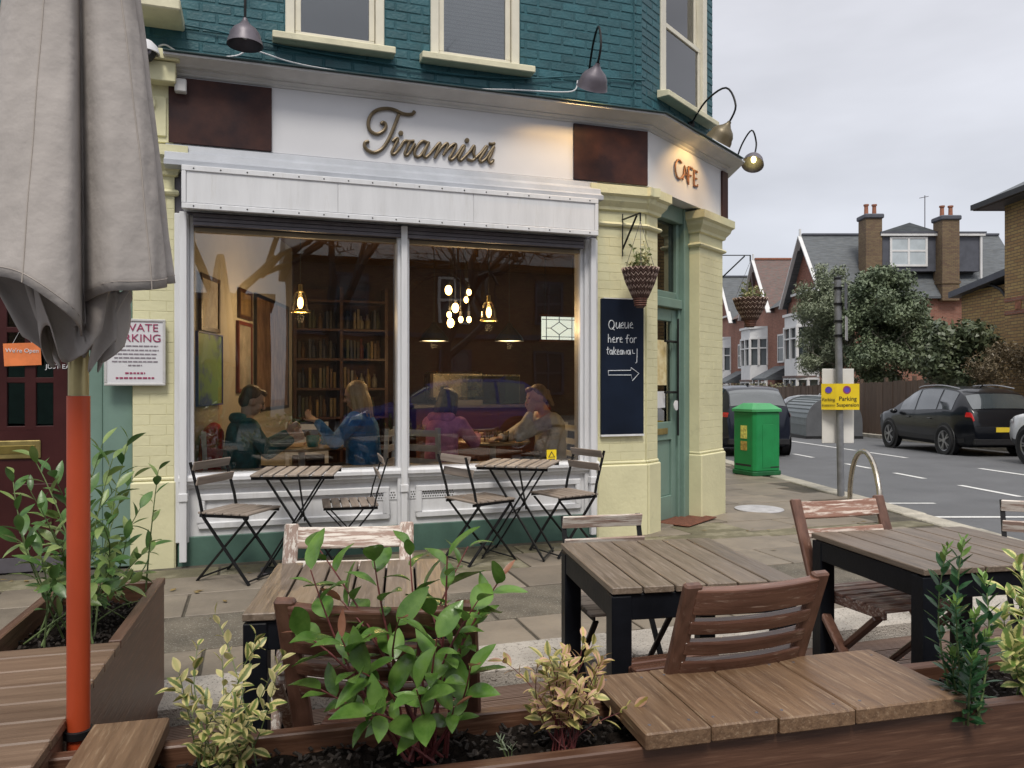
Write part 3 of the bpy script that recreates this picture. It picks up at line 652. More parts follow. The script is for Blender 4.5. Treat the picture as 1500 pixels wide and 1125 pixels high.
for z, w_ in ((.045, .30), (.015, .31), (-.013, .28), (-.040, .27), (-.067, .30), (-.094, .09)):
    x = -w_/2
    while x < w_/2:
        q = rnd.uniform(.015, .04); pr_.box(x, -.003, z-.0045, min(x+q, w_/2), 0, z+.0045); x += q+.006
pr_.build('small_print', M('grey_print_ink', (.22, .19, .22), .6, .05, bump=0), ps)
pr_ = MB()
for z, w_ in ((-.15, .13), (-.185, .25)):
    x = -w_/2
    while x < w_/2:
        q = rnd.uniform(.015, .03); pr_.box(x, -.003, z-.006, min(x+q, w_/2), 0, z+.006); x += q+.007
pr_.build('small_print', m_plum, ps)
# --- chalkboard
b0, bz1 = FU(881, 437, -.06); b1, _ = FU(943, 437, -.06); bz0 = FU(910, 636, -.06)[1]
cbd = T('chalkboard', 'tall navy chalkboard sending the takeaway queue to the door', 'chalkboard', UV(b0, -.06, bz0), TH)
m_navy = M('navy_chalkboard', (.005, .010, .023), .55, .25, 3, .05, 40, spec=.2)
MB().box(0, -.0, 0, b1-b0, .025, bz1-bz0).build('board', m_navy, cbd, bevel=.002)
MB().box(-.003, -.004, -.018, b1-b0+.003, .03, -.001).build('bottom_rail', m_white, cbd)
MB().box(.02, -.003, bz1-bz0, b1-b0-.08, .02, bz1-bz0+.008).build('top_strip', m_white, cbd)
def circ(x, y, a, b, n=10): return [(x+a*math.cos(2*math.pi*i/n), y+b*math.sin(2*math.pi*i/n)) for i in range(n+1)]
ch = [circ(137, 245, 22, 36), [(140, 268), (160, 288)], [(175, 225), (172, 260), (181, 275), (196, 262), (200, 225), (203, 275)], [(210, 255), (232, 246), (225, 226), (210, 240), (213, 270), (234, 270)],
      [(243, 225), (241, 262), (250, 275), (264, 262), (268, 225), (271, 275)], [(280, 252), (303, 243), (295, 226), (282, 240), (284, 268), (306, 271)],
      [(112, 318), (112, 385)], [(112, 358), (125, 345), (132, 360), (132, 385)], [(145, 366), (165, 358), (158, 341), (145, 355), (149, 383), (168, 382)], [(178, 345), (178, 385)], [(178, 362), (190, 346), (198, 349)], [(203, 363), (221, 356), (213, 342), (203, 355), (206, 382), (223, 382)],
      [(276, 328), (263, 324), (258, 350), (258, 390)], [(246, 353), (272, 350)], circ(293, 367, 12, 20), [(314, 345), (314, 388)], [(314, 362), (325, 345), (334, 350)],
      [(108, 418), (105, 470), (114, 478)], [(97, 441), (119, 436)], circ(132, 460, 9, 17), [(142, 441), (145, 480)], [(155, 418), (155, 480)], [(173, 440), (157, 460), (174, 480)], [(180, 463), (197, 456), (190, 440), (180, 455), (183, 478), (199, 477)],
      circ(212, 461, 8, 17), [(221, 442), (224, 480)], [(230, 445), (236, 478), (243, 455), (251, 478), (257, 445)], circ(272, 461, 9, 17), [(282, 442), (286, 480)], [(300, 440), (304, 470), (320, 470)], [(338, 432), (337, 490), (335, 540), (324, 546)],
      [(112, 605), (112, 640), (292, 640), (300, 685), (352, 627), (290, 582), (288, 603), (112, 605)]]
m = MB()
for st_ in ch:
    m.tube([(u-b0, -.0025, z-bz0) for u, z in zoomed(870, 430, 5.357, lambda a, b: FU(a, b, -.06), st_)], .0034, 5)
m.build('chalk_writing', m_chalk, cbd)
# --- door mat
p = PV(1000, 760, 0); p = gnd(997, 763)
mat_ = tag(MB().box(-.32, -.24, 0, .32, .24, .012).build('door_mat', M('terracotta_coir', (.16, .06, .035), .95, .3, 30, .8, 150), bevel=.006, loc=(p.x, p.y, p.z+.012), rot=(0, 0, TH+CA)), 'rust brown coir mat on the paving at the corner door', 'mat')
# --- sensor box, cctv, cable
p = PV(265, 127, -.08); o = tag(MB().box(-.04, -.05, -.05, .04, .03, .045).build('sensor_box', m_cornice, bevel=.006, loc=p, rot=(0, 0, TH)), 'small grey sensor box on the dark brown fascia panel', 'sensor')
p = PV(212, 78, -.22); cc = T('security_camera', 'white domed security camera on the cream corbel', 'camera', p, TH)
MB().lathe([(0, .09), (.05, .085), (.085, .05), (.1, .0), (.09, -.002), (.07, .04), (0, .07)], 20).build('hood', m_fascia, cc, smooth=True)
MB().lathe([(.0, -.05), (.05, -.04), (.075, 0), (.07, .05)], 20).build('dome', m_print, cc, smooth=True)
MB().lathe([(.032, 0), (.03, .012), (.018, .014), (.015, .004), (0, .003)], 16, (.02, -.07, -.005), (.1, -1, -.1)).build('lens', m_dkgrey, cc, smooth=True)
MB().bar((0, 0, .03), (0, .25, .03), .05, .05).build('bracket', m_fascia, cc)
cab = [(232, 68), (243, 66), (265, 78), (300, 84), (345, 82), (362, 74), (380, 76), (430, 92), (500, 105), (560, 113), (620, 125), (690, 130), (760, 132), (820, 135), (842, 132), (846, 118)]
pts = [PV(a, b, .06) for a, b in cab]; c0 = pts[0]
tag(MB().tube([p-c0 for p in spl(pts)], .0065, 6).build('wall_cable', m_fascia, smooth=True, loc=c0), 'thin white cable sagging along the teal wall above the cornice', 'cable')
pts = [PV(a, b, .075) for a, b in [(212, 28), (300, 42), (380, 60), (470, 78), (560, 92), (660, 108), (760, 115), (850, 112), (945, 118)]]; c0 = pts[0]
tag(MB().tube([p-c0 for p in spl(pts)], .007, 6).build('wall_cable', m_mortar, smooth=True, loc=c0), 'teal painted cable clipped to the brickwork below the upper windows', 'cable')
# --- gooseneck lamps
m_shade = M('slate_enamel', (.12, .105, .125), .42, .15, 8, .05, 40, metal=.2)
m_shade2 = M('bronze_enamel', (.15, .12, .07), .4, .15, 8, .05, 40, metal=.3)
m_bulb = EM('lit_lamp', (1, .86, .30), 6)
def gooseneck(label, top, wall, tilt, lit, s=1, mat=m_shade, arch=.22):
    # top: neck of the shade in the world, wall: fixing point, tilt: direction the mouth faces
    o = T('gooseneck_lamp', label, 'lamp', wall, 0, 'gooseneck lamps over the fascia')
    top = V(top)-V(wall); ax = V(tilt).normalized()
    MB().lathe([(.018*s, .0), (.022*s, -.02*s), (.03*s, -.03*s), (.045*s, -.05*s), (.09*s, -.085*s), (.115*s, -.125*s), (.118*s, -.15*s), (.13*s, -.175*s), (.134*s, -.205*s), (.138*s, -.21*s), (.128*s, -.2*s), (.11*s, -.14*s), (.05*s, -.06*s), (0, -.05*s)], 24, top, -ax).build('lamp_shade', mat, o, smooth=True)
    mid = top-ax*arch*.4
    MB().tube(spl([(0, 0, 0), V((0, 0, 0)).lerp(mid, .35)+V((0, 0, arch*.75)), V((0, 0, 0)).lerp(mid, .8)+V((0, 0, arch)), mid+V((0, 0, arch*.35))*.6, top+ax*.02]), .0095, 8).build('gooseneck_arm', m_black, o, smooth=True)
    MB().lathe([(0, 0), (.035, 0), (.035, .02), (0, .022)], 14, (0, 0, 0), (EV.x*-1, EV.y*-1, 0)).build('wall_plate', m_black, o, smooth=True)
    MB().ball(top+ax*.12*s, (.032*s, .032*s, .042*s)).build('bulb', m_bulb if lit else m_fascia, o, smooth=True)
    if lit:
        ld = bpy.data.lights.new('lamp_light', 'SPOT'); ld.energy = lit; ld.color = (1, .62, .24); ld.shadow_soft_size = .03; ld.spot_size = R(115); ld.spot_blend = .5
        lo_ = bpy.data.objects.new('lamp_light', ld); COL.objects.link(lo_); lo_.parent = o; lo_.location = top+ax*.14*s
        lo_.rotation_euler = V((0, 0, -1)).rotation_difference(ax).to_euler()
nF = V((EU.y, -EU.x, 0))
gooseneck('slate gooseneck lamp over the dark brown panel and sensor box', PV(359, 27, -.28), PV(352, -40, .1), (0, 0, -1) , 0, .93, arch=.3)
gooseneck('slate gooseneck lamp between the upper sash window and the building corner', PV(876, 92, -.50), PV(862, 112, .1), V((EV.x*.75, EV.y*.75, -1)), 48, .95, arch=.24)
q1 = Matrix.Translation((A.x, A.y, 0)) @ Matrix.Rotation(TH, 4, 'Z') @ CH
def PC(px, py, w_): s, z = FC(px, py, w_); return q1 @ V((s, w_, z))
gooseneck('bronze gooseneck lamp reaching over the fascia above the corner door', PC(1069, 178, -.50), PC(1012, 183, .08), V((-.55, .45, -1)), 38, .95, m_shade2, arch=.25)
gooseneck('lit gooseneck lamp around the corner with a glowing yellow mouth', atY(1106, 224, 8.75), atY(1075, 246, 8.9), V((-.35, -.55, -1)), 6, .9, m_shade, arch=.24)
print('bricks', nb, 'slabs', cnt)
# ================================================================ furniture
ZD = -.10+.03                               # top of the deck laid in the road
def bistro_chair(label, group, loc, face, mats=(None, None), zb=0):
    sl = mats[0] or m_slat; wood_back = mats[1] or sl
    o = T('slatted_folding_chair', label, 'chair', (loc[0], loc[1], zb), face-R(90), group)
    hw = .185
    for s in (-1, 1):
        x = s*hw
        MB().bar((x, .20, 0), (x, -.16, .44), .009, .024, (1, 0, 0)).bar((x, -.16, .435), (x, -.185, .56), .009, .022, (1, 0, 0)).bar((x, -.185, .555), (x, -.26, .80), .009, .022, (1, 0, 0)).build('back_post', m_black, o)
        x = s*(hw-.02)
        MB().bar((x, -.22, 0), (x, .17, .432), .009, .024, (1, 0, 0)).build('leg', m_black, o)
        MB().bar((s*(hw-.008), -.19, .443), (s*(hw-.008), .19, .448), .008, .02, (0, 0, 1)).build('seat_rail', m_black, o)
    MB().tube([(-hw+.02, -.20, .022), (hw-.02, -.20, .022)], .006, 6).build('stretcher', m_black, o)
    MB().tube([(-hw, .185, .02), (hw, .185, .02)], .006, 6).build('stretcher', m_black, o)
    me = MB().box(-.195, -.0285, -.007, .195, .0285, .007).mesh('seat_slat', sl)
    for i in range(6): mk('seat_slat', me, o, .003, (0, -.165+i*.066, .464), (R(rnd.uniform(-1, 1)), 0, 0))
    me = MB().box(-.195, -.006, -.03, .195, .006, .03).mesh('back_slat', wood_back)
    for y, z in ((-.243, .775), (-.214, .675)): mk('back_slat', me, o, .003, (0, y+.014, z), (R(-17+180), 0, 0))
    return o
def bistro_table(label, loc, rz):
    o = T('slatted_folding_table', label, 'table', (loc[0], loc[1], 0), rz, 'slatted tables at the shop window')
    me = MB().box(-.032, -.27, -.008, .032, .27, .008).mesh('top_slat', m_slaty)
    for i in range(7): mk('top_slat', me, o, .003, (-.243+i*.081, 0, .712), (0, 0, R(rnd.uniform(-.4, .4))))
    for y in (-.23, .23): MB().bar((-.275, y, .692), (.275, y, .692), .012, .022).build('top_rail', m_black, o)
    for s in (-1, 1):
        MB().bar((-.24, s*.2, 0), (.19, s*.2, .69), .012, .024, (0, 1, 0)).build('leg', m_black, o)
        MB().bar((.24, s*.175, 0), (-.19, s*.175, .69), .012, .024, (0, 1, 0)).build('leg', m_black, o)
        MB().tube([(s*.235, -.2, .02), (s*.235, .2, .02)], .007, 6).build('stretcher', m_black, o)
    MB().tube([(0, -.2, .36), (0, .2, .36)], .006, 6).build('pivot_rod', m_black, o)
    MB().bar((0, .0, .69), (.02, .17, .33), .008, .018).build('stay', m_black, o)
    return o
g1 = 'slatted chairs at the shop window'
p = PV(437, 690, -.53); bistro_table('grey slatted bistro table in front of the teal hooded and denim diners', UV(FU(437, v=-.52), -.52)[:2], TH*.35)
bistro_table('grey slatted bistro table in front of the yellow window sticker', UV(FU(760, v=-.5), -.5)[:2], R(-14))
bistro_chair('slatted folding chair beside the downpipe-like rail next to the parking sign pilaster', g1, UV(FU(352, v=-.55), -.55), R(-16))
bistro_chair('slatted folding chair below the woman in denim, backing onto the white mullion', g1, UV(FU(512, v=-.45), -.45), R(195))
bistro_chair('slatted folding chair below the pink hoodie, by the pierced vent strip', g1, UV(FU(703, v=-.55), -.55), R(38))
bistro_chair('slatted folding chair below the grey sweatshirt, next to the chalkboard pilaster', g1, UV(FU(826, v=-.5), -.5), R(214))
# --- tall dining tables on the deck
def big_table(label, fl, bl, br, w_=.70):
    fl, bl, br = [V(p).to_2d() for p in (fl, bl, br)]
    ex = (br-bl).normalized(); dep = (bl-fl).length; wid = w_ or (br-bl).length; a = math.atan2(ex.y, ex.x); ey = V((-ex.y, ex.x))
    c = bl+ex*wid/2-ey*dep/2
    o = T('plank_top_table', label, 'table', (c.x, c.y, ZD), a, 'dark framed tables on the deck'); H_ = .72-.03
    n = 6; pw = wid/n
    me = MB().box(-pw/2+.004, -dep/2, -.012, pw/2-.004, dep/2, .012).mesh('top_plank', m_table)
    for i in range(n): mk('top_plank', me, o, .003, (-wid/2+pw*(i+.5), 0, H_+.018))
    for s in (-1, 1):
        MB().box(-wid/2+.02, s*(dep/2-.025)-.012, H_-.085, wid/2-.02, s*(dep/2-.025)+.012, H_+.003).build('apron', m_blackwood, o, bevel=.003)
        MB().box(s*(wid/2-.02)-.012, -dep/2+.04, H_-.085, s*(wid/2-.02)+.012, dep/2-.04, H_+.003).build('apron', m_blackwood, o, bevel=.003)
        for t in (-1, 1): MB().box(s*(wid/2-.04)-.035, t*(dep/2-.04)-.035, 0, s*(wid/2-.04)+.035, t*(dep/2-.04)+.035, H_-.001).build('leg', m_blackwood, o, bevel=.004)
    return o
zt = .62+.005
mt = big_table('brown plank table with black legs between the curved back chair and a whitened slat chair', atZ(905, 872, zt), atZ(820, 804, zt), atZ(1034, 796, zt), .68)
lt = big_table('brown plank table behind the glossy red tipped shrub', atZ(353, 912, zt), atZ(405, 835, zt), atZ(405, 835, zt)+V((.66, .093, 0)), .62)
rt = big_table('brown plank table beside the upright glossy green shrub', atZ(1347, 845, zt), atZ(1187, 788, zt), atZ(1187, 788, zt)+V((.66, .13, 0)), .80)
def teak_chair(label, loc, face, m1, m2, wd=.46, nsl=4, zb=ZD):
    o = T('wooden_folding_chair', label, 'chair', (loc[0], loc[1], zb), face-R(90), 'wooden folding chairs on the deck')
    hw = wd/2
    def bend(x): return .022*(1-(x/hw)**2)            # slats bow backwards
    for s in (-1, 1):
        x = s*(hw-.012)
        MB().bar((x, .24, 0), (x, -.14, .42), .024, .05, (1, 0, 0)).bar((x, -.13, .405), (x, -.30, .85), .026, .055, (1, 0, 0)).build('back_post', m2, o, bevel=.006)
        x = s*(hw-.042)
        MB().bar((x, -.26, 0), (x, .20, .425), .024, .045, (1, 0, 0)).build('leg', m2, o, bevel=.005)
        MB().bar((s*(hw-.07), -.2, .425), (s*(hw-.07), .21, .435), .022, .04).build('seat_rail', m1, o, bevel=.004)
    MB().tube([(-hw+.03, .205, .05), (hw-.03, .205, .05)], .012, 8).build('stretcher', m2, o)
    MB().tube([(-hw+.03, -.22, .05), (hw-.03, -.22, .05)], .012, 8).build('stretcher', m2, o)
    me = MB().box(-hw+.055, -.024, -.008, hw-.055, .024, .008).mesh('seat_slat', m1)
    for i in range(7): mk('seat_slat', me, o, .004, (0, -.175+i*.062, .455))
    for j in range(nsl):
        h = .082 if j == 0 else .043; t = (0, .085, .155, .22, .36)[j] if nsl == 4 else (0, .11, .2)[j]
        z = .80-t*.94; y = -.28+(.80-z)*.385
        m = MB(); xs_ = [-hw+.02+(wd-.04)*i/8 for i in range(9)]
        tl = R(20); d = V((0, math.sin(-tl), math.cos(tl))); nn = V((0, math.cos(tl), math.sin(tl)))
        vs = []
        for x in xs_:
            c = V((x, 0, 0))-nn*bend(x)
            for a, b in ((-1, -1), (1, -1), (1, 1), (-1, 1)): vs.append(c+nn*a*.014+d*b*h/2)
        fs = [(i*4+q, i*4+(q+1) % 4, (i+1)*4+(q+1) % 4, (i+1)*4+q) for i in range(8) for q in range(4)]+[(0, 1, 2, 3), (32, 33, 34, 35)]
        m.add(vs, fs).build('back_slat', m1, o, bevel=.006, loc=(0, y, z), seg=2)
    return o
def by_back(px0, py0, px1, py1, ht, facing_cam, zb=ZD, back=.30, Y=None):
    a = atZ(px0, py0, zb+ht).to_2d(); b = atZ(px1, py1, zb+ht).to_2d()
    c = (a+b)/2; d = (b-a).normalized(); f = V((d.y, -d.x)) if facing_cam else V((-d.y, d.x))
    return c+f*back, math.atan2(f.y, f.x), (b-a).length
l_, f_, w_ = by_back(1010, 856, 1207, 837, .85, False)
teak_chair('dark red brown wooden chair with curved slats, its back to the plank bench', l_, f_, m_brown, m_brownz, w_)
l_, f_, w_ = by_back(409, 882, 684, 886, .85, False)
teak_chair('dark red brown wooden chair behind the red tipped shrub', l_+V((0, .03)), f_, m_brown, m_brownz, .49)
l_, f_, w_ = by_back(425, 771, 591, 768, .85, True)
teak_chair('whitened flaking wooden chair facing the planters across the table', l_+V((.0, .05)), f_, m_worn, m_wornz, .47, 3)
bk = atY(1166, 753, 3.66); bk2 = atY(1288, 745, 3.80); d = (bk2-bk).to_2d().normalized(); f = V((d.y, -d.x))
teak_chair('reddish wooden chair with flaked pale slats beside the steel bike hoop', (bk+bk2).to_2d()/2+f*.29, math.atan2(f.y, f.x), WOOD('part_whitened_teak', (.20, .095, .065), (.33, .19, .14), 'x', .6, worn=(.62, .53, .46), wlo=.50, whi=.60, wscale=4), m_brownz, (bk2-bk).to_2d().length+.02, 2)
g2 = 'slatted chairs on the deck'
c = atY(890, 780, 3.66)
bistro_chair('narrow slat chair with whitened back rail facing the brown plank table', g2, (c.x+.02, c.y-.26), R(-78), (m_slat, m_worn), ZD-.02)
c = atY(1500, 760, 3.9)
bistro_chair('narrow slat chair with black metal frame at the kerb end of the deck', g2, (c.x+.02, c.y-.22), R(-112), (m_slat, m_worn), ZD)
# --- deck of grooved boards
dk = T('deck', 'brown grooved timber deck laid in the road between kerb and planters', 'deck', (0, 0, 0), 0)
da = R(15)
prof = []
nW = .145
def board_mesh(L_):
    m = MB(); n = 9; z = 0; pr = []
    for i in range(n):
        x = -nW/2+.004+i*(nW-.008)/n; g = (nW-.008)/n
        pr += [(x, 0), (x+g*.6, 0), (x+g*.65, -.004), (x+g*.95, -.004)]
    pr += [(nW/2-.004, 0), (nW/2-.004, -.028), (-nW/2+.004, -.028)]
    return m.prism(pr, -L_/2, L_/2, 'x').mesh('deck_board', m_deck)
bmesh_ = board_mesh(5.2)
kf = KP+KN*.345
for i in range(15):
    c = kf+KN*(.075+i*nW)+KD*1.0
    mk('deck_board', bmesh_, dk, 0, (c.x, c.y, ZD), (0, 0, R(17.5)))
for i in range(3):
    c = kf+KN*1.1+KD*(-1.2+i*2.2); q = MB().bar((0, 0, 0), (KN.x*2.1, KN.y*2.1, 0), .06, .065).build('joist', m_blackwood, dk, loc=(c.x-KN.x*1.05, c.y-KN.y*1.05, ZD-.0625))
# ================================================================ planters, plants, parasol
PA = R(14); px_ = V((math.cos(PA), math.sin(PA))); py_ = V((-math.sin(PA), math.cos(PA)))
Q = atZ(945, 1075, .5).to_2d()                                   # front corner of the bench planks
fpn = T('timber_planter', 'long brown timber planter with plank bench lid along the deck edge', 'planter', (Q.x, Q.y, ZD), PA)
zr_ = .5-.045-ZD; xL = -1.42; xR = 2.6; DP = .37
MB().box(xL, .025, .19, xR, .065, zr_).build('front_board', m_plankx, fpn, bevel=.004)
MB().box(xL, .027, 0, xR, .063, .185).build('front_board', m_plankx, fpn, bevel=.004)
MB().box(xL, DP-.06, .19, xR, DP-.02, zr_-.002).build('back_board', m_plankx, fpn, bevel=.004)
MB().box(xL, DP-.058, 0, xR, DP-.022, .185).build('back_board', m_plankx, fpn, bevel=.004)
MB().box(xL, .066, 0, xL+.04, DP-.062, zr_-.003).build('end_board', m_planky, fpn, bevel=.004)
MB().box(xL+.41-.2, .066, 0, xL+.41-.17, DP-.062, zr_-.02).build('end_board', m_planky, fpn, bevel=.004)
def loc2(px, py, z):
    p = atZ(px, py, z).to_2d()-Q; return p.dot(px_), p.dot(py_)
ed = [loc2(a, b, .5)[0] for a, b in ((945, 1075), (1046, 1066), (1144, 1053), (1257, 1040), (1420, 1020))]
for a, b in zip(ed, ed[1:]):
    box_at('bench_plank', a+.002, rnd.uniform(-.006, .004), zr_+.003, b-.002, DP+rnd.uniform(-.004, .006), zr_+.045, m_plank, fpn, .004)
sm_ = MB().lathe([(.0045, 0), (.004, .0012), (.0015, .0008), (0, .0004)], 8).mesh('screw', m_dkgrey)
for a, b in zip(ed, ed[1:]):
    for x in (a+.035, b-.035):
        for y in (.045, DP-.04): mk('screw', sm_, fpn, 0, (x+rnd.uniform(-.008, .008), y+rnd.uniform(-.006, .006), zr_+.0448))
a0 = loc2(137, 1059, .5)[0]; a1 = loc2(249, 1048, .5)[0]
box_at('bench_plank', a0, -.35+.06, zr_+.003, a1, DP+.01, zr_+.043, m_plank, fpn, .004)
def soilmesh(x0, x1, y0, y1, z, par):
    m = MB(); nx, ny = max(4, int((x1-x0)/.02)), max(4, int((y1-y0)/.02))
    m.add([(x0+(x1-x0)*i/nx, y0+(y1-y0)*j/ny, z+rnd.uniform(-.012, .014)) for j in range(ny+1) for i in range(nx+1)],
          [(j*(nx+1)+i, j*(nx+1)+i+1, (j+1)*(nx+1)+i+1, (j+1)*(nx+1)+i) for j in range(ny) for i in range(nx)])
    m.build('soil', m_soil, par)
    c = MB()
    for i in range(int((x1-x0)*(y1-y0)*1500)):
        x, y = rnd.uniform(x0, x1), rnd.uniform(y0, y1); a = rnd.uniform(0, 6.3); l = rnd.uniform(.008, .022)
        c.bar((x, y, z+.012), (x+l*math.cos(a), y+l*math.sin(a), z+.012+rnd.uniform(-.006, .012)), rnd.uniform(.004, .01), .004)
    o = c.build('bark_chips', M('dark_bark', (.022, .016, .012), .8, .6, 40, .3, 60, worn=(.16, .13, .10), wlo=.62, whi=.66, wscale=30), par); o['kind'] = 'stuff'
zs_ = .40-ZD
soilmesh(xL+.24, ed[0]+.15, .066, DP-.062, zs_, fpn); soilmesh(ed[-1]-.1, xR, .066, DP-.062, zs_+.01, fpn)
m_lid = WOOD('oiled_lid_plank', (.125, .075, .048), (.215, .14, .092), 'x', .5, worn=(.32, .24, .175), wlo=.63, whi=.78, wscale=2.2, bump=.5)
# planter at the side
Ql = atZ(132, 998, .5).to_2d(); PB = R(15.2)
lpn = T('timber_planter', 'brown timber planter with slatted lid in front of the oxblood door', 'planter', (Ql.x, Ql.y, ZD), PB)
Wd = .42
MB().box(-.03, -.75, 0, 0, 1.19, .5-ZD-.03).build('side_board', m_planky, lpn, bevel=.004)
MB().box(-Wd, -.75, 0, -Wd+.035, 1.19, .5-ZD-.004).build('side_board', m_planky, lpn, bevel=.004)
MB().box(-Wd+.036, 1.155, 0, -.031, 1.19, .5-ZD-.006).build('end_board', m_plankx, lpn, bevel=.004)
MB().box(-.034, .36, .5-ZD-.029, .004, 1.194, .5-ZD).build('rim', m_planky, lpn, bevel=.003)
y = -.75
while y < .33:
    d_ = min(.125, .345-y); box_at('lid_plank', -Wd-.3, y+.002, .5-ZD-.028, .006, y+d_-.002, .5-ZD, m_lid, lpn, .004); y += .127
soilmesh(-Wd+.036, -.031, .36, 1.15, .41-ZD, lpn)
# ---------------------------------------------------------------- leaves
def leafmat(name, c1, c2, rough=.32, edge=None, hw=.012, orand=.22, spec=.5):
    m = M(name, c1, rough, col2=c2, scale=14, bump=.12, bs=60, orand=orand, sub=.0, spec=spec)
    t = m.node_tree; b = t.nodes['Principled BSDF']
    src = b.inputs['Base Color'].links[0].from_socket
    if edge:
        tc = t.nodes.new('ShaderNodeTexCoord'); sx = t.nodes.new('ShaderNodeSeparateXYZ'); ab = t.nodes.new('ShaderNodeMath'); ab.operation = 'ABSOLUTE'
        nz = t.nodes.new('ShaderNodeTexNoise'); nz.inputs['Scale'].default_value = 120
        t.links.new(tc.outputs['Object'], sx.inputs[0]); t.links.new(sx.outputs[0], ab.inputs[0]); t.links.new(tc.outputs['Object'], nz.inputs['Vector'])
        ma = t.nodes.new('ShaderNodeMath'); ma.operation = 'MULTIPLY_ADD'; ma.inputs[1].default_value = hw*.9; t.links.new(nz.outputs[0], ma.inputs[0]); t.links.new(ab.outputs[0], ma.inputs[2])
        mr = t.nodes.new('ShaderNodeMapRange'); mr.inputs[1].default_value = hw*.75; mr.inputs[2].default_value = hw*.95; t.links.new(ma.outputs[0], mr.inputs[0])
        mi = t.nodes.new('ShaderNodeMix'); mi.data_type = 'RGBA'; t.links.new(mr.outputs[0], mi.inputs[0]); t.links.new(src, mi.inputs[6]); mi.inputs[7].default_value = (*edge, 1); src = mi.outputs[2]
        t.links.new(src, b.inputs['Base Color'])
    # light passes through thin leaves
    tr = t.nodes.new('ShaderNodeBsdfTranslucent'); mx = t.nodes.new('ShaderNodeMixShader'); mx.inputs[0].default_value = .22
    t.links.new(src, tr.inputs[0]); o = t.nodes['Material Output']; t.links.new(b.outputs[0], mx.inputs[1]); t.links.new(tr.outputs[0], mx.inputs[2]); t.links.new(mx.outputs[0], o.inputs[0])
    return m
def leaf_mesh(L_, W_, mat, fold=.25, curl=.3, shape=1.0, n=6, wave=.0):
    vs = []; fs = []
    for i in range(n+1):
        t = i/n; w_ = W_/2*(math.sin(math.pi*min(1, t**shape*.97+.03))**.85) if 0 < i < n else .0006
        y = L_*t*(1-curl*.12*t); z = -curl*L_*t*t*.5
        wv = wave*L_*math.sin(t*9)
        vs += [(-w_, y, z+w_*fold+wv), (0, y, z), (w_, y, z+w_*fold-wv)]
    for i in range(n):
        a = i*3; fs += [(a, a+1, a+4, a+3), (a+1, a+2, a+5, a+4)]
    m = MB(); m.add(vs, fs); me = m.mesh('leaf', mat, True); return me
def put_leaf(me, par, pos, d, up, sc=1.0):
    y = V(d).normalized(); x = y.cross(V(up)); 
    if x.length < .05: x = y.cross(V((1, 0, 0)))
    x.normalize(); z = x.cross(y)
    Mx = Matrix((x, y, z)).transposed().to_4x4(); Mx.translation = pos
    o = mk('leaf', me, par); o.matrix_local = Mx @ Matrix.Scale(sc, 4); return o
def rv(s=1): return V((rnd.gauss(0, s), rnd.gauss(0, s), rnd.gauss(0, s)))
def stem_pts(a, b, bow=.1, n=6):
    a, b = V(a), V(b); L_ = (b-a).length; q = rv(.5)*bow*L_
    return [a.lerp(b, i/n)+q*math.sin(math.pi*i/n)+V((0, 0, bow*L_*.6*math.sin(math.pi*i/n))) for i in range(n+1)]
def plant(name, label, cat, base, stems, leaves, stem_mat, per=(6, 10), along=.6, r=.004, sc=(.7, 1.1), spread=.9, cap=290, tipm=None, upb=.35, tip_n=0, group=None, topsmall=False):
    """stems: list of (root, tip) world points; leaves: list of meshes"""
    o = T(name, label, cat, base, 0, group); base = V(base); nl = 0; rest = []
    for (a, b) in stems:
        P = stem_pts(V(a)-base, V(b)-base)
        MB().tube(P, [r*(1-.65*i/(len(P)-1)) for i in range(len(P))], 6).build('stem', stem_mat, o, smooth=True)
        n = rnd.randint(*per); ph = rnd.uniform(0, 6)
        for i in range(n):
            t = 1-along*(i/n)**1.1; f = t*(len(P)-1); j = min(int(f), len(P)-2); pos = P[j].lerp(P[j+1], f-j); ax = (P[j+1]-P[j]).normalized()
            ph += 2.4+rnd.uniform(-.4, .4); q = ax.orthogonal().normalized(); q = q*math.cos(ph)+ax.cross(q)*math.sin(ph)
            el = spread*(.55+.45*i/n); d = ax*math.cos(el*1.2)+q*math.sin(el*1.2)+V((0, 0, -.1*i/n)); up = ax*1.0+V((0, 0, upb))+rv(.2)
            me = rnd.choice(leaves)
            if tipm and i < tip_n: me = rnd.choice(tipm)
            s = rnd.uniform(*sc)*((.55+.45*min(1, i/4)) if topsmall else 1)
            if nl < cap: put_leaf(me, o, pos+q*r*.6, d, up, s); nl += 1
    return o
# red tipped glossy shrub
mg1 = leafmat('glossy_shrub_leaf', (.055, .130, .020), (.135, .24, .050), .22)
mg2 = leafmat('fresh_shrub_leaf', (.09, .20, .035), (.16, .28, .06), .3)
mred = leafmat('red_new_leaf', (.20, .075, .045), (.30, .14, .08), .35)
m_twig = M('brown_twig', (.085, .045, .035), .7, .3, 30, .3, 60); m_gtwig = M('green_twig', (.12, .17, .06), .7, .3, 30, .2, 60); m_rtwig = M('red_twig', (.13, .03, .03), .55, .3, 30, .2, 60)
big = [leaf_mesh(L_, W_, mg1, .3, c, .9, 8, w_) for L_, W_, c, w_ in ((.115, .056, .35, .014), (.10, .053, .6, .0), (.125, .058, .15, .018), (.095, .048, .8, .012))]+[leaf_mesh(.105, .047, mg2, .3, .4, .9, 8, .01)]
redl = [leaf_mesh(.085, .03, mred, .4, .1, .9, 8), leaf_mesh(.07, .022, mred, .5, -.1, .9, 8)]
base = V((atY(625, 1090, 1.89).x, 1.89, .41))
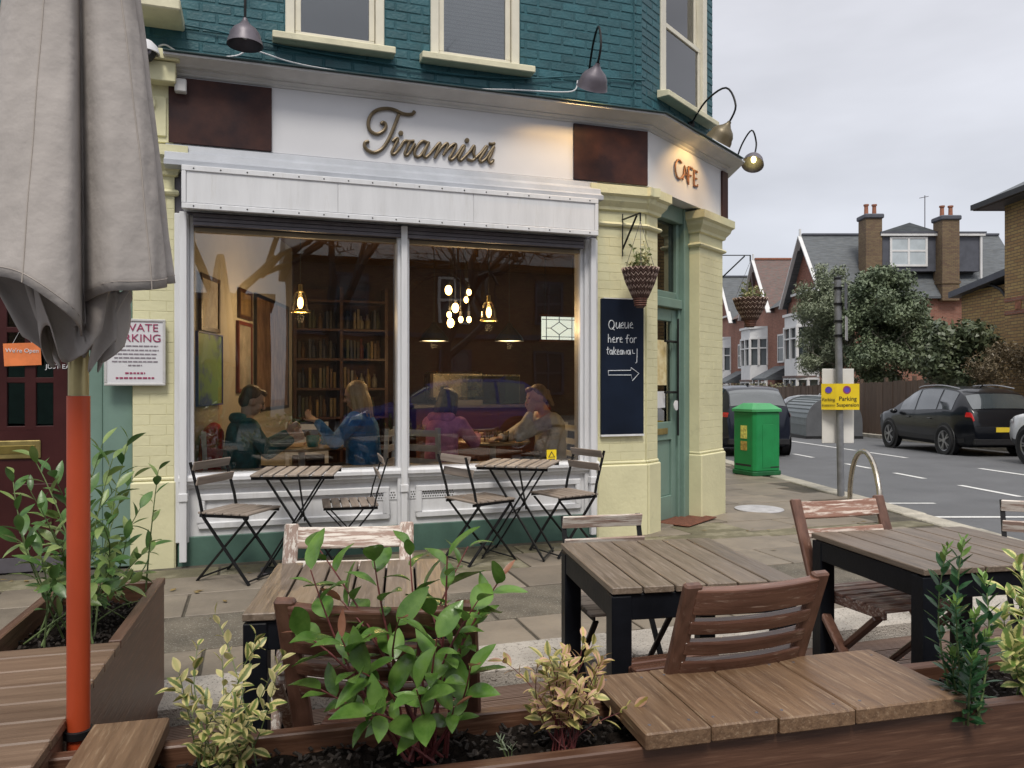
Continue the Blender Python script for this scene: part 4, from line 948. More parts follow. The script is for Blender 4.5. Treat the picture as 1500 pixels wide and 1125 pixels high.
tips = [(455, 835, 1.80), (468, 805, 1.98), (548, 822, 1.9), (600, 800, 2.0), (655, 815, 1.86), (686, 800, 2.02), (735, 845, 1.9), (700, 880, 1.78), (440, 925, 1.86), (500, 935, 1.72), (585, 905, 1.76), (640, 935, 1.72), (690, 975, 1.74), (530, 985, 1.72), (470, 1010, 1.8), (610, 1010, 1.66), (665, 1035, 1.74), (545, 1045, 1.68), (500, 880, 1.95), (620, 865, 1.95), (570, 960, 1.9), (680, 925, 1.9)]
stems = [(base+V((rnd.uniform(-.05, .05), rnd.uniform(-.03, .03), 0)), atY(*t)) for t in tips]
plant('red_tipped_shrub', 'glossy broad leaved shrub with red new shoots in the long planter', 'shrub', base, stems, big, m_rtwig, (5, 7), .55, .0045, (.55, 1.05), .95, 290, redl+big[:2], .5, 1)
# tall shrub in the side planter
mt1 = leafmat('laurel_leaf', (.05, .125, .03), (.12, .22, .06), .35); mt2 = leafmat('pale_laurel_leaf', (.15, .24, .06), (.26, .33, .12), .38)
tl_ = [leaf_mesh(.075, .024, mt1, .3, .5), leaf_mesh(.065, .026, mt1, .3, .3), leaf_mesh(.07, .022, mt2, .3, .6), leaf_mesh(.06, .022, mt2, .35, .2)]
base = V((-1.62, 2.95, .42))
tips = [(48, 668, 2.75), (75, 690, 2.85), (18, 695, 2.7), (60, 745, 2.6), (85, 760, 2.75), (150, 650, 2.9), (165, 672, 2.7), (188, 642, 3.0), (232, 688, 3.0), (205, 745, 2.9), (170, 715, 2.8), (130, 725, 2.7), (30, 780, 2.6), (25, 795, 2.7), (60, 815, 2.6), (90, 800, 2.65), (148, 765, 2.65), (185, 790, 2.8), (160, 820, 2.65), (210, 840, 2.95), (190, 855, 2.75), (140, 850, 2.6), (75, 860, 2.55), (100, 720, 2.9), (195, 700, 3.1), (220, 800, 3.1), (45, 720, 2.9), (155, 890, 2.6), (175, 880, 2.75), (205, 880, 2.9)]
stems = [(V((base.x+rnd.uniform(-.12, .16), base.y+rnd.uniform(-.3, .25), .42)), atY(*t)) for t in tips]
plant('tall_laurel_shrub', 'tall light green leafy shrub beside the orange parasol pole', 'shrub', base, stems, tl_, m_gtwig, (10, 12), .75, .004, (.85, 1.45), .85, 298)
# variegated plants
mv = leafmat('variegated_leaf', (.10, .15, .035), (.18, .22, .05), .45, (.55, .47, .20), .0085); mv2 = leafmat('cream_leaf', (.36, .36, .12), (.55, .50, .24), .5, (.60, .52, .26), .0085)
vl = [leaf_mesh(.034, .018, mv, .25, .3), leaf_mesh(.03, .016, mv2, .25, .2), leaf_mesh(.038, .019, mv, .25, .5)]
base = V((atY(330, 1095, 1.8).x, 1.80, .40))
tips = [(262, 985, 1.75), (290, 945, 1.85), (315, 900, 2.0), (325, 960, 1.8), (350, 1000, 1.7), (300, 1020, 1.7), (380, 945, 1.75), (415, 960, 1.8), (375, 890+40, 1.9), (405, 990, 1.75), (345, 1040, 1.68), (310, 1050, 1.68), (370, 1040, 1.7), (275, 1035, 1.74), (250, 1010, 1.8), (330, 1080, 1.66), (345, 1020, 1.8), (395, 1030, 1.72)]
plant('variegated_shrub', 'small cream edged shrub at the planter end by the parasol', 'shrub', base, [(base+V((rnd.uniform(-.07, .08), rnd.uniform(-.04, .04), 0)), atY(*t)) for t in tips], vl, m_gtwig, (11, 14), .85, .002, (.7, 1.3), .9, 299)
mp_ = leafmat('gold_pink_leaf', (.36, .30, .08), (.60, .47, .20), .45, (.66, .40, .28), .007); mp2 = leafmat('gold_green_leaf', (.16, .19, .05), (.34, .33, .10), .45, (.58, .50, .20), .007)
pl_ = [leaf_mesh(.034, .015, mp_, .25, .3), leaf_mesh(.032, .014, mp_, .25, .5), leaf_mesh(.036, .016, mp2, .25, .4)]
base = V((atY(825, 1062, 1.93).x, 1.93, .41))
tips = [(rnd.gauss(825, 30), rnd.uniform(955, 1040), rnd.uniform(1.82, 2.0)) for i in range(24)]+[(868, 945, 1.95), (855, 935, 1.98), (880, 965, 1.93)]
plant('golden_shrub', 'compact golden and pink leaved shrub beside the bench planks', 'shrub', base, [(base+V((rnd.uniform(-.03, .03), rnd.uniform(-.03, .03), 0)), atY(*t)) for t in tips], pl_, m_rtwig, (10, 12), .75, .002, (.85, 1.45), .9, 299)
me_ = leafmat('box_green_leaf', (.022, .075, .03), (.05, .13, .05), .25); me2 = leafmat('box_new_leaf', (.13, .24, .05), (.2, .32, .08), .35)
el_ = [leaf_mesh(.036, .014, me_, .3, -.1), leaf_mesh(.032, .013, me_, .3, .1)]; en_ = [leaf_mesh(.026, .011, me2, .3, -.2)]
base = V((atY(1425, 1005, 2.08).x, 2.10, .41))
tips = [(1388, 800, 2.1), (1412, 790, 2.06), (1441, 842, 2.12), (1400, 880, 2.0), (1430, 900, 2.02), (1448, 930, 2.05), (1395, 955, 2.05), (1425, 960, 2.0)]
plant('upright_shrub', 'upright dark glossy shrub with pale green tips by the bench planks', 'shrub', base, [(base+V((rnd.uniform(-.03, .03), rnd.uniform(-.03, .03), 0)), atY(*t)) for t in tips], el_, m_gtwig, (36, 38), .97, .0035, (1.15, 1.7), .95, 299, en_, .6, 6, None, True)
my_ = leafmat('yellow_edge_leaf', (.14, .24, .05), (.26, .34, .08), .4, (.66, .62, .25), .014)
yl_ = [leaf_mesh(.055, .028, my_, .25, .3), leaf_mesh(.05, .025, my_, .25, .6)]
base = V((atY(1510, 985, 2.2).x, 2.22, .41))
tips = [(1490, 820, 2.2), (1475, 865, 2.16), (1500, 850, 2.3), (1470, 900, 2.18), (1490, 935, 2.12), (1510, 880, 2.1), (1480, 950, 2.1), (1525, 900, 2.15), (1545, 850, 2.3)]
plant('yellow_edged_shrub', 'bright yellow edged leafy shrub at the kerb end of the long planter', 'shrub', base, [(base+V((rnd.uniform(-.03, .03), rnd.uniform(-.03, .03), 0)), atY(*t)) for t in tips], yl_, m_gtwig, (12, 16), .8, .003, (.8, 1.2), .85, 250)
base = V((atY(745, 1090, 1.85).x, 1.88, .41))
plant('seedling', 'thin grey seedling sprouting from the dark soil', 'plant', base, [(base+V((rnd.uniform(-.01, .01), 0, 0)), base+V((rnd.uniform(-.03, .03), rnd.uniform(-.02, .02), rnd.uniform(.03, .06)))) for i in range(5)], [leaf_mesh(.02, .004, leafmat('grey_leaf', (.22, .27, .18), (.32, .36, .26), .6), .2, .2)], m_gtwig, (4, 5), .6, .001, (.8, 1.1), .8)
# ---------------------------------------------------------------- closed parasol
PX, PY = atY(115, 1000, 1.93).x, 1.93
par = T('parasol', 'large closed taupe parasol on an orange red pole', 'parasol', (PX, PY, ZD), 0)
m_fab = M('taupe_canvas', (.395, .362, .340), .92, .08, 5, .5, 12, bdist=.016, spec=.15, worn=(.335, .305, .285), wlo=.5, whi=.8, wscale=3)
zj = atY(115, 580, 1.93).z-ZD
MB().tube([(0, 0, 0), (0, 0, zj)], .0265, 24).build('painted_pole', M('orange_red_powder_coat', (.42, .060, .018), .42, .12, 6, .05, 60, worn=(.62, .42, .3), wlo=.69, whi=.70, wscale=9, st=(1, 1, .35)), par, smooth=True)
MB().tube([(0, 0, zj+.001), (0, 0, 2.9)], .0235, 24).build('brass_pole', M('pale_brass_pole', (.40, .33, .16), .3, .12, 6, .03, 60, metal=.5), par, smooth=True)
MB().lathe([(.03, 0), (.034, .002), (.034, .02), (.0275, .022)], 20, (0, 0, .445-ZD)).build('collar', m_black, par, smooth=True)
MB().box(-.25, -.25, 0, .25, .25, .06).build('base_slab', m_dkgrey, par, bevel=.01)
cre = [R(a) for a in (-56, 8, 62, 118, 178)]; Zap = 2.95-ZD
def canopy(ph, t):
    # t 0 top, 1 hem
    dmin = min(abs((ph-c+math.pi) % (2*math.pi)-math.pi) for c in cre)
    cr = math.exp(-(dmin/.115)**2); wide = 1-math.exp(-(dmin/.5)**2)
    Rr = .035+.222*t**.85+.012*math.sin(3.1*t+ph*2)
    dep = .42+.26*t
    r = Rr*(1-dep*cr)*(.84+.16*wide)+.003*math.sin(ph*7+t*5)*t+.003*math.sin(ph*17+t*13)*math.sin(t*19+ph*3)*t+.010*t**3*math.sin(ph*5+1.2)
    hem = 1.585-ZD+.03*math.sin(ph-.4)-.02*cr+.01*math.sin(ph*3+.5)-.085*math.exp(-(max(0., ((cre[0]-ph) % (2*math.pi)))/R(24))**2)
    z = Zap+(hem-Zap)*t
    pw = ph+.05*math.sin(t*2.2+ph)
    return V((r*math.cos(pw), r*math.sin(pw), z))
nP, nT = 220, 44
m = MB(); m.add([canopy(2*math.pi*i/nP, j/nT) for j in range(nT+1) for i in range(nP)], [(j*nP+i, j*nP+(i+1) % nP, (j+1)*nP+(i+1) % nP, (j+1)*nP+i) for j in range(nT) for i in range(nP)])
o = m.build('canopy', m_fab, par, smooth=False)
for p in o.data.polygons: p.use_smooth = True
sm = o.modifiers.new('cloth', 'SOLIDIFY'); sm.thickness = .004; sm.offset = -1
# slack cloth hanging inside the hem: pleats that swing in towards the pole, lower as they go in
for li, (ra, rb, za, zb_, ph0, np_, amp) in enumerate(((.205, .06, 1.575, 1.455, 0, 7, .50), (.17, .05, 1.60, 1.435, .6, 6, .62))):
    m = MB(); n1_, n2_ = 260, 16; vs = []
    for j in range(n2_+1):
        t = j/n2_
        for i in range(n1_):
            ph = 2*math.pi*i/n1_; wv = math.sin(np_*ph+ph0+1.5*t+.5*math.sin(ph*2))
            hr = ra+(rb-ra)*(.5-.5*wv)*amp*1.6
            r = max(.035, hr*(1-.42*t)); tw_ = ph+.22*math.cos(np_*ph+ph0)*(.4+.6*t); cr_ = min(math.hypot(*canopy(tw_+q_, 1).xy) for q_ in (-.12, -.06, 0, .06, .12)); r = min(r, cr_*(.86 if t < .5 else .86+.4*(t-.5))); z = za+.05-(.12+.05*(.5-.5*wv)+.012*math.sin(ph*11+li))*t-(ra-r)*.55
            tw = ph+.22*math.cos(np_*ph+ph0)*(.4+.6*t)
            vs.append((r*math.cos(tw), r*math.sin(tw), z-ZD))
    m.add(vs, [(j*n1_+i, j*n1_+(i+1) % n1_, (j+1)*n1_+(i+1) % n1_, (j+1)*n1_+i) for j in range(n2_) for i in range(n1_)])
    o = m.build('inner_fold', m_fab, par)
    for p in o.data.polygons: p.use_smooth = True
    sm = o.modifiers.new('cloth', 'SOLIDIFY'); sm.thickness = .0025; sm.offset = 0
for ph in (-2.45, -1.55, -.45, .7, 1.6):
    MB().tube([canopy(ph, j/30)*1.0+V((math.cos(ph), math.sin(ph), 0))*.0005 for j in range(31)], .0016, 5).build('seam', M('canvas_seam', (.36, .32, .285), .9, .06, 5, 0), par, smooth=True)
MB().tube([canopy(2*math.pi*i/120, .985)+V((math.cos(2*math.pi*i/120), math.sin(2*math.pi*i/120), 0))*.0004 for i in range(121)], .0013, 5).build('hem_stitch', M('canvas_seam', (.34, .30, .27), .9, .06, 5, 0), par)
for i in range(8):
    a = 2*math.pi*i/8+.2; MB().tube([(.03*math.cos(a), .03*math.sin(a), 2.9-ZD), (.07*math.cos(a), .07*math.sin(a), 1.62-ZD)], .006, 6).build('rib', m_black, par)

# ---------------------------------------------------------------- litter of fallen leaves on the paving
fl = MB()
for i in range(70):
    p = A+rnd.uniform(-1.5, 6.5)*EU+rnd.choice((rnd.uniform(-.25, -.06), rnd.uniform(-1.9, -.1)))*EV
    if (p-KP).dot(KN) > -.05 or p.x > 4.0: continue
    a = rnd.uniform(0, 6.28); L_ = rnd.uniform(.012, .035); d = V((math.cos(a), math.sin(a))); n_ = V((-d.y, d.x))*L_*.45; z = gz(p.y)+.004
    q = [p-d*L_, p+n_, p+d*L_, p-n_]; fl.add([(x.x, x.y, z+rnd.uniform(0, .006)) for x in q], [(0, 1, 2, 3)])
tag(fl.build('fallen_leaves', M('dead_leaf', (.13, .085, .03), .8, .5, 20, 0, col2=(.28, .20, .07))), 'scattered dead leaves lying on the paving in front of the shop', 'leaves', None, 'stuff')
# ================================================================ side street
m_tyre = M('tyre_rubber', (.012, .012, .013), .75, .2, 20, .2, 80); m_rim = M('alloy', (.42, .42, .43), .3, .1, 20, 0, metal=.8); m_trim = M('black_trim', (.016, .016, .018), .5, .2, 20, .05)
m_cglass = M('car_glass', (.05, .06, .065), .04, .1, 2, 0, spec=1, coat=1); m_redl = M('red_lamp', (.45, .012, .012), .15, .2, 30, 0, coat=.6); m_clear = M('clear_lamp', (.6, .62, .64), .15, .1, 30, 0, coat=.6)
m_yplate = M('yellow_plate', (.75, .55, .04), .5, .05, bump=0)
def lerpl(tab, x):
    if x <= tab[0][0]: return tab[0][1]
    for (a, b), (c, d) in zip(tab, tab[1:]):
        if x <= c:
            t = (x-a)/(c-a); return b+(d-b)*t
    return tab[-1][1]
def car(name, label, loc, head, paint, top, belt, W, zb=.24, wheels=(-1.34, 1.34), wr=.35, side=((-1.55, -.95), (-.88, .05), (.12, .85)), ws=(.42, 1.12), rw=(-2.12, -1.75), spokes=5, rails=False, group=None, cat='car', plate=None, clad=True):
    o = T(name, label, cat, loc, head, group); x0, x1 = top[0][0], top[-1][0]; L2 = (x1-x0)/2; xm = (x0+x1)/2
    def sec(x):
        zt = lerpl(top, x); zl = lerpl(belt, x); q = abs((x-xm)/L2); w_ = W*(1-.22*max(0, q-.72)**1.6/.28**1.6*.9)
        zbb = zb+.1*max(0, q-.85)/.15; hh = max(zt-zl, 0)
        pts = [(0, zbb), (.82*w_, zbb), (.97*w_, zbb+.10), (w_, .60), (w_*.99, zl-.07), (w_*.955, zl)]
        pts = [(a, min(b, zt-.03-.02*i*0)) for i, (a, b) in enumerate(pts)]
        if hh > .04: pts += [(w_*(.955-.12*min(1, hh/.5)), zl+.52*hh), (w_*(.955-.25*min(1, hh/.5)), zt-.035*min(1, hh/.3)), (w_*.5, zt), (0, zt+.012)]
        else: pts += [(w_*.90, zt-.012), (w_*.75, zt-.004), (w_*.5, zt), (0, zt+.012)]
        return pts
    n = 56; xs_ = [x0+(x1-x0)*i/n for i in range(n+1)]; m = MB(); vs = []; K = 10
    for x in xs_:
        P = sec(x); ring = [(x, a, b) for a, b in P]+[(x, -a, b) for a, b in P[-2:0:-1]]; vs += ring
    nr = 2*K-2
    fs = [(i*nr+j, i*nr+(j+1) % nr, (i+1)*nr+(j+1) % nr, (i+1)*nr+j) for i in range(n) for j in range(nr)]+[tuple(range(nr)), tuple(n*nr+j for j in range(nr))]
    b = m.add(vs, fs).build('body', paint, o, smooth=True)
    def patch(nm, mat, xa, xb, ia, ib, s=None, off_=.006, nx=8, nv=6, par=o, ins=0):
        # patch of the body skin between section indices
        for sg_ in ((1, -1) if s is None else (s,)):
            m_ = MB(); vs_ = []
            for i in range(nx+1):
                x = xa+(xb-xa)*i/nx; P = sec(x)
                for j in range(nv+1):
                    f = ia+(ib-ia)*j/nv; q = min(int(f), K-2); t = f-q; y = P[q][0]*(1-t)+P[q+1][0]*t; z = P[q][1]*(1-t)+P[q+1][1]*t
                    vs_.append((x, sg_*(y+off_*(1 if f < 7.5 else 0)), z+(off_ if f > 6.5 else off_*.3)))
            m_.add(vs_, [(i*(nv+1)+j, i*(nv+1)+j+1, (i+1)*(nv+1)+j+1, (i+1)*(nv+1)+j) for i in range(nx) for j in range(nv)])
            m_.build(nm, mat, par, smooth=True)
    for a, c in side: patch('side_window', m_cglass, a, c, 5.12, 6.85)
    def wide(nm, xa, xb, ia=6.75):
        m_ = MB(); vs_ = []; nx, ny = 6, 10
        for i in range(nx+1):
            x = xa+(xb-xa)*i/nx; P = sec(x); ye = P[7][0]*.97
            for j in range(ny+1):
                y = -ye+2*ye*j/ny; t = abs(y)/ye
                z = P[9][1]+(P[7][1]-P[9][1])*t**3+.008; vs_.append((x+(.006 if x > 0 else -.006), y, z))
        m_.add(vs_, [(i*(ny+1)+j, i*(ny+1)+j+1, (i+1)*(ny+1)+j+1, (i+1)*(ny+1)+j) for i in range(nx) for j in range(ny)]).build(nm, m_cglass, o, smooth=True)
    wide('windscreen', *ws); wide('rear_window', *rw)
    if clad: patch('sill_trim', m_trim, x0+.25, x1-.2, 1.2, 2.4, None, .008, 30, 3)
    for xx in side[0][1]+.035, side[1][1]+.035: patch('door_seam', m_trim, xx-.004, xx+.004, 2.2, 5.0, None, .004, 1, 8)
    for xx in (side[1][0]+.12, side[2][0]+.14 if len(side) > 2 else side[1][0]+.14):
        for s in (-1, 1): MB().box(xx, s*(W+.012)-.012, .86, xx+.17, s*(W+.012)+.012, .885).build('door_handle', paint, o, bevel=.008)
    for s in (-1, 1):
        MB().ball((ws[1]-.22, s*(W+.10), 1.0), (.07, .10, .065)).build('wing_mirror', paint, o, smooth=True)
        patch('tail_lamp', m_redl, x0+.02, x0+.22, 3.9, 5.0, s, .010, 4, 4); patch('head_lamp', m_clear, x1-.34, x1-.04, 3.7, 4.9, s, .010, 4, 4)
        for wx in wheels:
            MB().lathe([(wr+.075, 0), (wr+.07, .012), (wr-.02, .014), (wr-.03, -.02)], 32, (wx, s*(W-.012), wr), (0, s, 0)).build('wheel_arch', m_trim, o, smooth=True)
            MB().lathe([(0, 0), (wr+.04, .0)], 28, (wx, s*(W+.001), wr+.0), (0, s, 0)).build('arch_shade', m_print, o)  # black disc painted in for the shaded hollow round the wheel
            wl = T('wheel', None, None); wl.parent = o; wl.location = (wx, s*(W-.08), wr)
            MB().lathe([(wr*.66, .095), (wr*.7, .108), (wr*.93, .112), (wr, .09), (wr, -.1), (wr*.6, -.1)], 32, (0, 0, 0), (0, s, 0)).build('tyre', m_tyre, wl, smooth=True)
            r_ = MB(); r_.lathe([(wr*.67, .1), (wr*.62, .09), (wr*.6, .05)], 28, (0, 0, 0), (0, s, 0)); r_.lathe([(0, .1), (wr*.16, .098), (wr*.18, .06)], 14, (0, 0, 0), (0, s, 0))
            for q in range(spokes):
                a = 2*math.pi*q/spokes
                for d in (-.16, .16): r_.bar((wr*.12*math.cos(a), s*.085, wr*.12*math.sin(a)), (wr*.64*math.cos(a+d), s*.09, wr*.64*math.sin(a+d)), .028, .02, (0, 1, 0))
            r_.build('rim', m_rim, wl)
            MB().lathe([(0, .03), (wr*.6, .035)], 20, (0, 0, 0), (0, s, 0)).build('brake_disc', m_print, wl)
    MB().box(x0-.012, -.26, .62, x0+.03, .26, .73).build('number_plate', plate or m_yplate, o)
    MB().box(x0-.005, -W*.8, .32, x0+.1, W*.8, .47).build('rear_bumper_trim', m_trim, o, bevel=.02)
    MB().box(x1-.1, -W*.7, .32, x1+.0, W*.7, .6).build('grille', m_trim, o, bevel=.02)
    if rails:
        for s in (-1, 1):
            MB().tube(spl([(x, s*W*.70, lerpl(top, x)+.03) for x in (-1.5, -.8, 0, .3)]), .014, 8).build('roof_rail', m_rim, o, smooth=True)
    MB().tube([(-1.2, 0, lerpl(top, -1.2)), (-1.32, 0, lerpl(top, -1.2)+.06)], .02, 6).build('roof_fin', paint, o)
    return o
def paintm(name, c, r=.3): return M(name, c, r, .06, 2, 0, coat=.55, spec=.25)
suv_top = [(-2.25, .72), (-2.22, 1.0), (-2.12, 1.14), (-1.95, 1.30), (-1.72, 1.50), (-1.45, 1.60), (-.9, 1.655), (-.3, 1.665), (.2, 1.63), (.55, 1.52), (1.0, 1.24), (1.25, 1.06), (1.5, 1.02), (1.95, .95), (2.15, .84), (2.25, .60)]
suv_belt = [(-2.25, 1.06), (-1.2, 1.08), (0, 1.02), (1.3, 1.0), (2.25, .9)]
Z_ = gz(19.9)-.1
car('parked_suv', 'black compact suv with roof rails parked on the far side of the street', (11.3, 19.8, Z_), R(90), paintm('black_car_paint', (.004, .005, .008)), suv_top, suv_belt, .93, rails=True, wr=.365)
Z_ = gz(14)-.1
car('parked_suv', 'white suv parked behind the black one on the far side of the street', (11.35, 14.15, Z_), R(90), paintm('white_car_paint', (.72, .73, .75)), [(a, b*1.0) for a, b in suv_top], suv_belt, .94, wr=.36)
hb_top = [(-2.15, .55), (-2.13, .98), (-2.05, 1.12), (-1.85, 1.34), (-1.6, 1.48), (-1.2, 1.52), (-.3, 1.52), (.2, 1.47), (.55, 1.36), (1.0, 1.1), (1.25, .98), (1.7, .92), (2.05, .80), (2.15, .55)]
hb_belt = [(-2.15, 1.0), (-1, .98), (.5, .93), (2.15, .86)]
Z_ = gz(19.6)-.1
car('parked_estate', 'dark blue estate car with red tail lamps parked by the green bin', (5.66, 19.75, Z_), R(90), paintm('navy_car_paint', (.008, .011, .022)), [(a, b*1.10) for a, b in hb_top], [(a, b*1.06) for a, b in hb_belt], .88, rw=(-2.06, -1.70), rails=False, clad=True)
car('parked_hatchback', 'pale silver car beyond the grey cycle hangar', (11.75, 30.8, gz(30.8)-.1), R(92), paintm('silver_car_paint', (.45, .47, .50)), hb_top, hb_belt, .88)
# grey cycle hangar with ribbed curved lid
hp = V((10.9, 27.3, gz(27.3)-.1))
hg = T('cycle_hangar', 'grey ribbed curved cycle hangar beyond the white sign board', 'cycle hangar', hp, R(90))
prof_ = [(-.95+0*0, .12), (-.95, .5)]+[(-.95+1.9*(1-math.cos(math.pi*i/18))/2, .5+.95*math.sin(math.pi*i/18)**.8) for i in range(1, 18)]+[(.95, .5), (.95, .12)]
MB().prism(prof_, -1.3, -1.26, 'x').build('end_panel', M('slate_grey_panel', (.12, .125, .135), .5, .1, 3, .05), hg)
MB().prism(prof_, 1.26, 1.3, 'x').build('end_panel', M('slate_grey_panel', (.12, .125, .135), .5, .1, 3, .05), hg)
m_rib = M('galvanised_sheet', (.19, .215, .225), .4, .12, 4, .05, metal=.5)
for a, b in zip(prof_, prof_[1:]):
    c = ((a[0]+b[0])/2, (a[1]+b[1])/2)
    MB().bar((-1.255, a[0]*.98, a[1]*.985), (1.255, a[0]*.98, a[1]*.985), .03, .03).build('rib', m_rib, hg)
    MB().add([(-1.255, a[0]*.975, a[1]*.98), (1.255, a[0]*.975, a[1]*.98), (1.255, b[0]*.975, b[1]*.98), (-1.255, b[0]*.975, b[1]*.98)], [(0, 1, 2, 3)]).build('lid_sheet', m_rib, hg)
MB().box(-1.3, -.97, 0, 1.3, .97, .12).build('base_frame', m_trim, hg)
# green bin
bp = gnd(1110, 697); m_bin = M('green_plastic', (.010, .24, .065), .42, .12, 3, .08, 30); m_bin2 = M('pale_green_lid', (.06, .34, .12), .4, .12, 3, .05)
bn = T('street_bin', 'bright green hooded litter bin at the kerb', 'bin', (bp.x+.06, bp.y+.25, bp.z), R(24))
def octo(w_, d_, c): return [(-w_+c, -d_), (w_-c, -d_), (w_, -d_+c), (w_, d_-c), (w_-c, d_), (-w_+c, d_), (-w_, d_-c), (-w_, -d_+c)]
MB().prism(octo(.31, .29, .05), .07, .97).build('body', m_bin, bn, bevel=.012)
MB().prism(octo(.33, .31, .05), .0, .07).build('plinth', M('dark_green_plastic', (.006, .10, .03), .6, .2, 5, .1), bn, bevel=.01)
m = MB(); b0_ = octo(.345, .325, .06); b1_ = octo(.20, .19, .06); m.prism(b0_, .97, 1.01)
m.add([(a, b, 1.011) for a, b in b0_]+[(a, b, 1.10) for a, b in b1_], [tuple(range(8, 16))]+[(i, (i+1) % 8, (i+1) % 8+8, i+8) for i in range(8)]); m.build('lid', m_bin2, bn, bevel=.006)
MB().box(-.13, -.296, .12, .13, -.29, .78).build('door_panel', m_bin, bn, bevel=.003)
for z, c_, s_ in ((.66, (.75, .68, .16), .10), (.45, (.5, .34, .08), .07)): MB().box(-.316, -.10, z-s_, -.311, .06, z+s_).build('sticker', M('bin_sticker', c_, .5, .4, 25, 0), bn)
MB().box(-.312, -.2, .14, -.309, .2, .17).box(.05, -.297, .12, .25, -.292, .135).build('vent_slots', m_print, bn)
bn.scale = (.88, .9, 1.04)
# sign post with suspension notice
sp = gnd(1232, 727); tp = atY(1227, 410, sp.y)
po = T('sign_post', 'slim grey street sign post by the kerb', 'post', sp, 0)
dlt = tp-sp
MB().tube([(0, 0, -.1), dlt], .042, 16).build('pole', m_greypole, po, smooth=True)
MB().lathe([(.046, 0), (.044, .03), (0, .045)], 14, dlt).build('cap', m_black, po)
for zf, zt_, yy_, mt_, nm in ((.863, .985, -.05, M('sign_back', (.10, .11, .13), .5, .1), 'sign_plate'), (.72, .83, -.05, M('sign_back_pale', (.36, .36, .37), .5, .1), 'sign_plate')):
    c = dlt*((zf+zt_)/2); h = dlt.z*(zt_-zf)
    MB(Matrix.Translation(c+V((.1, .0, 0))) @ Matrix.Rotation(R(62), 4, 'Z')).box(-.16, -.004, -h/2, .16, .004, h/2).build(nm, mt_, po, bevel=.002)
    for q in (-.3, .3): MB().lathe([(.052, -.015), (.052, .015)], 14, c+V((0, 0, h*q))).build('clamp', m_black, po)
zc_ = lambda py: EYE+(562.5-py)*sp.y/FPX
sn = T('suspension_sign', 'white board with yellow parking suspension notice strapped to the post', 'sign', (sp.x-.02, sp.y, zc_(600)), 0)
MB().box(-.185, .075, zc_(650)-zc_(600), .215, .085, zc_(540)-zc_(600)).build('white_board', M('white_correx', (.72, .70, .66), .55, .05, 4, .03), sn, bevel=.01)
m_yel = M('yellow_correx', (.80, .58, .015), .5, .06, 4, .03)
MB().prism([(-.225, .0), (-.07, -.075), (.215, -.075), (.215, -.069), (-.067, -.069), (-.222, .006)], zc_(600)-zc_(600), zc_(562)-zc_(600), 'z').build('yellow_notice', m_yel, sn)
m_ink = M('navy_print', (.03, .03, .16), .6, .05, bump=0)
RX = Matrix.Rotation(R(90), 4, 'X')
MB().lathe([(0, 0), (.05, 0), (.05, .002)], 24, (.06, -.0755, zc_(571)-zc_(600)), (0, -1, 0)).build('roundel', M('violet_print', (.10, .06, .42), .6, .05, bump=0), sn)
MB().lathe([(.034, 0.0022), (.05, .0022)], 24, (.06, -.0757, zc_(571)-zc_(600)), (0, -1, 0)).build('roundel_ring', M('red_print', (.30, .05, .12), .6, .05, bump=0), sn)
for s_, py in (('Parking', 584), ('Suspension', 593)): text('lettering', s_, .075 if s_ == 'Parking' else .062, m_print, sn, Matrix.Translation((.07, -.0775, zc_(py)-zc_(600))) @ RX)
M45 = Matrix.Translation((-.15, -.038, 0)) @ Matrix.Rotation(math.atan2(-.075, .155), 4, 'Z')
MB(M45).lathe([(0, 0), (.04, 0), (.04, .002)], 20, (0, -.006, zc_(571)-zc_(600)), (0, -1, 0)).build('roundel', M('violet_print', (.10, .06, .42), .6, .05, bump=0), sn)
text('lettering', 'Parking', .05, m_print, sn, M45 @ Matrix.Translation((0, -.008, zc_(585)-zc_(600))) @ RX); text('lettering', 'Suspension', .034, m_print, sn, M45 @ Matrix.Translation((0, -.008, zc_(593)-zc_(600))) @ RX)
# bike hoop
h0 = gnd(1245, 744); h1 = gnd(1290, 767); hd = (h1-h0); hd.z = 0; hl = hd.length
hz = EYE-(655-562.5)*((h0.y+h1.y)/2)/FPX
bh = T('bike_hoop', 'brushed steel bike hoop beside the sign post', 'bike stand', h0, math.atan2(hd.y, hd.x))
r_ = hl/2
MB().tube([(0, 0, -.05), (0, 0, .2), (0, 0, hz-r_)]+[(r_-r_*math.cos(math.pi*i/14), 0, hz-r_+r_*math.sin(math.pi*i/14)) for i in range(1, 14)]+[(hl, 0, hz-r_), (hl, 0, .2), (hl, 0, -.05)], .026, 14).build('hoop', m_steel, bh, smooth=True)
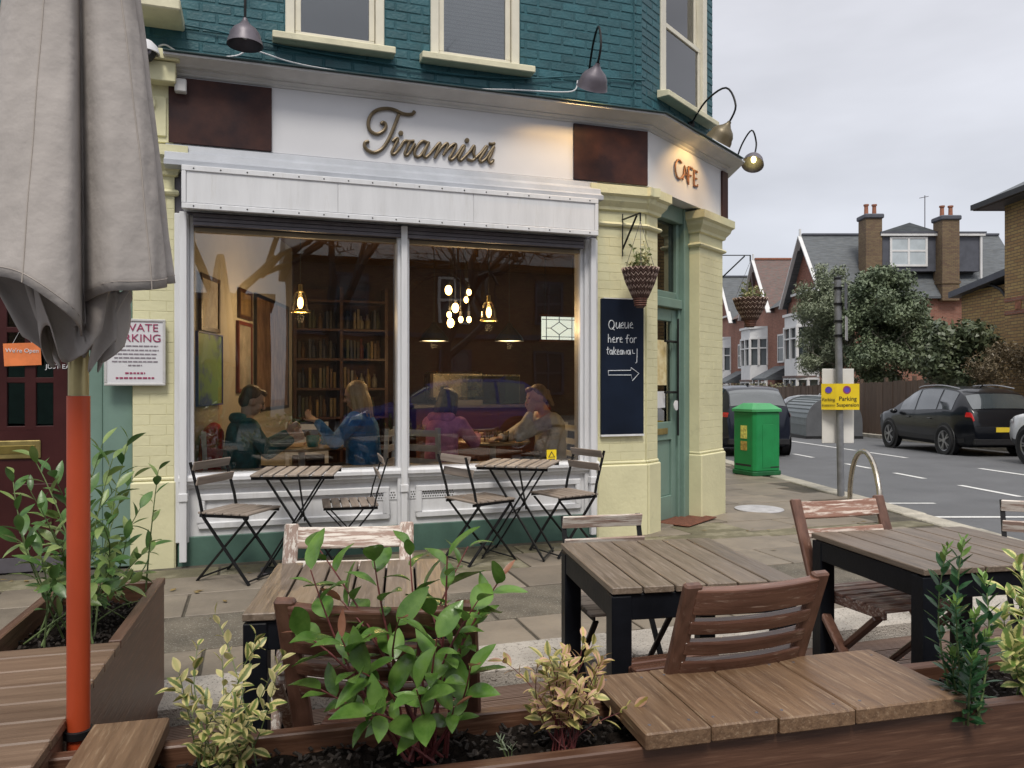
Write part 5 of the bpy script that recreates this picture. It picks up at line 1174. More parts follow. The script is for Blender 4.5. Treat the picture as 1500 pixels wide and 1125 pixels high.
# hanging baskets on brackets
m_wick = M('dark_wicker', (.10, .055, .045), .75, .3, 30, .3, 80); m_wick2 = M('pale_wicker', (.34, .25, .21), .75, .25, 30, .3, 80)
lb = [leaf_mesh(.034, .02, leafmat('basket_leaf', (.10, .16, .05), (.26, .28, .12), .45), .25, .3, n=4), leaf_mesh(.03, .018, leafmat('basket_cream_leaf', (.40, .38, .18), (.6, .55, .32), .5), .25, .3, n=4)]
def basket(lab_b, lab_p, wall, tip, rim, rad_, hgt, nrm):
    br = T('basket_bracket', lab_b, 'bracket', wall, 0, 'iron basket brackets'); d = V(tip)-V(wall)
    MB().bar((0, 0, 0), d, .02, .008).build('arm', m_black, br); MB().bar((0, 0, .05), (0, 0, -.32), .008, .022, (0, 1, 0)).build('back_strap', m_black, br)
    MB().bar((0, 0, -.26), d*.8+V((0, 0, -.01)), .012, .012).build('brace', m_black, br); MB().bar(d, d+V((0, 0, -.07)), .012, .012).build('hook', m_black, br)
    b = T('hanging_basket', lab_p, 'basket', rim, 0, 'cone wicker hanging baskets'); hk = V(tip)+V((0, 0, -.07))-V(rim)
    for i in range(3):
        a = 2*math.pi*i/3+.4; MB().tube([hk, (rad_*.95*math.cos(a), rad_*.95*math.sin(a), 0)], .0022, 5).build('chain', m_dkgrey, b)
    prof_ = [(rad_*1.02, .0), (rad_, -.01), (rad_*.78, -hgt*.35), (rad_*.42, -hgt*.72), (rad_*.30, -hgt*.78), (rad_*.24, -hgt), (0, -hgt)]
    MB().lathe([(r*.96, z) for r, z in prof_], 24).build('liner', m_wick, b, smooth=True)
    # zigzag weave rows
    w1 = MB(); w2 = MB(); rows_ = 10
    for q in range(rows_):
        z0 = -hgt*.74*q/rows_; z1_ = -hgt*.74*(q+1)/rows_
        rr = lambda z: lerpl([(hgt*.0, rad_), (hgt*.35, rad_*.78), (hgt*.72, rad_*.42), (hgt, rad_*.25)], -z)
        n = 22
        pts_ = []
        for i in range(n*2+1):
            a = math.pi*i/n; z = (z0 if i % 2 == 0 else z1_); pts_.append((rr(z)*1.01*math.cos(a), rr(z)*1.01*math.sin(a), z))
        (w1 if q % 2 else w2).tube(pts_, .0065, 5)
    o_ = w1.build('dark_weave', m_wick, b); o_ = w2.build('pale_weave', m_wick2, b)
    for q in range(4): MB().lathe([(rad_*(.33-.02*q)+.008, -.006), (rad_*(.33-.02*q)+.012, 0), (rad_*(.33-.02*q)+.008, .006)], 20, (0, 0, -hgt*.78-q*.018)).build('binding', M('red_brown_cane', (.12, .045, .03), .6, .2, 20, .1), b)
    for i in range(26):
        a = rnd.uniform(0, 6.28); r = rad_*rnd.uniform(.1, .8); p0 = V((r*math.cos(a)*.5, r*math.sin(a)*.5, -.02)); p1_ = V((r*1.25*math.cos(a), r*1.25*math.sin(a), rnd.uniform(.02, .22)*(1.25-r/rad_)))
        P = stem_pts(p0, p1_); MB().tube(P, .0016, 4).build('stem', m_gtwig, b)
        for q in range(9):
            t = .25+.75*q/8; f = t*(len(P)-1); j = min(int(f), len(P)-2); put_leaf(rnd.choice(lb), b, P[j].lerp(P[j+1], f-j), rv(1)+V((0, 0, .3)), rv(.5)+V((0, 0, 1)), rnd.uniform(.8, 1.4))
wl_ = PV(912, 322, -.05); tp_ = PV(938, 312, -.30); rm_ = PV(937, 394, -.27); rm_.x, rm_.y = tp_.x, tp_.y
basket('black iron bracket on the cream pilaster above the chalkboard', 'cone wicker basket of pale trailing plants above the chalkboard', wl_, tp_, rm_, .155, .335, None)
wl_ = atY(1056, 374, 8.55); tp_ = atY(1099, 374, 8.75); rm_ = atY(1097, 437, 8.75); rm_.x = tp_.x
basket('black iron bracket reaching over the side pavement', 'cone wicker basket hanging round the corner over the side pavement', wl_, tp_, rm_, .19, .33, None)
# ---------------------------------------------------------------- vegetation masses
def crownmesh(name, clumps, n, size, mat, parent, aspect=.5):
    m = MB(); tot = sum(r[0]*r[1]*r[2] for _, r in clumps)
    for c, r in clumps:
        k_ = int(n*r[0]*r[1]*r[2]/tot)
        for i in range(k_):
            d = rv(1).normalized(); q = rnd.random()**.45; p = V(c)+V((d.x*r[0]*q, d.y*r[1]*q, d.z*r[2]*q))
            a = (d+rv(.8)).normalized(); b = a.orthogonal().normalized(); b = b*math.cos(i)+a.cross(b)*math.sin(i); e_ = a.cross(b); s = size*rnd.uniform(.6, 1.3)
            m.v += [tuple(p-b*s), tuple(p+e_*s*aspect), tuple(p+b*s), tuple(p-e_*s*aspect)]; j = len(m.v)-4; m.f.append((j, j+1, j+2, j+3))
    me = bpy.data.meshes.new(name); me.from_pydata(m.v, [], m.f); me.materials.append(mat); me.update()
    return mk(name, me, parent)
def fol(name, c1, c2, r=.5):
    m = M(name, c1, r, col2=c2, scale=1.4, bump=0, lo=.3, hi=.7)
    return m
def clumps(c, r, n, cr):
    o_ = []
    for i in range(n):
        d = rv(1).normalized(); q = rnd.random()**.4; o_.append(((c[0]+d.x*r[0]*q, c[1]+d.y*r[1]*q, c[2]+d.z*r[2]*q), tuple(cr*rnd.uniform(.65, 1.2) for _ in range(3))))
    return o_
def branches(m, p, d, L_, r, lev, spread=.55):
    q = V(p)+V(d)*L_; mid = V(p).lerp(q, .5)+rv(.05)*L_
    m.tube([p, mid, q], [r, r*.85, r*.7], 6 if lev > 1 else 4, cap=False)
    if lev == 0: return
    for i in range(rnd.randint(2, 3)):
        dd = (V(d)+rv(spread)+V((0, 0, .12))).normalized(); branches(m, V(p).lerp(q, rnd.uniform(.6, 1)), dd, L_*rnd.uniform(.6, .85), r*.62, lev-1, spread)
def tree(name, label, base, cr, mat, n, size, trunk_r=.14, lev=3, tl=1.6, asp=.5, tm=None):
    o = T(name, label, 'tree', base); m = MB(); branches(m, V((0, 0, 0)), V((0, 0, 1)), tl, trunk_r, lev); m.build('trunk', tm or m_bark, o, smooth=True)
    crownmesh('crown', [((c[0]-base[0], c[1]-base[1], c[2]-base[2]), r) for c, r in cr], n, size, mat, o, asp); return o
m_bark = M('pale_bark', (.20, .19, .15), .85, .3, 8, .5, 30)
f1 = fol('olive_foliage', (.10, .125, .075), (.24, .27, .17)); f2 = fol('dark_evergreen_foliage', (.068, .098, .056), (.20, .245, .14), .55); f3 = fol('laurel_foliage', (.05, .075, .04), (.16, .185, .10), .45); f4 = fol('dry_hedge_foliage', (.10, .10, .05), (.2, .18, .09)); f5 = fol('brown_twig_foliage', (.10, .075, .045), (.18, .14, .08))
def P3(px, py, Y): return tuple(atY(px, py, Y))
g30 = gz(31)
cl = clumps(P3(1212, 480, 33), (1.3, 1.3, 2.4), 64, .48)+clumps(P3(1218, 420, 33), (.8, .9, 1.0), 20, .36)
tree('olive_tree', 'loose grey green tree with pale bare limbs behind the sign post', (atY(1222, 500, 33).x, 33, gz(33)), cl, f1, 30000, .075, .12, 4, 1.7, .3)
cl = clumps(P3(1296, 490, 31), (1.75, 1.5, 2.4), 90, .52)+clumps(P3(1285, 420, 31), (1.2, .9, .9), 26, .36)
tree('evergreen_tree', 'dense dark green evergreen tree above the timber fence', (atY(1290, 500, 31).x, 31, gz(31)), cl, f2, 42000, .07, .16, 5, 1.8, .55)
bs_ = T('laurel_bush', 'rounded grey green laurel bush behind the black suv', 'bush', (atY(1400, 500, 22.6).x, 22.6, gz(22.6))); b_ = V(bs_.location)
crownmesh('foliage', [(tuple(V(c)-b_), r) for c, r in clumps(P3(1400, 518, 22.6), (1.15, .6, .9), 30, .48)], 9000, .08, f3, bs_, .5)
MB().tube([(0, 0, 0), (.02, 0, 1.2)], .05, 6).build('stem', m_bark, bs_)
bs_ = T('twiggy_bush', 'brown half bare bush against the yellow brick house', 'bush', (atY(1465, 530, 21.6).x, 21.6, gz(21.6))); b_ = V(bs_.location)
crownmesh('foliage', [(tuple(V(c)-b_), r) for c, r in clumps(P3(1464, 540, 21.6), (.85, .5, .6), 20, .36)], 5000, .05, f5, bs_, .3)
MB().tube([(0, 0, 0), (.02, 0, 1.0)], .04, 6).build('stem', m_bark, bs_)
for (ya, yb, ht, lab, mt_) in ((38, 52, 2.25, 'clipped olive brown hedge in front of the white bay houses', f4), (52.5, 64, 2.1, 'dark green hedge farther down the terrace', f2)):
    hd_ = T('hedge', lab, 'hedge', (14.3, (ya+yb)/2, gz((ya+yb)/2)))
    crownmesh('foliage', [((0, y-(ya+yb)/2, ht*.5), (.45, .7, ht*.52)) for y in [ya+.5+i*.8 for i in range(int((yb-ya-.5)/.8))]], 7000, .07, mt_, hd_, .6)
    MB().box(-.3, -(yb-ya)/2+.2, 0, .3, (yb-ya)/2-.2, ht*.8).build('inner_twigs', m_soil, hd_)
# timber fence
fn = T('timber_fence', 'weathered brown close boarded fence under the evergreen tree', 'fence', (13.05, 31, gz(31)), 0)
m_fb = WOOD('weathered_fence_board', (.085, .055, .04), (.16, .11, .08), 'z', .8)
me = MB().box(-.012, -.07, 0, .012, .07, 1.85).mesh('fence_board', m_fb)
y = 23.2
while y < 38: mk('fence_board', me, fn, 0, (rnd.uniform(-.01, .01), y-31, gz(y)-gz(31)+rnd.uniform(-.02, .03))); y += .147
me = MB().box(-.05, -.05, 0, .05, .05, 2.0).mesh('fence_post', m_fb); y = 23.2
while y < 38: mk('fence_post', me, fn, 0, (.08, y-31, gz(y)-gz(31))); y += 1.9
# ---------------------------------------------------------------- houses
def brickmat(name, c1, c2, mor, sc=1.0):
    m = M(name, c1, .85, col2=c2, scale=3, bump=0); t = m.node_tree; b = t.nodes['Principled BSDF']
    bt = t.nodes.new('ShaderNodeTexBrick'); bt.inputs['Scale'].default_value = 1; bt.inputs['Brick Width'].default_value = .225*sc; bt.inputs['Row Height'].default_value = .075*sc; bt.inputs['Mortar Size'].default_value = .008*sc
    bt.inputs['Color1'].default_value = (*c1, 1); bt.inputs['Color2'].default_value = (*c2, 1); bt.inputs['Mortar'].default_value = (*mor, 1); bt.inputs['Bias'].default_value = -.1
    tc = t.nodes.new('ShaderNodeTexCoord'); sx = t.nodes.new('ShaderNodeSeparateXYZ'); ad = t.nodes.new('ShaderNodeMath'); ad.operation = 'ADD'; cb = t.nodes.new('ShaderNodeCombineXYZ')
    t.links.new(tc.outputs['Object'], sx.inputs[0]); t.links.new(sx.outputs[0], ad.inputs[0]); t.links.new(sx.outputs[1], ad.inputs[1]); t.links.new(ad.outputs[0], cb.inputs[0]); t.links.new(sx.outputs[2], cb.inputs[1]); t.links.new(cb.outputs[0], bt.inputs['Vector'])
    mi = t.nodes.new('ShaderNodeMix'); mi.data_type = 'RGBA'; mi.blend_type = 'MULTIPLY'; mi.inputs[0].default_value = .55
    ns = t.nodes.new('ShaderNodeTexNoise'); ns.inputs['Scale'].default_value = .8; ns.inputs['Detail'].default_value = 6; mr = t.nodes.new('ShaderNodeMapRange'); mr.inputs[3].default_value = .4; mr.inputs[4].default_value = 1.5
    t.links.new(ns.outputs[0], mr.inputs[0]); t.links.new(tc.outputs['Object'], ns.inputs['Vector']); t.links.new(bt.outputs[0], mi.inputs[6]); t.links.new(mr.outputs[0], mi.inputs[7]); t.links.new(mi.outputs[2], b.inputs['Base Color'])
    bp_ = t.nodes.new('ShaderNodeBump'); bp_.inputs['Strength'].default_value = .5; bp_.inputs['Distance'].default_value = .01; t.links.new(bt.outputs[1], bp_.inputs['Height']); bp_.invert = True; t.links.new(bp_.outputs[0], b.inputs['Normal'])
    return m
b_red = brickmat('red_brick', (.22, .085, .058), (.30, .13, .088), (.25, .18, .14)); b_yel = brickmat('yellow_stock_brick', (.40, .27, .11), (.30, .17, .075), (.13, .10, .07), 1.25); b_brn = brickmat('soot_brown_brick', (.20, .14, .075), (.14, .085, .055), (.09, .075, .06))
m_slate = M('roof_slate', (.085, .095, .105), .6, .3, 2, .3, 12, st=(1, 1, 6), worn=(.13, .13, .11), wlo=.55, whi=.7); m_tile = M('clay_roof_tile', (.15, .085, .075), .75, .35, 3, .3, 14, st=(1, 1, 6), worn=(.11, .11, .10), wlo=.45, whi=.6)
m_wwhite = M('white_render', (.66, .66, .66), .6, .06, 3, .05); m_terra = M('terracotta_pot', (.30, .12, .07), .8, .25, 8, .2, 30); m_hglass = M('house_glass', (.05, .06, .065), .06, .1, 1, 0, spec=.8)
m_clad = M('slate_cladding', (.075, .08, .10), .6, .15, 3, .1)
def chimney(par, x, y, z0, z1, w_, d_, pots=2, mat=None):
    c = T('chimney', None, None); c.parent = par
    MB().box(x-w_/2, y-d_/2, z0, x+w_/2, y+d_/2, z1-.5).build('stack', mat or b_brn, c); MB().box(x-w_/2-.09, y-d_/2-.09, z1-.5, x+w_/2+.09, y+d_/2+.09, z1-.25).build('stack', m_clad, c, bevel=.05); MB().box(x-w_/2-.05, y-d_/2-.05, z0+.9, x+w_/2+.05, y+d_/2+.05, z0+1.05).build('stack', mat or b_brn, c)
    for i in range(pots):
        xx = x+(i-(pots-1)/2)*w_*.5; MB().lathe([(.13, 0), (.11, .1), (.10, .5), (.14, .52), (.14, .6), (.09, .6)], 12, (xx, y, z1-.25)).build('chimney_pot', m_terra, c, smooth=True)
def gable_house(label, Yc, X0=17.0, wdt=5.6, apex=9.9, eave=6.3, roofm=m_slate, dormer=False, chim=()):
    g = gz(Yc); o = T('terraced_house', label, 'house', (X0, Yc, g), 0, 'gabled terrace houses'); ap = apex-g; ev = eave-g; hw = wdt/2; D = 11
    pw = 8.6-wdt                                   # entrance bay on the far side of each gable
    MB().prism([(-hw, 0), (hw+pw, 0), (hw+pw, ev), (-hw, ev)], .0, D, 'x').build('wall', b_red, o)
    MB().prism([(-hw, ev), (hw, ev), (0, ap-.12)], .05, D-.1, 'x').build('gable_wall', m_gt, o)
    for s in (-1, 1):      # roof slopes of the gable
        MB().add([(-.35, s*(hw+.3), ev-.25), (D, s*(hw+.3), ev-.25), (D, 0, ap), (-.35, 0, ap), (-.35, s*(hw+.3), ev-.38), (D, s*(hw+.3), ev-.38), (D, 0, ap-.13), (-.35, 0, ap-.13)], [(0, 1, 2, 3), (7, 6, 5, 4), (0, 3, 7, 4), (0, 4, 5, 1), (1, 5, 6, 2)]).build('roof', roofm, o)
        MB().bar((-.40, s*(hw+.35), ev-.36), (-.40, 0, ap-.08), .07, .30, (1, 0, 0)).build('bargeboard', m_wwhite, o)
    MB().bar((-.42, 0, ap-.1), (-.42, 0, ap+.35), .1, .1).build('finial', m_wwhite, o)
    MB().bar((-.3, 0, ap+.03), (D, 0, ap+.03), .2, .12).build('ridge_tiles', m_terra if roofm == m_tile else m_clad, o)
    MB().bar((-.12, -hw+.6, ev+.35), (-.12, hw-.6, ev+.35), .1, .14).build('gable_beam', m_wwhite, o)
    # roof over the entrance bay, ridge along the street
    MB().add([(-.3, hw-.2, ev-.1), (-.3, hw+pw, ev-.1), (3.2, hw+pw, ap-.9), (3.2, hw-.2, ap-.9), (7, hw+pw, ev-.1), (7, hw-.2, ev-.1)], [(0, 1, 2, 3), (3, 2, 4, 5)]).build('roof', roofm, o)
    # two storey canted bay, white
    bp_ = [(0, -1.75), (-.95, -1.0), (-.95, 1.0), (0, 1.75)]
    for (za, zb_) in ((0, .75), (2.55, 3.6), (5.45, 6.05)): MB().prism(bp_, za, zb_, 'z').build('bay_wall', m_wwhite, o)
    MB().prism([(0.2, -1.85), (-1.05, -1.1), (-1.05, 1.1), (.2, 1.85)], 2.5, 2.62).build('bay_cornice', m_tile, o); MB().prism([(0.2, -1.85), (-1.05, -1.1), (-1.05, 1.1), (.2, 1.85)], 6.05, 6.2).build('bay_cornice', m_wwhite, o)
    for (za, zb_) in ((.75, 2.5), (3.6, 5.45)):
        MB().prism([(0, -1.66), (-.86, -.95), (-.86, .95), (0, 1.66)], za, zb_).build('window', m_hglass, o)
        fr_ = MB()
        for (a, b) in zip(bp_, bp_[1:]):
            for t in (0, .5, 1): q = V(a).lerp(V(b), t); fr_.box(q.x-.07, q.y-.07, za, q.x+.07, q.y+.07, zb_)
            fr_.bar((a[0], a[1], za+(zb_-za)*.62), (b[0], b[1], za+(zb_-za)*.62), .1, .08); fr_.bar((a[0], a[1], zb_-.05), (b[0], b[1], zb_-.05), .12, .12)
        fr_.build('window_frame', m_wwhite, o)
    # entrance: porch and upper window
    yc = hw+pw/2-.1
    MB().add([(-1.5, yc-1.3, 2.5), (-1.5, yc+1.3, 2.5), (.0, yc+1.3, 3.3), (.0, yc-1.3, 3.3), (-1.5, yc-1.3, 2.4), (-1.5, yc+1.3, 2.4), (.0, yc+1.3, 2.4), (.0, yc-1.3, 2.4)], [(0, 1, 2, 3), (4, 7, 6, 5), (0, 4, 5, 1), (0, 3, 7, 4), (1, 5, 6, 2)]).build('porch_roof', m_slate, o)
    for s in (-1.2, 0, 1.2): MB().bar((-1.4, yc+s, 0), (-1.4, yc+s, 2.4), .14, .14).build('porch_post', m_wwhite, o)
    MB().box(-.04, yc-.5, .1, .02, yc+.5, 2.15).build('door', m_reddoor, o); MB().box(-.05, yc-.5, 3.6, .02, yc+.5, 5.2).build('window', m_hglass, o)
    fr_ = MB(); fr_.box(-.08, yc-.56, 3.5, .0, yc+.56, 3.6).box(-.08, yc-.56, 5.2, 0, yc+.56, 5.3).box(-.08, yc-.56, 3.6, 0, yc-.48, 5.2).box(-.08, yc+.48, 3.6, 0, yc+.56, 5.2).box(-.075, yc-.48, 4.4, 0, yc+.48, 4.47); fr_.build('window_frame', m_wwhite, o)
    MB().tube([(-.1, hw+.1, 0), (-.1, hw+.1, ev-.3)], .05, 8).build('downpipe', m_print, o)
    for (cx_, cy_, z1_, w_, d_) in chim: chimney(o, cx_, cy_, ev-.5, z1_-g, w_, d_)
    return o, g
m_gt = M('red_hung_tile', (.21, .09, .062), .8, .3, 5, .3, 20, st=(1, 1, 3))
h1, g1_ = gable_house('gabled house with slate clad loft dormer and tall brick chimneys', 44.3, chim=((2.6, -2.2, 10.8, .88, .9), (6.45, -2.75, 10.6, .92, .9)))
# loft dormer on the slope facing the camera
dm = T('loft_dormer', None, None); dm.parent = h1
z0, z1_ = 7.45-g1_, 9.35-g1_
MB().box(3.1, -2.55, z0, 8.4, -.4, z1_).build('dormer_wall', m_clad, dm); MB().box(2.95, -2.72, z1_, 8.6, -.3, z1_+.14).build('dormer_eave', m_wwhite, dm); MB().box(2.92, -2.75, z1_+.141, 8.65, -.3, z1_+.22).build('dormer_roof', m_clad, dm)
MB().prism([(2.95, z1_+.221), (6.3, z1_+.221), (4.6, z1_+.75)], -2.5, -.3, 'y').build('dormer_roof', m_slate, dm)
MB().box(3.55, -2.6, z0+.35, 5.45, -2.56, z1_-.12).build('window', M('pale_blind_glass', (.45, .5, .53), .2, .1, 2, 0), dm)
fr_ = MB(); fr_.box(3.48, -2.63, z0+.25, 5.52, -2.57, z0+.36).box(3.48, -2.63, z1_-.14, 5.52, -2.57, z1_-.05)
for x in (3.48, 4.44, 5.40): fr_.box(x, -2.628, z0+.36, x+.12, -2.57, z1_-.14)
fr_.box(3.6, -2.626, (z0+z1_)/2+.1, 5.4, -2.57, (z0+z1_)/2+.2); fr_.build('window_frame', m_wwhite, dm)
MB().tube([(8.42, -2.6, z0-.4), (8.42, -2.6, z1_)], .07, 8).build('downpipe', m_wwhite, dm)
MB().tube([(5.7, -2.0, 9.9-g1_), (5.7, -2.0, 11.7-g1_)], .025, 5).bar((5.4, -2.0, 11.55-g1_), (5.9, -2.0, 11.65-g1_), .03, .03).build('aerial', m_dkgrey, dm)
gable_house('gabled house with clay tiled roof and white bay window', 52.9, roofm=m_tile, chim=((4.0, 2.3, 11.2, 1.0, .8),))
gable_house('gabled house with blue slate roof farther down the terrace', 61.5, roofm=m_slate, chim=((4.0, 2.3, 11.0, 1.0, .8),))
gable_house('last visible gabled house at the far end of the terrace', 70.1, roofm=m_tile)
# yellow brick house: only its far corner shows
yb = T('brick_house', 'yellow stock brick house with dark overhanging eaves and a lower wing', 'house', (14.6, 22.8, gz(23)-.05), 0); zg = -(gz(23)-.05)
MB().box(0, -12, 0, 9, 0, 6.75+zg).build('wall', b_yel, yb)
MB().add([(-.6, -12.6, 6.75+zg), (9.6, -12.6, 6.75+zg), (9.6, .6, 6.75+zg), (-.6, .6, 6.75+zg), (4.5, -7.5, 9.4+zg), (4.5, -4.5, 9.4+zg)], [(3, 2, 1, 0), (0, 1, 4), (1, 2, 5, 4), (2, 3, 5), (3, 0, 4, 5)]).build('roof', m_slate, yb)
MB().box(-.66, -12.6, 6.6+zg, -.54, .6, 6.76+zg).box(-.539, .54, 6.6+zg, 9.6, .66, 6.755+zg).build('gutter', m_print, yb)
MB().box(-.5, -12.5, 6.6+zg, 9.5, .5, 6.7+zg).build('soffit', m_clad, yb)
MB().box(.3, .002, 0, 6, 2.7, 4.35+zg).build('wing_wall', b_yel, yb)
MB().add([(.0, .002, 4.75+zg), (.0, 2.95, 4.4+zg), (6.2, 2.95, 4.4+zg), (6.2, .002, 4.75+zg), (.0, .002, 4.55+zg), (.0, 2.95, 4.2+zg), (6.2, 2.95, 4.2+zg), (6.2, .002, 4.55+zg)], [(0, 1, 2, 3), (4, 5, 1, 0), (5, 6, 2, 1), (7, 6, 5, 4)]).build('wing_roof', m_clad, yb)
MB().tube([(.2, 1.2, 4.5+zg), (.2, .5, 4.2+zg), (.2, .2, 3.9+zg), (.2, .12, 3.6+zg), (.2, .12, .5)], .045, 8).build('downpipe', m_print, yb)
for z in (3.8, 3.42): MB().box(-.012, -12, z-.06+zg, 0, -.002, z+.06+zg).build('red_brick_band', b_red, yb)
for i in range(8): MB().box(-.02, -.75-i*.4, 3.5+zg, -.001, -.5-i*.4, 3.72+zg).build('terracotta_tile', m_terra, yb)
# garden wall piers by the fence
bw = T('garden_wall', 'low brown brick garden wall with stone coping beside the hedge', 'wall', (13.2, 38.6, gz(38.6)), 0)
MB().box(-.2, -.4, 0, .2, 6, 1.2).build('wall', b_brn, bw); MB().box(-.26, -.46, 1.2, .26, 6.05, 1.3).build('coping', m_wwhite, bw)
# ---------------------------------------------------------------- behind the photographer: what the shop glass mirrors
Z_ = -.1
car('parked_hatchback', 'blue hatchback parked across the road, mirrored in the shop window', (4.7, -2.1, Z_), R(200), paintm('blue_car_paint', (.02, .032, .24)), hb_top, hb_belt, .88)
oh = T('brick_house', 'red brown brick house across the road, mirrored in the shop window', 'house', (12.6, -14.6, 0), TH)
MB().box(-6, -8, 0, 16, 0, 6.2).build('wall', b_brn, oh); MB().prism([(-8.4, 6.2), (.4, 6.2), (-4, 9.0)], -6.3, 16.3, 'x').build('roof', m_slate, oh)
for i in range(5):
    for z in (1.0, 3.9):
        x = -4.4+i*4.1; MB().box(x, .0, z, x+1.1, .03, z+1.6).build('window', m_hglass, oh)
        fr_ = MB(); fr_.box(x-.1, 0, z-.1, x+1.2, .07, z).box(x-.1, 0, z+1.6, x+1.2, .07, z+1.7).box(x-.1, 0, z, x, .07, z+1.6).box(x+1.1, 0, z, x+1.2, .07, z+1.6).box(x+.5, 0, z, x+.58, .06, z+1.6).box(x, 0, z+.75, x+1.1, .061, z+.85); fr_.build('window_frame', m_wwhite if (i == 1 and z > 3) else m_clad, oh)
lw = T('dark_backdrop', 'low dark brick garage added unseen across the road to darken the shop window reflection', 'backdrop', (-.6, -17.5, 0), TH)  # low mass added out of view to darken the reflected sky in the glass
MB().box(-12, -5, 0, 6.6, 0, 4.3).build('wall', b_brn, lw); MB().box(-12.2, -5.2, 4.301, 6.75, .2, 4.5).build('roof', m_clad, lw)
for i in range(6): MB().box(-11.2+i*2.95, 0, 0, -8.8+i*2.95, .05, 2.3).build('backdrop_panel', m_dkgreen, lw)
MB().box(-6, .001, 3.2, 16, .08, 3.4).build('string_course', m_clad, oh)
for bx_, by_, sc_, lb_ in ((1.8, -7.5, 1.5, 'beside the blue hatchback'), (5.0, -9.0, 1.55, 'behind the blue hatchback'), (9.4, -9.6, 1.5, 'in front of the red brown house')):
    bt_ = T('bare_tree', 'leafless street tree across the road '+lb_, 'tree', (bx_, by_, -.05), 0, 'leafless street trees across the road'); m = MB(); branches(m, V((0, 0, 0)), V((0, 0, 1)), 2.4*sc_, .2, 7, .5); m.build('trunk', M('dark_bark_tree', (.055, .048, .04), .9, .3, 8, .5, 30), bt_, smooth=True)
# ================================================================ inside the cafe
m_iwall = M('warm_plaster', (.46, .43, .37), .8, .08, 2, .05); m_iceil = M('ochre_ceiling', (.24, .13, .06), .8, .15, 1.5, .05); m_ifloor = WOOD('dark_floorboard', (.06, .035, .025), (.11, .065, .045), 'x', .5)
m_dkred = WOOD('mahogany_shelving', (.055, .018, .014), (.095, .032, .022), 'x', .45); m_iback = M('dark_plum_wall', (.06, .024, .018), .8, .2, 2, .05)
ZI = .03; ZIC = 3.0; VB = 4.7
Lw0 = V((WL-.10, .16)); Lw1 = V((FU(428, v=3.7), 3.7))
o = T('interior_room', None, None); o.parent = BL
room = [(Lw0.x, .145), (uPR0+.1, .145), (uPR0+.3, .5), (Cu-.2, Cv+.45), (Cu+1.3, VB), (Lw1.x, VB)]
MB().prism(room, ZI-.06, ZI).build('interior_floor', m_ifloor, o)
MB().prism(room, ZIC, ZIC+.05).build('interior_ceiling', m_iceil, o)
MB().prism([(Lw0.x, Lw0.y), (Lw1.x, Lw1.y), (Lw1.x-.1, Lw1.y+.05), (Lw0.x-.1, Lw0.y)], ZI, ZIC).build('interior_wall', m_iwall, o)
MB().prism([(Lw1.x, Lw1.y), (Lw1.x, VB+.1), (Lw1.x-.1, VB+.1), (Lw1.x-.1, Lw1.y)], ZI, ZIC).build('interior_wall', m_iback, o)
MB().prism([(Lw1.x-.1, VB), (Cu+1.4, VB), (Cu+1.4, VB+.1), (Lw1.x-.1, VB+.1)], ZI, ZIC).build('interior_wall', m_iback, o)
def LWt(px):           # where a pixel column meets the side wall inside
    d = (Lw1-Lw0); lo_, hi_ = -.2, 1.2
    def kk(t): q = Lw0+d*t; p = UV(q.x, q.y); return p.x/p.y
    for _ in range(40):
        m_ = (lo_+hi_)/2
        if kk(m_) < k(px): lo_ = m_
        else: hi_ = m_
    return lo_
LA = math.atan2((Lw1-Lw0).y, (Lw1-Lw0).x)
def picture(label, p0, p1, y0, y1, fmat, art, fw=.035):
    t0, t1 = LWt(p0), LWt(p1); q0 = Lw0+(Lw1-Lw0)*t0; q1_ = Lw0+(Lw1-Lw0)*t1; a = UV(q0.x, q0.y); b = UV(q1_.x, q1_.y); mY = (a.y+b.y)/2
    z1, z0 = EYE+(562.5-y0)*mY/FPX, EYE+(562.5-y1)*mY/FPX; L_ = (b-a).length
    o = T('framed_picture', label, 'picture', (a.x, a.y, z0), TH+LA, 'pictures on the cafe side wall'); h = z1-z0
    MB().box(fw, -.02, fw, L_-fw, -.012, h-fw).build('print', art, o)
    m = MB(); m.box(0, -.03, 0, L_, -.003, fw).box(0, -.03, h-fw, L_, -.003, h).box(0, -.029, fw, fw, -.003, h-fw).box(L_-fw, -.029, fw, L_, -.003, h-fw); m.build('frame', fmat, o)
m_fr = M('dark_wood_frame', (.06, .025, .015), .4, .2, 8, 0); m_fb2 = M('black_frame', (.012, .012, .012), .4, .1, 8, 0)
picture('small dark framed sepia print on the cafe side wall', 290, 318, 405, 486, m_fr, M('sepia_print', (.35, .30, .26), .6, col2=(.55, .50, .45), scale=9, bump=0))
picture('green and blue unframed painting on the cafe side wall', 285, 322, 488, 594, M('blue_edge', (.05, .09, .35), .5, .2, 8, 0), M('green_blue_canvas', (.05, .10, .38), .5, col2=(.20, .38, .14), scale=2.5, bump=0, lo=.45, hi=.55), .012)
picture('upper narrow wooden frame on the cafe side wall', 347, 366, 425, 468, m_fr, M('ochre_print', (.2, .13, .06), .6, .3, 6, 0))
picture('lower tall red framed print on the cafe side wall', 345, 366, 472, 575, M('red_frame', (.14, .03, .025), .4, .2, 8, 0), M('grey_print', (.32, .29, .26), .6, .3, 6, 0))
picture('large black framed poster on the cafe side wall', 371, 420, 440, 600, m_fb2, M('rust_poster', (.10, .05, .035), .6, col2=(.26, .16, .11), scale=5, bump=0, st=(3, 1, 1)))
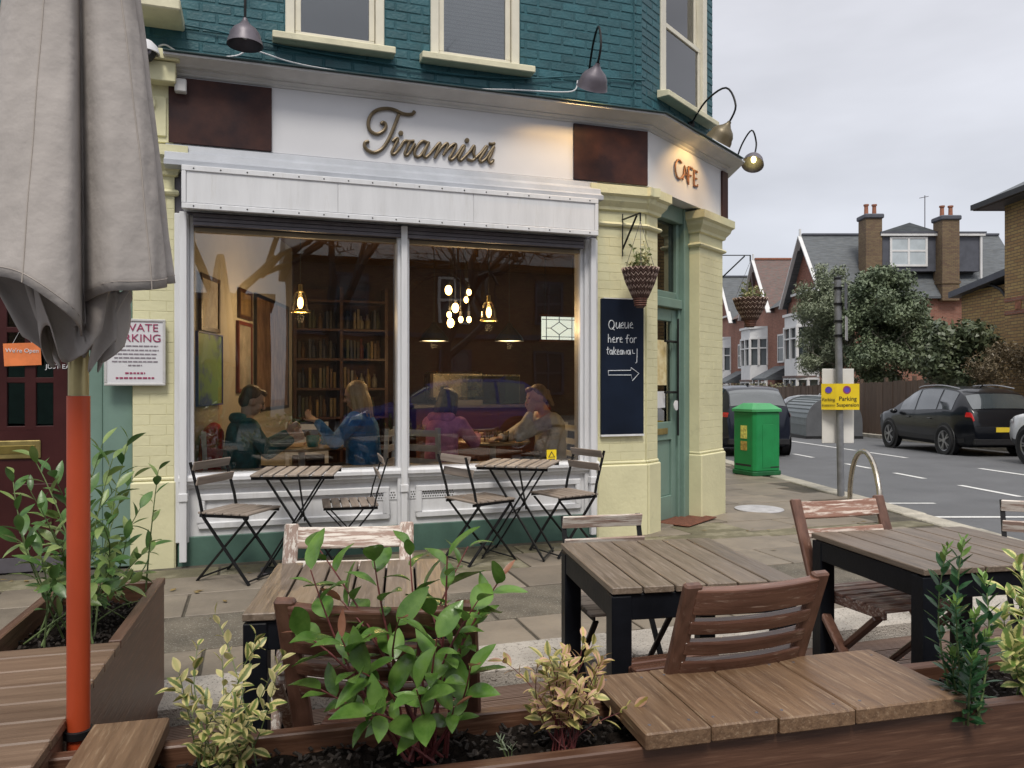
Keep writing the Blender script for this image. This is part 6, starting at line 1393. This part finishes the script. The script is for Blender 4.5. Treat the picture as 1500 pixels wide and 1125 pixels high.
# bookshelf
def wl(px, py, v): return PV(px, py, v)
b0_ = wl(432, 560, 3.9); b1_ = wl(566, 560, 3.9)
bk = T('bookshelf', 'tall mahogany shelf unit crowded with jars and books in the cafe', 'shelf', (b0_.x, b0_.y, ZI), TH); LB = (b1_-b0_).length
for x in (0, LB/2, LB): MB().box(x-.02, 0, 0, x+.02, .35, 2.55).build('upright', m_dkred, bk)
for z in (.05, .45, .85, 1.22, 1.6, 1.98, 2.35): MB().box(.02, 0, z, LB-.02, .34, z+.03).build('shelf_board', m_dkred, bk)
MB().box(0, .34, 0, LB, .36, 2.55).build('back', m_iback, bk)
cols = [(.3, .06, .04), (.05, .07, .16), (.4, .33, .22), (.12, .14, .08), (.5, .46, .4), (.25, .13, .05), (.45, .30, .10), (.06, .05, .05)]
cm = [M('stock_colour', tuple(x*.45 for x in c), .5, .2, 12, 0) for c in cols]
jar = [MB().lathe([(0, 0), (.035, 0), (.037, .01), (.037, .13), (.025, .16), (.014, .18), (.014, .23), (0, .23)], 10).mesh('bottle', c, True) for c in cm]
bok = [MB().box(-.016, -.09, 0, .016, .09, .24).mesh('book', c) for c in cm]
for z in (.85, 1.22, 1.6, 1.98):
    x = .06
    while x < LB-.08:
        isb = rnd.random() < .55; me = rnd.choice(bok if isb else jar)
        if abs(x-LB/2) > .05:
            p = V((b0_.x, b0_.y, 0))+V((EU.x, EU.y, 0))*x+V((EV.x, EV.y, 0))*.16
            q = mk('book' if isb else 'bottle', me, None, 0, (p.x, p.y, ZI+z+.031), (0, 0, TH)); q.scale = (1, 1, rnd.uniform(.8, 1.15))
            tag(q, 'upright book on the mahogany cafe shelf unit' if isb else 'bottle on the mahogany cafe shelf unit', 'book' if isb else 'bottle', 'books on the cafe shelf unit' if isb else 'bottles on the cafe shelf unit')
        x += .045 if isb else .085
# counter with display case
c0_ = wl(610, 600, 3.2); c1_ = wl(800, 600, 3.2); ct = T('counter', 'dark service counter with glass display at the back of the cafe', 'counter', (c0_.x, c0_.y, ZI), TH); LC = (c1_-c0_).length
MB().box(0, 0, 0, LC, .6, 1.0).build('cabinet', m_dkred, ct); MB().box(-.03, -.03, 1.0, LC+.03, .63, 1.04).build('worktop', m_dkgrey, ct)
MB().box(LC*.35, .05, 1.04, LC*.8, .5, 1.4).build('display_glass', m_glass2, ct); MB().box(LC*.35, .05, 1.4, LC*.8, .5, 1.42).build('display_top', m_steel, ct)
ce = T('coffee_machine', 'chrome coffee machine on the dark cafe counter', 'coffee machine', tuple(V((c0_.x, c0_.y, ZI+1.04))+V((EU.x, EU.y, 0))*.55+V((EV.x, EV.y, 0))*.3), TH)
MB().box(-.35, -.22, .06, .35, .22, .42).build('body', m_steel, ce, bevel=.03); MB().box(-.3, -.3, 0, .3, .2, .06).build('tray', m_dkgrey, ce)
for x in (-.18, .18): MB().lathe([(.04, 0), (.04, .05)], 12, (x, -.26, .18)).bar((x, -.26, .2), (x, -.42, .19), .025, .02).build('portafilter', m_trim, ce)
# lit stained glass panel
sgp = wl(819, 481, 3.3); s_ = T('leaded_light_panel', 'lit leaded glass panel with a diamond hanging in the cafe', 'panel', sgp, TH); hwid = (wl(844, 481, 3.3)-wl(794, 481, 3.3)).length/2; hh_ = hwid*.62
MB().box(-hwid, 0, -hh_, hwid, .02, hh_).build('glass', EM('lit_opal_glass', (.75, .82, .74), .75), s_)
m = MB(); d = .008
for a, b in (((-1, -.75), (1, -.75)), ((-1, .75), (1, .75)), ((-.75, -1), (-.75, 1)), ((.75, -1), (.75, 1)), ((-.5, 0), (0, .55)), ((0, .55), (.5, 0)), ((.5, 0), (0, -.55)), ((0, -.55), (-.5, 0)), ((-.75, 0), (-.5, 0)), ((.5, 0), (.75, 0)), ((0, .55), (0, 1)), ((0, -.55), (0, -1))): m.bar((a[0]*hwid, -.004, a[1]*hh_), (b[0]*hwid, -.004, b[1]*hh_), d, .008)
m.build('lead_lines', m_print, s_)
MB().box(-hwid-.03, -.005, -hh_-.03, hwid+.03, .025, -hh_).box(-hwid-.03, -.005, hh_, hwid+.03, .025, hh_+.03).build('frame', m_dkred, s_)
MB().tube([(-hwid*.8, .01, hh_), (-hwid*.8, .01, ZIC-sgp.z)], .004, 4).tube([(hwid*.8, .01, hh_), (hwid*.8, .01, ZIC-sgp.z)], .004, 4).build('hanging_wire', m_print, s_)
# pendant lamps
m_fil = EM('glowing_filament', (1, .60, .20), 9); m_clearg = GLASS('clear_lamp_glass', (.95, .9, .8), .04)
def plight(par, loc, e_):
    ld = bpy.data.lights.new('lamp_light', 'POINT'); ld.energy = e_; ld.color = (1, .66, .32); ld.shadow_soft_size = .04
    q = bpy.data.objects.new('lamp_light', ld); COL.objects.link(q); q.parent = par; q.location = loc
for px, py, lab in ((440, 442, 'clear glass bell pendant over the teal hooded diner'), (716, 456, 'clear glass bell pendant beside the cluster of bare bulbs')):
    p = wl(px, py, 1.3); o = T('bell_pendant', lab, 'lamp', p, 0, 'glass bell pendants')
    MB().lathe([(.03, .10), (.05, .08), (.075, .02), (.085, -.08), (.088, -.1)], 20).build('glass_shade', m_clearg, o, smooth=True)
    MB().lathe([(.085, -.1), (.09, -.095), (.088, -.088)], 20).build('shade_rim', m_brass, o)
    MB().ball((0, 0, -.01), (.028, .028, .055)).build('bulb', m_fil, o, smooth=True); MB().lathe([(0, .17), (.018, .16), (.022, .09), (0, .09)], 12).build('lamp_holder', m_brass, o)
    MB().tube([(0, 0, .16), (0, 0, ZIC-p.z)], .004, 5).build('flex', m_print, o); plight(o, (0, 0, -.16), 10)
cl0 = wl(672, 370, 1.7); o = T('bulb_cluster', 'cluster of bare glowing bulbs hung from a wooden ceiling plate', 'lamp', (cl0.x, cl0.y, ZIC), TH)
MB().box(-.2, -.2, -.05, .2, .2, -.001).build('ceiling_plate', WOOD('orange_wood', (.22, .09, .03), (.32, .14, .05), 'x', .5), o)
for i, (px, py) in enumerate(((657, 425), (687, 428), (683, 439), (667, 451), (658, 461), (660, 473), (675, 468), (687, 468))):
    q = wl(px, py, 1.6+.03*(i % 3)); l_ = Matrix.Rotation(-TH, 4, 'Z') @ (q-V((cl0.x, cl0.y, ZIC)))
    r = .038 if i in (0, 3, 5) else .026
    MB().ball(l_, (r, r, r*1.35)).build('bulb', m_fil, o, smooth=True); MB().lathe([(.014, .03), (.016, .08), (.006, .09)], 8, l_).build('lamp_holder', m_print, o); MB().tube([l_+V((0, 0, .08)), (l_.x*.4, l_.y*.4, -.05)], .003, 4).build('flex', m_print, o)
    if i in (3, 5): plight(o, l_+V((0, -.08, 0)), 4)
for px, py, lab in ((636, 500, 'black dome pendant over the coffee machine'), (746, 500, 'black dome pendant over the glass display')):
    p = wl(px, py, 2.6); o = T('dome_pendant', lab, 'lamp', p, 0, 'black dome pendants')
    MB().lathe([(.02, .22), (.04, .18), (.10, .12), (.16, .04), (.175, 0), (.168, .0), (.15, .035), (.09, .11), (0, .16)], 24).build('lamp_shade', m_trim, o, smooth=True)
    MB().lathe([(0, .012), (.16, .01)], 24).build('lit_opening', EM('warm_lit_opening', (1, .85, .55), 2.2), o); MB().tube([(0, 0, .2), (0, 0, ZIC-p.z)], .004, 5).build('flex', m_print, o); plight(o, (0, 0, -.05), 6)
# window sticker
p = PV(808, 668, .026); o = T('warning_sticker', 'yellow warning triangle sticker low on the window glass', 'sticker', p, TH)
MB().box(-.045, 0, -.06, .045, .002, .055).build('label', m_yel, o); MB().prism([(-.032, -.012), (.032, -.012), (0, .042)], -.0015, -.0005, 'y').build('triangle', m_print, o); MB().prism([(-.02, -.006), (.02, -.006), (0, .028)], -.003, -.0016, 'y').build('triangle_fill', m_yel, o)
for z in (-.028, -.042): MB().box(-.03, -.0015, z-.004, .03, -.0005, z+.004).build('print', m_print, o)
# tables and chairs inside
m_itop = WOOD('pale_round_table', (.36, .25, .14), (.48, .36, .22), 'x', .4)
def itable(px, v, lab, r=.36):
    p = UV(FU(px, v=v), v, ZI); o = T('round_table', lab, 'table', p, TH, 'round tables inside the cafe')
    MB().lathe([(0, .73), (r-.01, .73), (r, .738), (r, .752), (r-.01, .76), (0, .76)], 36).build('table_top', m_itop, o, smooth=True)
    MB().lathe([(.03, .73), (.028, .1), (.05, .06), (.2, .03), (.22, .0)], 20).build('pedestal', m_white, o, smooth=True); return p
t1 = itable(442, .85, 'pale round table between the teal hoodie and denim diners'); t2 = itable(722, .9, 'pale round table between the pink hoodie and grey sweatshirt diners')
m_teal_c = M('aqua_ceramic', (.12, .36, .31), .25, .1, 8, 0); m_wcer = M('white_ceramic', (.7, .7, .68), .25, .05, 8, 0); m_wat = GLASS('tumbler_glass', (.9, .88, .82), .06)
def cup(p, dx, dy, mat, lab, r=.042, h=.075, z=.76+ZI):
    q = V((p.x, p.y, z))+V((EU.x, EU.y, 0))*dx+V((EV.x, EV.y, 0))*dy; o = T('cup', lab, 'cup', q, TH)
    MB().lathe([(0, .0), (r*.7, 0), (r*.85, .01), (r, h*.6), (r, h), (r*.9, h), (r*.88, h*.6), (0, .012)], 18).build('bowl', mat, o, smooth=True); MB().tube(spl([(r*.95, 0, h*.8), (r*1.5, 0, h*.7), (r*1.45, 0, h*.35), (r*.9, 0, h*.25)]), .005, 6).build('handle', mat, o)
cup(t1, .08, -.2, m_teal_c, 'large aqua cup on the round table near the teal hoodie', .055, .095); cup(t1, .24, -.05, m_teal_c, 'aqua cup on the round table in front of the denim jacket', .042, .07); cup(t2, .12, -.15, m_wcer, 'white cup on the round table by the grey sweatshirt')
for i, (dx, dy) in enumerate(((-.12, -.2), (-.05, -.22), (.02, -.1), (-.2, -.1), (.05, -.24))):
    q = V((t2.x, t2.y, .76+ZI))+V((EU.x, EU.y, 0))*dx+V((EV.x, EV.y, 0))*dy
    tag(MB().lathe([(0, 0), (.028, 0), (.034, .1), (.032, .1), (.026, .008), (0, .006)], 14).build('tumbler', m_wat, smooth=True, loc=q), 'clear tumbler on the round table by the grey sweatshirt', 'glass', 'tumblers on the round table')
q = V((t2.x, t2.y, .76+ZI))+V((EU.x, EU.y, 0))*.12; tag(MB().lathe([(.0, 0), (.07, 0), (.085, .012), (.08, .014), (.0, .006)], 22).build('plate', m_wcer, smooth=True, loc=q), 'small white plate on the round table by the tumblers', 'plate')
def ichair(lab, px, v, rz):
    p = UV(FU(px, v=v), v, ZI); o = T('painted_chair', lab, 'chair', p, rz, 'white painted chairs inside the cafe')
    for x in (-.19, .19):
        MB().bar((x, -.2, 0), (x, -.24, .92), .035, .035).build('back_post', m_white, o); MB().bar((x, .2, 0), (x, .2, .44), .035, .035).build('leg', m_white, o)
    for z in (.62, .74, .87): MB().bar((-.19, -.23, z), (.19, -.23, z), .018, .055).build('back_slat', m_white, o)
    MB().box(-.21, -.21, .44, .21, .22, .47).build('seat', m_white, o, bevel=.005)
ichair('white painted chair on the window-far side of the table with aqua cups', 452, 1.55, TH+R(180)); ichair('white painted chair under the pink hooded diner', 640, .62, TH-R(50)); ichair('white painted chair under the grey sweatshirt diner', 806, .75, TH+R(90)); ichair('white painted chair under the denim jacketed diner', 533, .6, TH+R(70)); ichair('white painted chair draped in red under the teal hooded diner', 346, .6, TH-R(90))
# ---------------------------------------------------------------- people
def cap(m, p, q, r0, r1, n=14):
    p, q = V(p), V(q); m.tube([p.lerp(q, i/4) for i in range(5)], [r0+(r1-r0)*i/4 for i in range(5)], n); m.ball(p, r0, n, 8); m.ball(q, r1, n, 8)
def blob(name, m, vox, mat, parent, it=5):
    me = MB.mesh(m, name); ob = bpy.data.objects.new(name, me); COL.objects.link(ob)
    r = ob.modifiers.new('r', 'REMESH'); r.mode = 'VOXEL'; r.voxel_size = vox; s = ob.modifiers.new('s', 'SMOOTH'); s.iterations = it; s.factor = .5
    bpy.context.view_layer.update(); e_ = bpy.data.meshes.new_from_object(ob.evaluated_get(bpy.context.evaluated_depsgraph_get())); bpy.data.objects.remove(ob)
    e_.materials.clear(); e_.materials.append(mat)
    for p in e_.polygons: p.use_smooth = True
    return mk(name, e_, parent)
def hand(m, w_, d, n, curl=.5, s=1):
    w_, d, n = V(w_), V(d).normalized(), V(n); n = (n-d*n.dot(d)).normalized(); x = d.cross(n)*s
    c = w_+d*.05
    for i in range(-2, 3): cap(m, w_+x*i*.012, w_+d*.085+x*i*.018, .012, .011, 8)
    for i, L_ in enumerate((.062, .075, .07, .055)):
        b = w_+d*.088+x*(i-1.5)*.021; d2 = (d*math.cos(curl)-n*math.sin(curl)); k1 = b+d2*L_*.5; d3 = d*math.cos(curl*2)-n*math.sin(curl*2); cap(m, b, k1, .0095, .0088, 8); cap(m, k1, k1+d3*L_*.5, .0088, .0075, 8)
    b = w_+d*.03-x*.034; k1 = b+(d*.6-x*.7).normalized()*.04; cap(m, b, k1, .012, .010, 8); cap(m, k1, k1+(d*.9-x*.2).normalized()*.03, .010, .008, 8)
def person(label, loc, rz, J, skin, topm, legm, hairm, hair, hood=False):
    o = T('person', label, 'person', loc, rz); body = MB()
    hc = V(J['head']); hd = V(J['look']).normalized(); hu = V(J.get('hup', (0, 0, 1))); hx = hd.cross(hu).normalized(); hu = hx.cross(hd)
    HM = Matrix((hx, hd, hu)).transposed().to_4x4(); HM.translation = hc
    h = MB(HM); h.ball((0, -.008, .02), (.076, .096, .098), 20, 14); h.ball((0, .025, -.055), (.055, .062, .062), 16, 10); h.ball((0, .045, -.088), (.028, .03, .024), 12, 8); cap(h, (0, .088, .01), (0, .108, -.026), .010, .014, 8); h.ball((0, .08, -.062), (.024, .016, .010), 10, 6)
    for s in (-1, 1): h.ball((s*.074, -.008, -.012), (.012, .022, .032), 10, 8); h.ball((s*.034, .076, .024), (.02, .014, .008), 8, 6); h.ball((s*.042, .06, -.03), (.026, .026, .026), 10, 8)
    body.v += h.v; body.f += h.f
    nk = V(J['neck']); ch = V(J['chest']); pe = V((0, 0, .53)); cap(body, hc+HM.to_3x3() @ V((0, -.02, -.06)), nk, .05, .056); cap(body, nk, ch, .06, .12); cap(body, ch, pe, .13, .14)
    top = MB(); cap(top, ch+V((0, 0, .05)), pe, .145, .16, 18); leg = MB()
    for i, s in enumerate((-1, 1)):
        sh = nk+V(J['sh'])*s+V((0, 0, -.055)); el, wr_ = V(J['el'][i]), V(J['wr'][i]); cap(body, nk, sh, .05, .055); cap(body, sh, el, .05, .04); cap(body, el, wr_, .04, .027)
        cap(top, ch+V((0, 0, .08)), sh, .10, .075); cap(top, sh, el, .072, .058); cap(top, el, el.lerp(wr_, .9), .058, .042); hand(body, wr_, J['hd'][i], J['hn'][i], J['cu'][i], s)
        kn = V((s*.11, .42, .52)); an = V((s*.12, .40, .09)); cap(body, pe+V((s*.09, 0, 0)), kn, .085, .055); cap(body, kn, an, .055, .035); cap(body, an, an+V((0, .14, -.045)), .04, .03)
        cap(leg, pe+V((s*.09, 0, 0)), kn, .10, .07); cap(leg, kn, an, .07, .055)
    blob('body', body, .0075, skin, o, 4); blob('top', top, .012, topm, o, 6); blob('trousers', leg, .014, legm, o, 4)
    hm_ = MB(HM); hair(hm_)
    blob('hair', hm_, .0062, hairm, o, 2)
    if hood:
        hd_ = MB(); 
        for i in range(9): a = math.pi*(i/8); hd_.ball(nk+V((.10*math.cos(a), -.05-.05*math.sin(a), .01)), (.05, .045, .045), 10, 8)
        blob('hood', hd_, .012, topm, o, 5)
    for s in (-1, 1): MB(HM).ball((s*.033, .083, .008), (.011, .006, .007), 10, 6).build('eye', m_print, o, smooth=True)
    MB(HM).ball((0, .096, -.064), (.022, .006, .005), 10, 6).build('mouth', M('lip', (.30, .11, .10), .5, .1, bump=0), o, smooth=True)
    return o
m_skin = M('skin', (.62, .40, .30), .5, .08, 12, .05, 80, sub=.15)
def cloth(n_, c): return M(n_, c, .85, .3, 6, .8, 14, worn=tuple(min(1, x*1.4) for x in c), wlo=.5, whi=.75, bdist=.04)
def h_short(h): h.ball((0, -.03, .045), (.085, .088, .085), 18, 12); h.ball((0, -.055, -.01), (.078, .06, .075), 16, 10); h.ball((0, .045, .09), (.06, .045, .03), 12, 8)
def h_long(h):
    h.ball((0, -.025, .045), (.088, .095, .086), 18, 12)
    for i in range(34):
        a = math.pi*(-.08+1.16*i/33); x, y = .086*math.cos(a), -.012-.088*math.sin(a); e_ = -.19+rnd.uniform(-.07, .05)
        P = spl([(x*.75, y*.75, .085), (x, y, .02), (x*1.12+rnd.uniform(-.012, .012), y*1.15, -.09), (x*1.05+rnd.uniform(-.025, .025), y*1.02+rnd.uniform(-.01, .02), e_)], 3)
        h.tube(P, [.017-.010*q/(len(P)-1) for q in range(len(P))], 7)
def h_tied(h): h.ball((0, -.03, .045), (.084, .09, .083), 18, 12); h.ball((0, -.06, -.005), (.068, .055, .065), 16, 10); h.ball((0, .05, .085), (.055, .04, .03), 12, 8); cap(h, (0, -.115, .02), (0, -.15, -.10), .03, .016, 10); h.ball((0, -.12, .03), (.032, .03, .03), 10, 8)
def hairm(n_, a, b): return M(n_, a, .45, col2=b, scale=2, bump=.5, bs=8, st=(14, 14, 1.5))
E = lambda a: TH+a-R(90)
person('diner in a teal hooded jacket with short brown hair seated by the pictures', UV(FU(352, v=.58), .58, ZI), E(R(6)), dict(head=(0, .10, 1.16), look=(0, 1, -.45), neck=(0, .05, 1.01), chest=(0, .03, .84), sh=(.165, 0, 0), el=((-.2, .22, .76), (.2, .2, .74)), wr=((-.13, .40, .88), (.12, .40, .84)), hd=((.2, .6, .5), (-.2, .7, .3)), hn=((-1, 0, 0), (1, 0, 0)), cu=(.6, .7)),
       m_skin, cloth('teal_jacket', (.03, .15, .17)), cloth('navy_trousers', (.02, .04, .16)), hairm('brown_hair', (.05, .025, .015), (.12, .065, .035)), h_short, True)
person('long blonde haired diner in a blue denim jacket facing away from the mullion', UV(FU(534, v=.62), .62, ZI), E(R(160)), dict(head=(0, .08, 1.20), look=(.1, 1, -.25), neck=(0, .05, 1.05), chest=(0, .02, .86), sh=(.17, 0, 0), el=((-.24, .2, .80), (.22, .22, .78)), wr=((-.14, .38, .98), (.12, .42, .80)), hd=((.3, .7, .3), (-.2, 1, 0)), hn=((0, -.3, -1), (0, 0, 1)), cu=(.7, .4)),
       m_skin, cloth('denim_jacket', (.05, .22, .50)), cloth('dark_trousers', (.03, .035, .05)), hairm('blonde_hair', (.42, .28, .14), (.68, .52, .32)), h_long)
person('dark haired diner in a pink hoodie seated by the mullion', UV(FU(646, v=.66), .66, ZI), E(R(42)), dict(head=(0, .12, 1.13), look=(0, 1, -.35), neck=(0, .06, .99), chest=(0, .02, .82), sh=(.165, 0, 0), el=((-.22, .22, .76), (.22, .22, .76)), wr=((-.12, .42, .82), (.12, .42, .82)), hd=((.1, 1, .1), (-.1, 1, .1)), hn=((0, 0, 1), (0, 0, 1)), cu=(.4, .4)),
       m_skin, cloth('pink_hoodie', (.66, .28, .50)), cloth('black_trousers', (.02, .02, .025)), hairm('dark_hair', (.02, .013, .01), (.05, .03, .02)), h_long, True)
person('brown haired woman in a grey sweatshirt resting her cheek on her hand', UV(FU(806, v=.70), .70, ZI), E(R(186)), dict(head=(.0, .15, 1.17), look=(.1, 1, -.2), hup=(.12, 0, 1), neck=(0, .06, 1.02), chest=(0, .0, .84), sh=(.165, 0, 0), el=((-.14, .40, .82), (.16, .36, .80)), wr=((-.105, .26, 1.03), (.0, .52, .80)), hd=((.25, -.25, 1), (-.4, .8, 0)), hn=((.9, .1, .1), (0, 0, 1)), cu=(.35, .3)),
       m_skin, cloth('grey_sweatshirt', (.62, .58, .53)), cloth('grey_trousers', (.08, .08, .09)), hairm('light_brown_hair', (.16, .095, .055), (.30, .20, .12)), h_tied)
# red coat over the first chair
p = UV(FU(312, v=.60), .60, ZI); o = T('red_coat', 'crimson coat draped over the chair behind the teal hooded diner', 'coat', p, TH)
m = MB(); cap(m, (0, -.12, .9), (0, .18, .92), .06, .06); cap(m, (-.02, -.12, .88), (-.06, -.14, .3), .07, .09); cap(m, (-.02, .16, .88), (-.05, .18, .3), .07, .09); cap(m, (0, 0, .88), (-.05, 0, .32), .09, .11)
blob('coat_body', m, .014, cloth('crimson_coat', (.42, .02, .04)), o, 6)
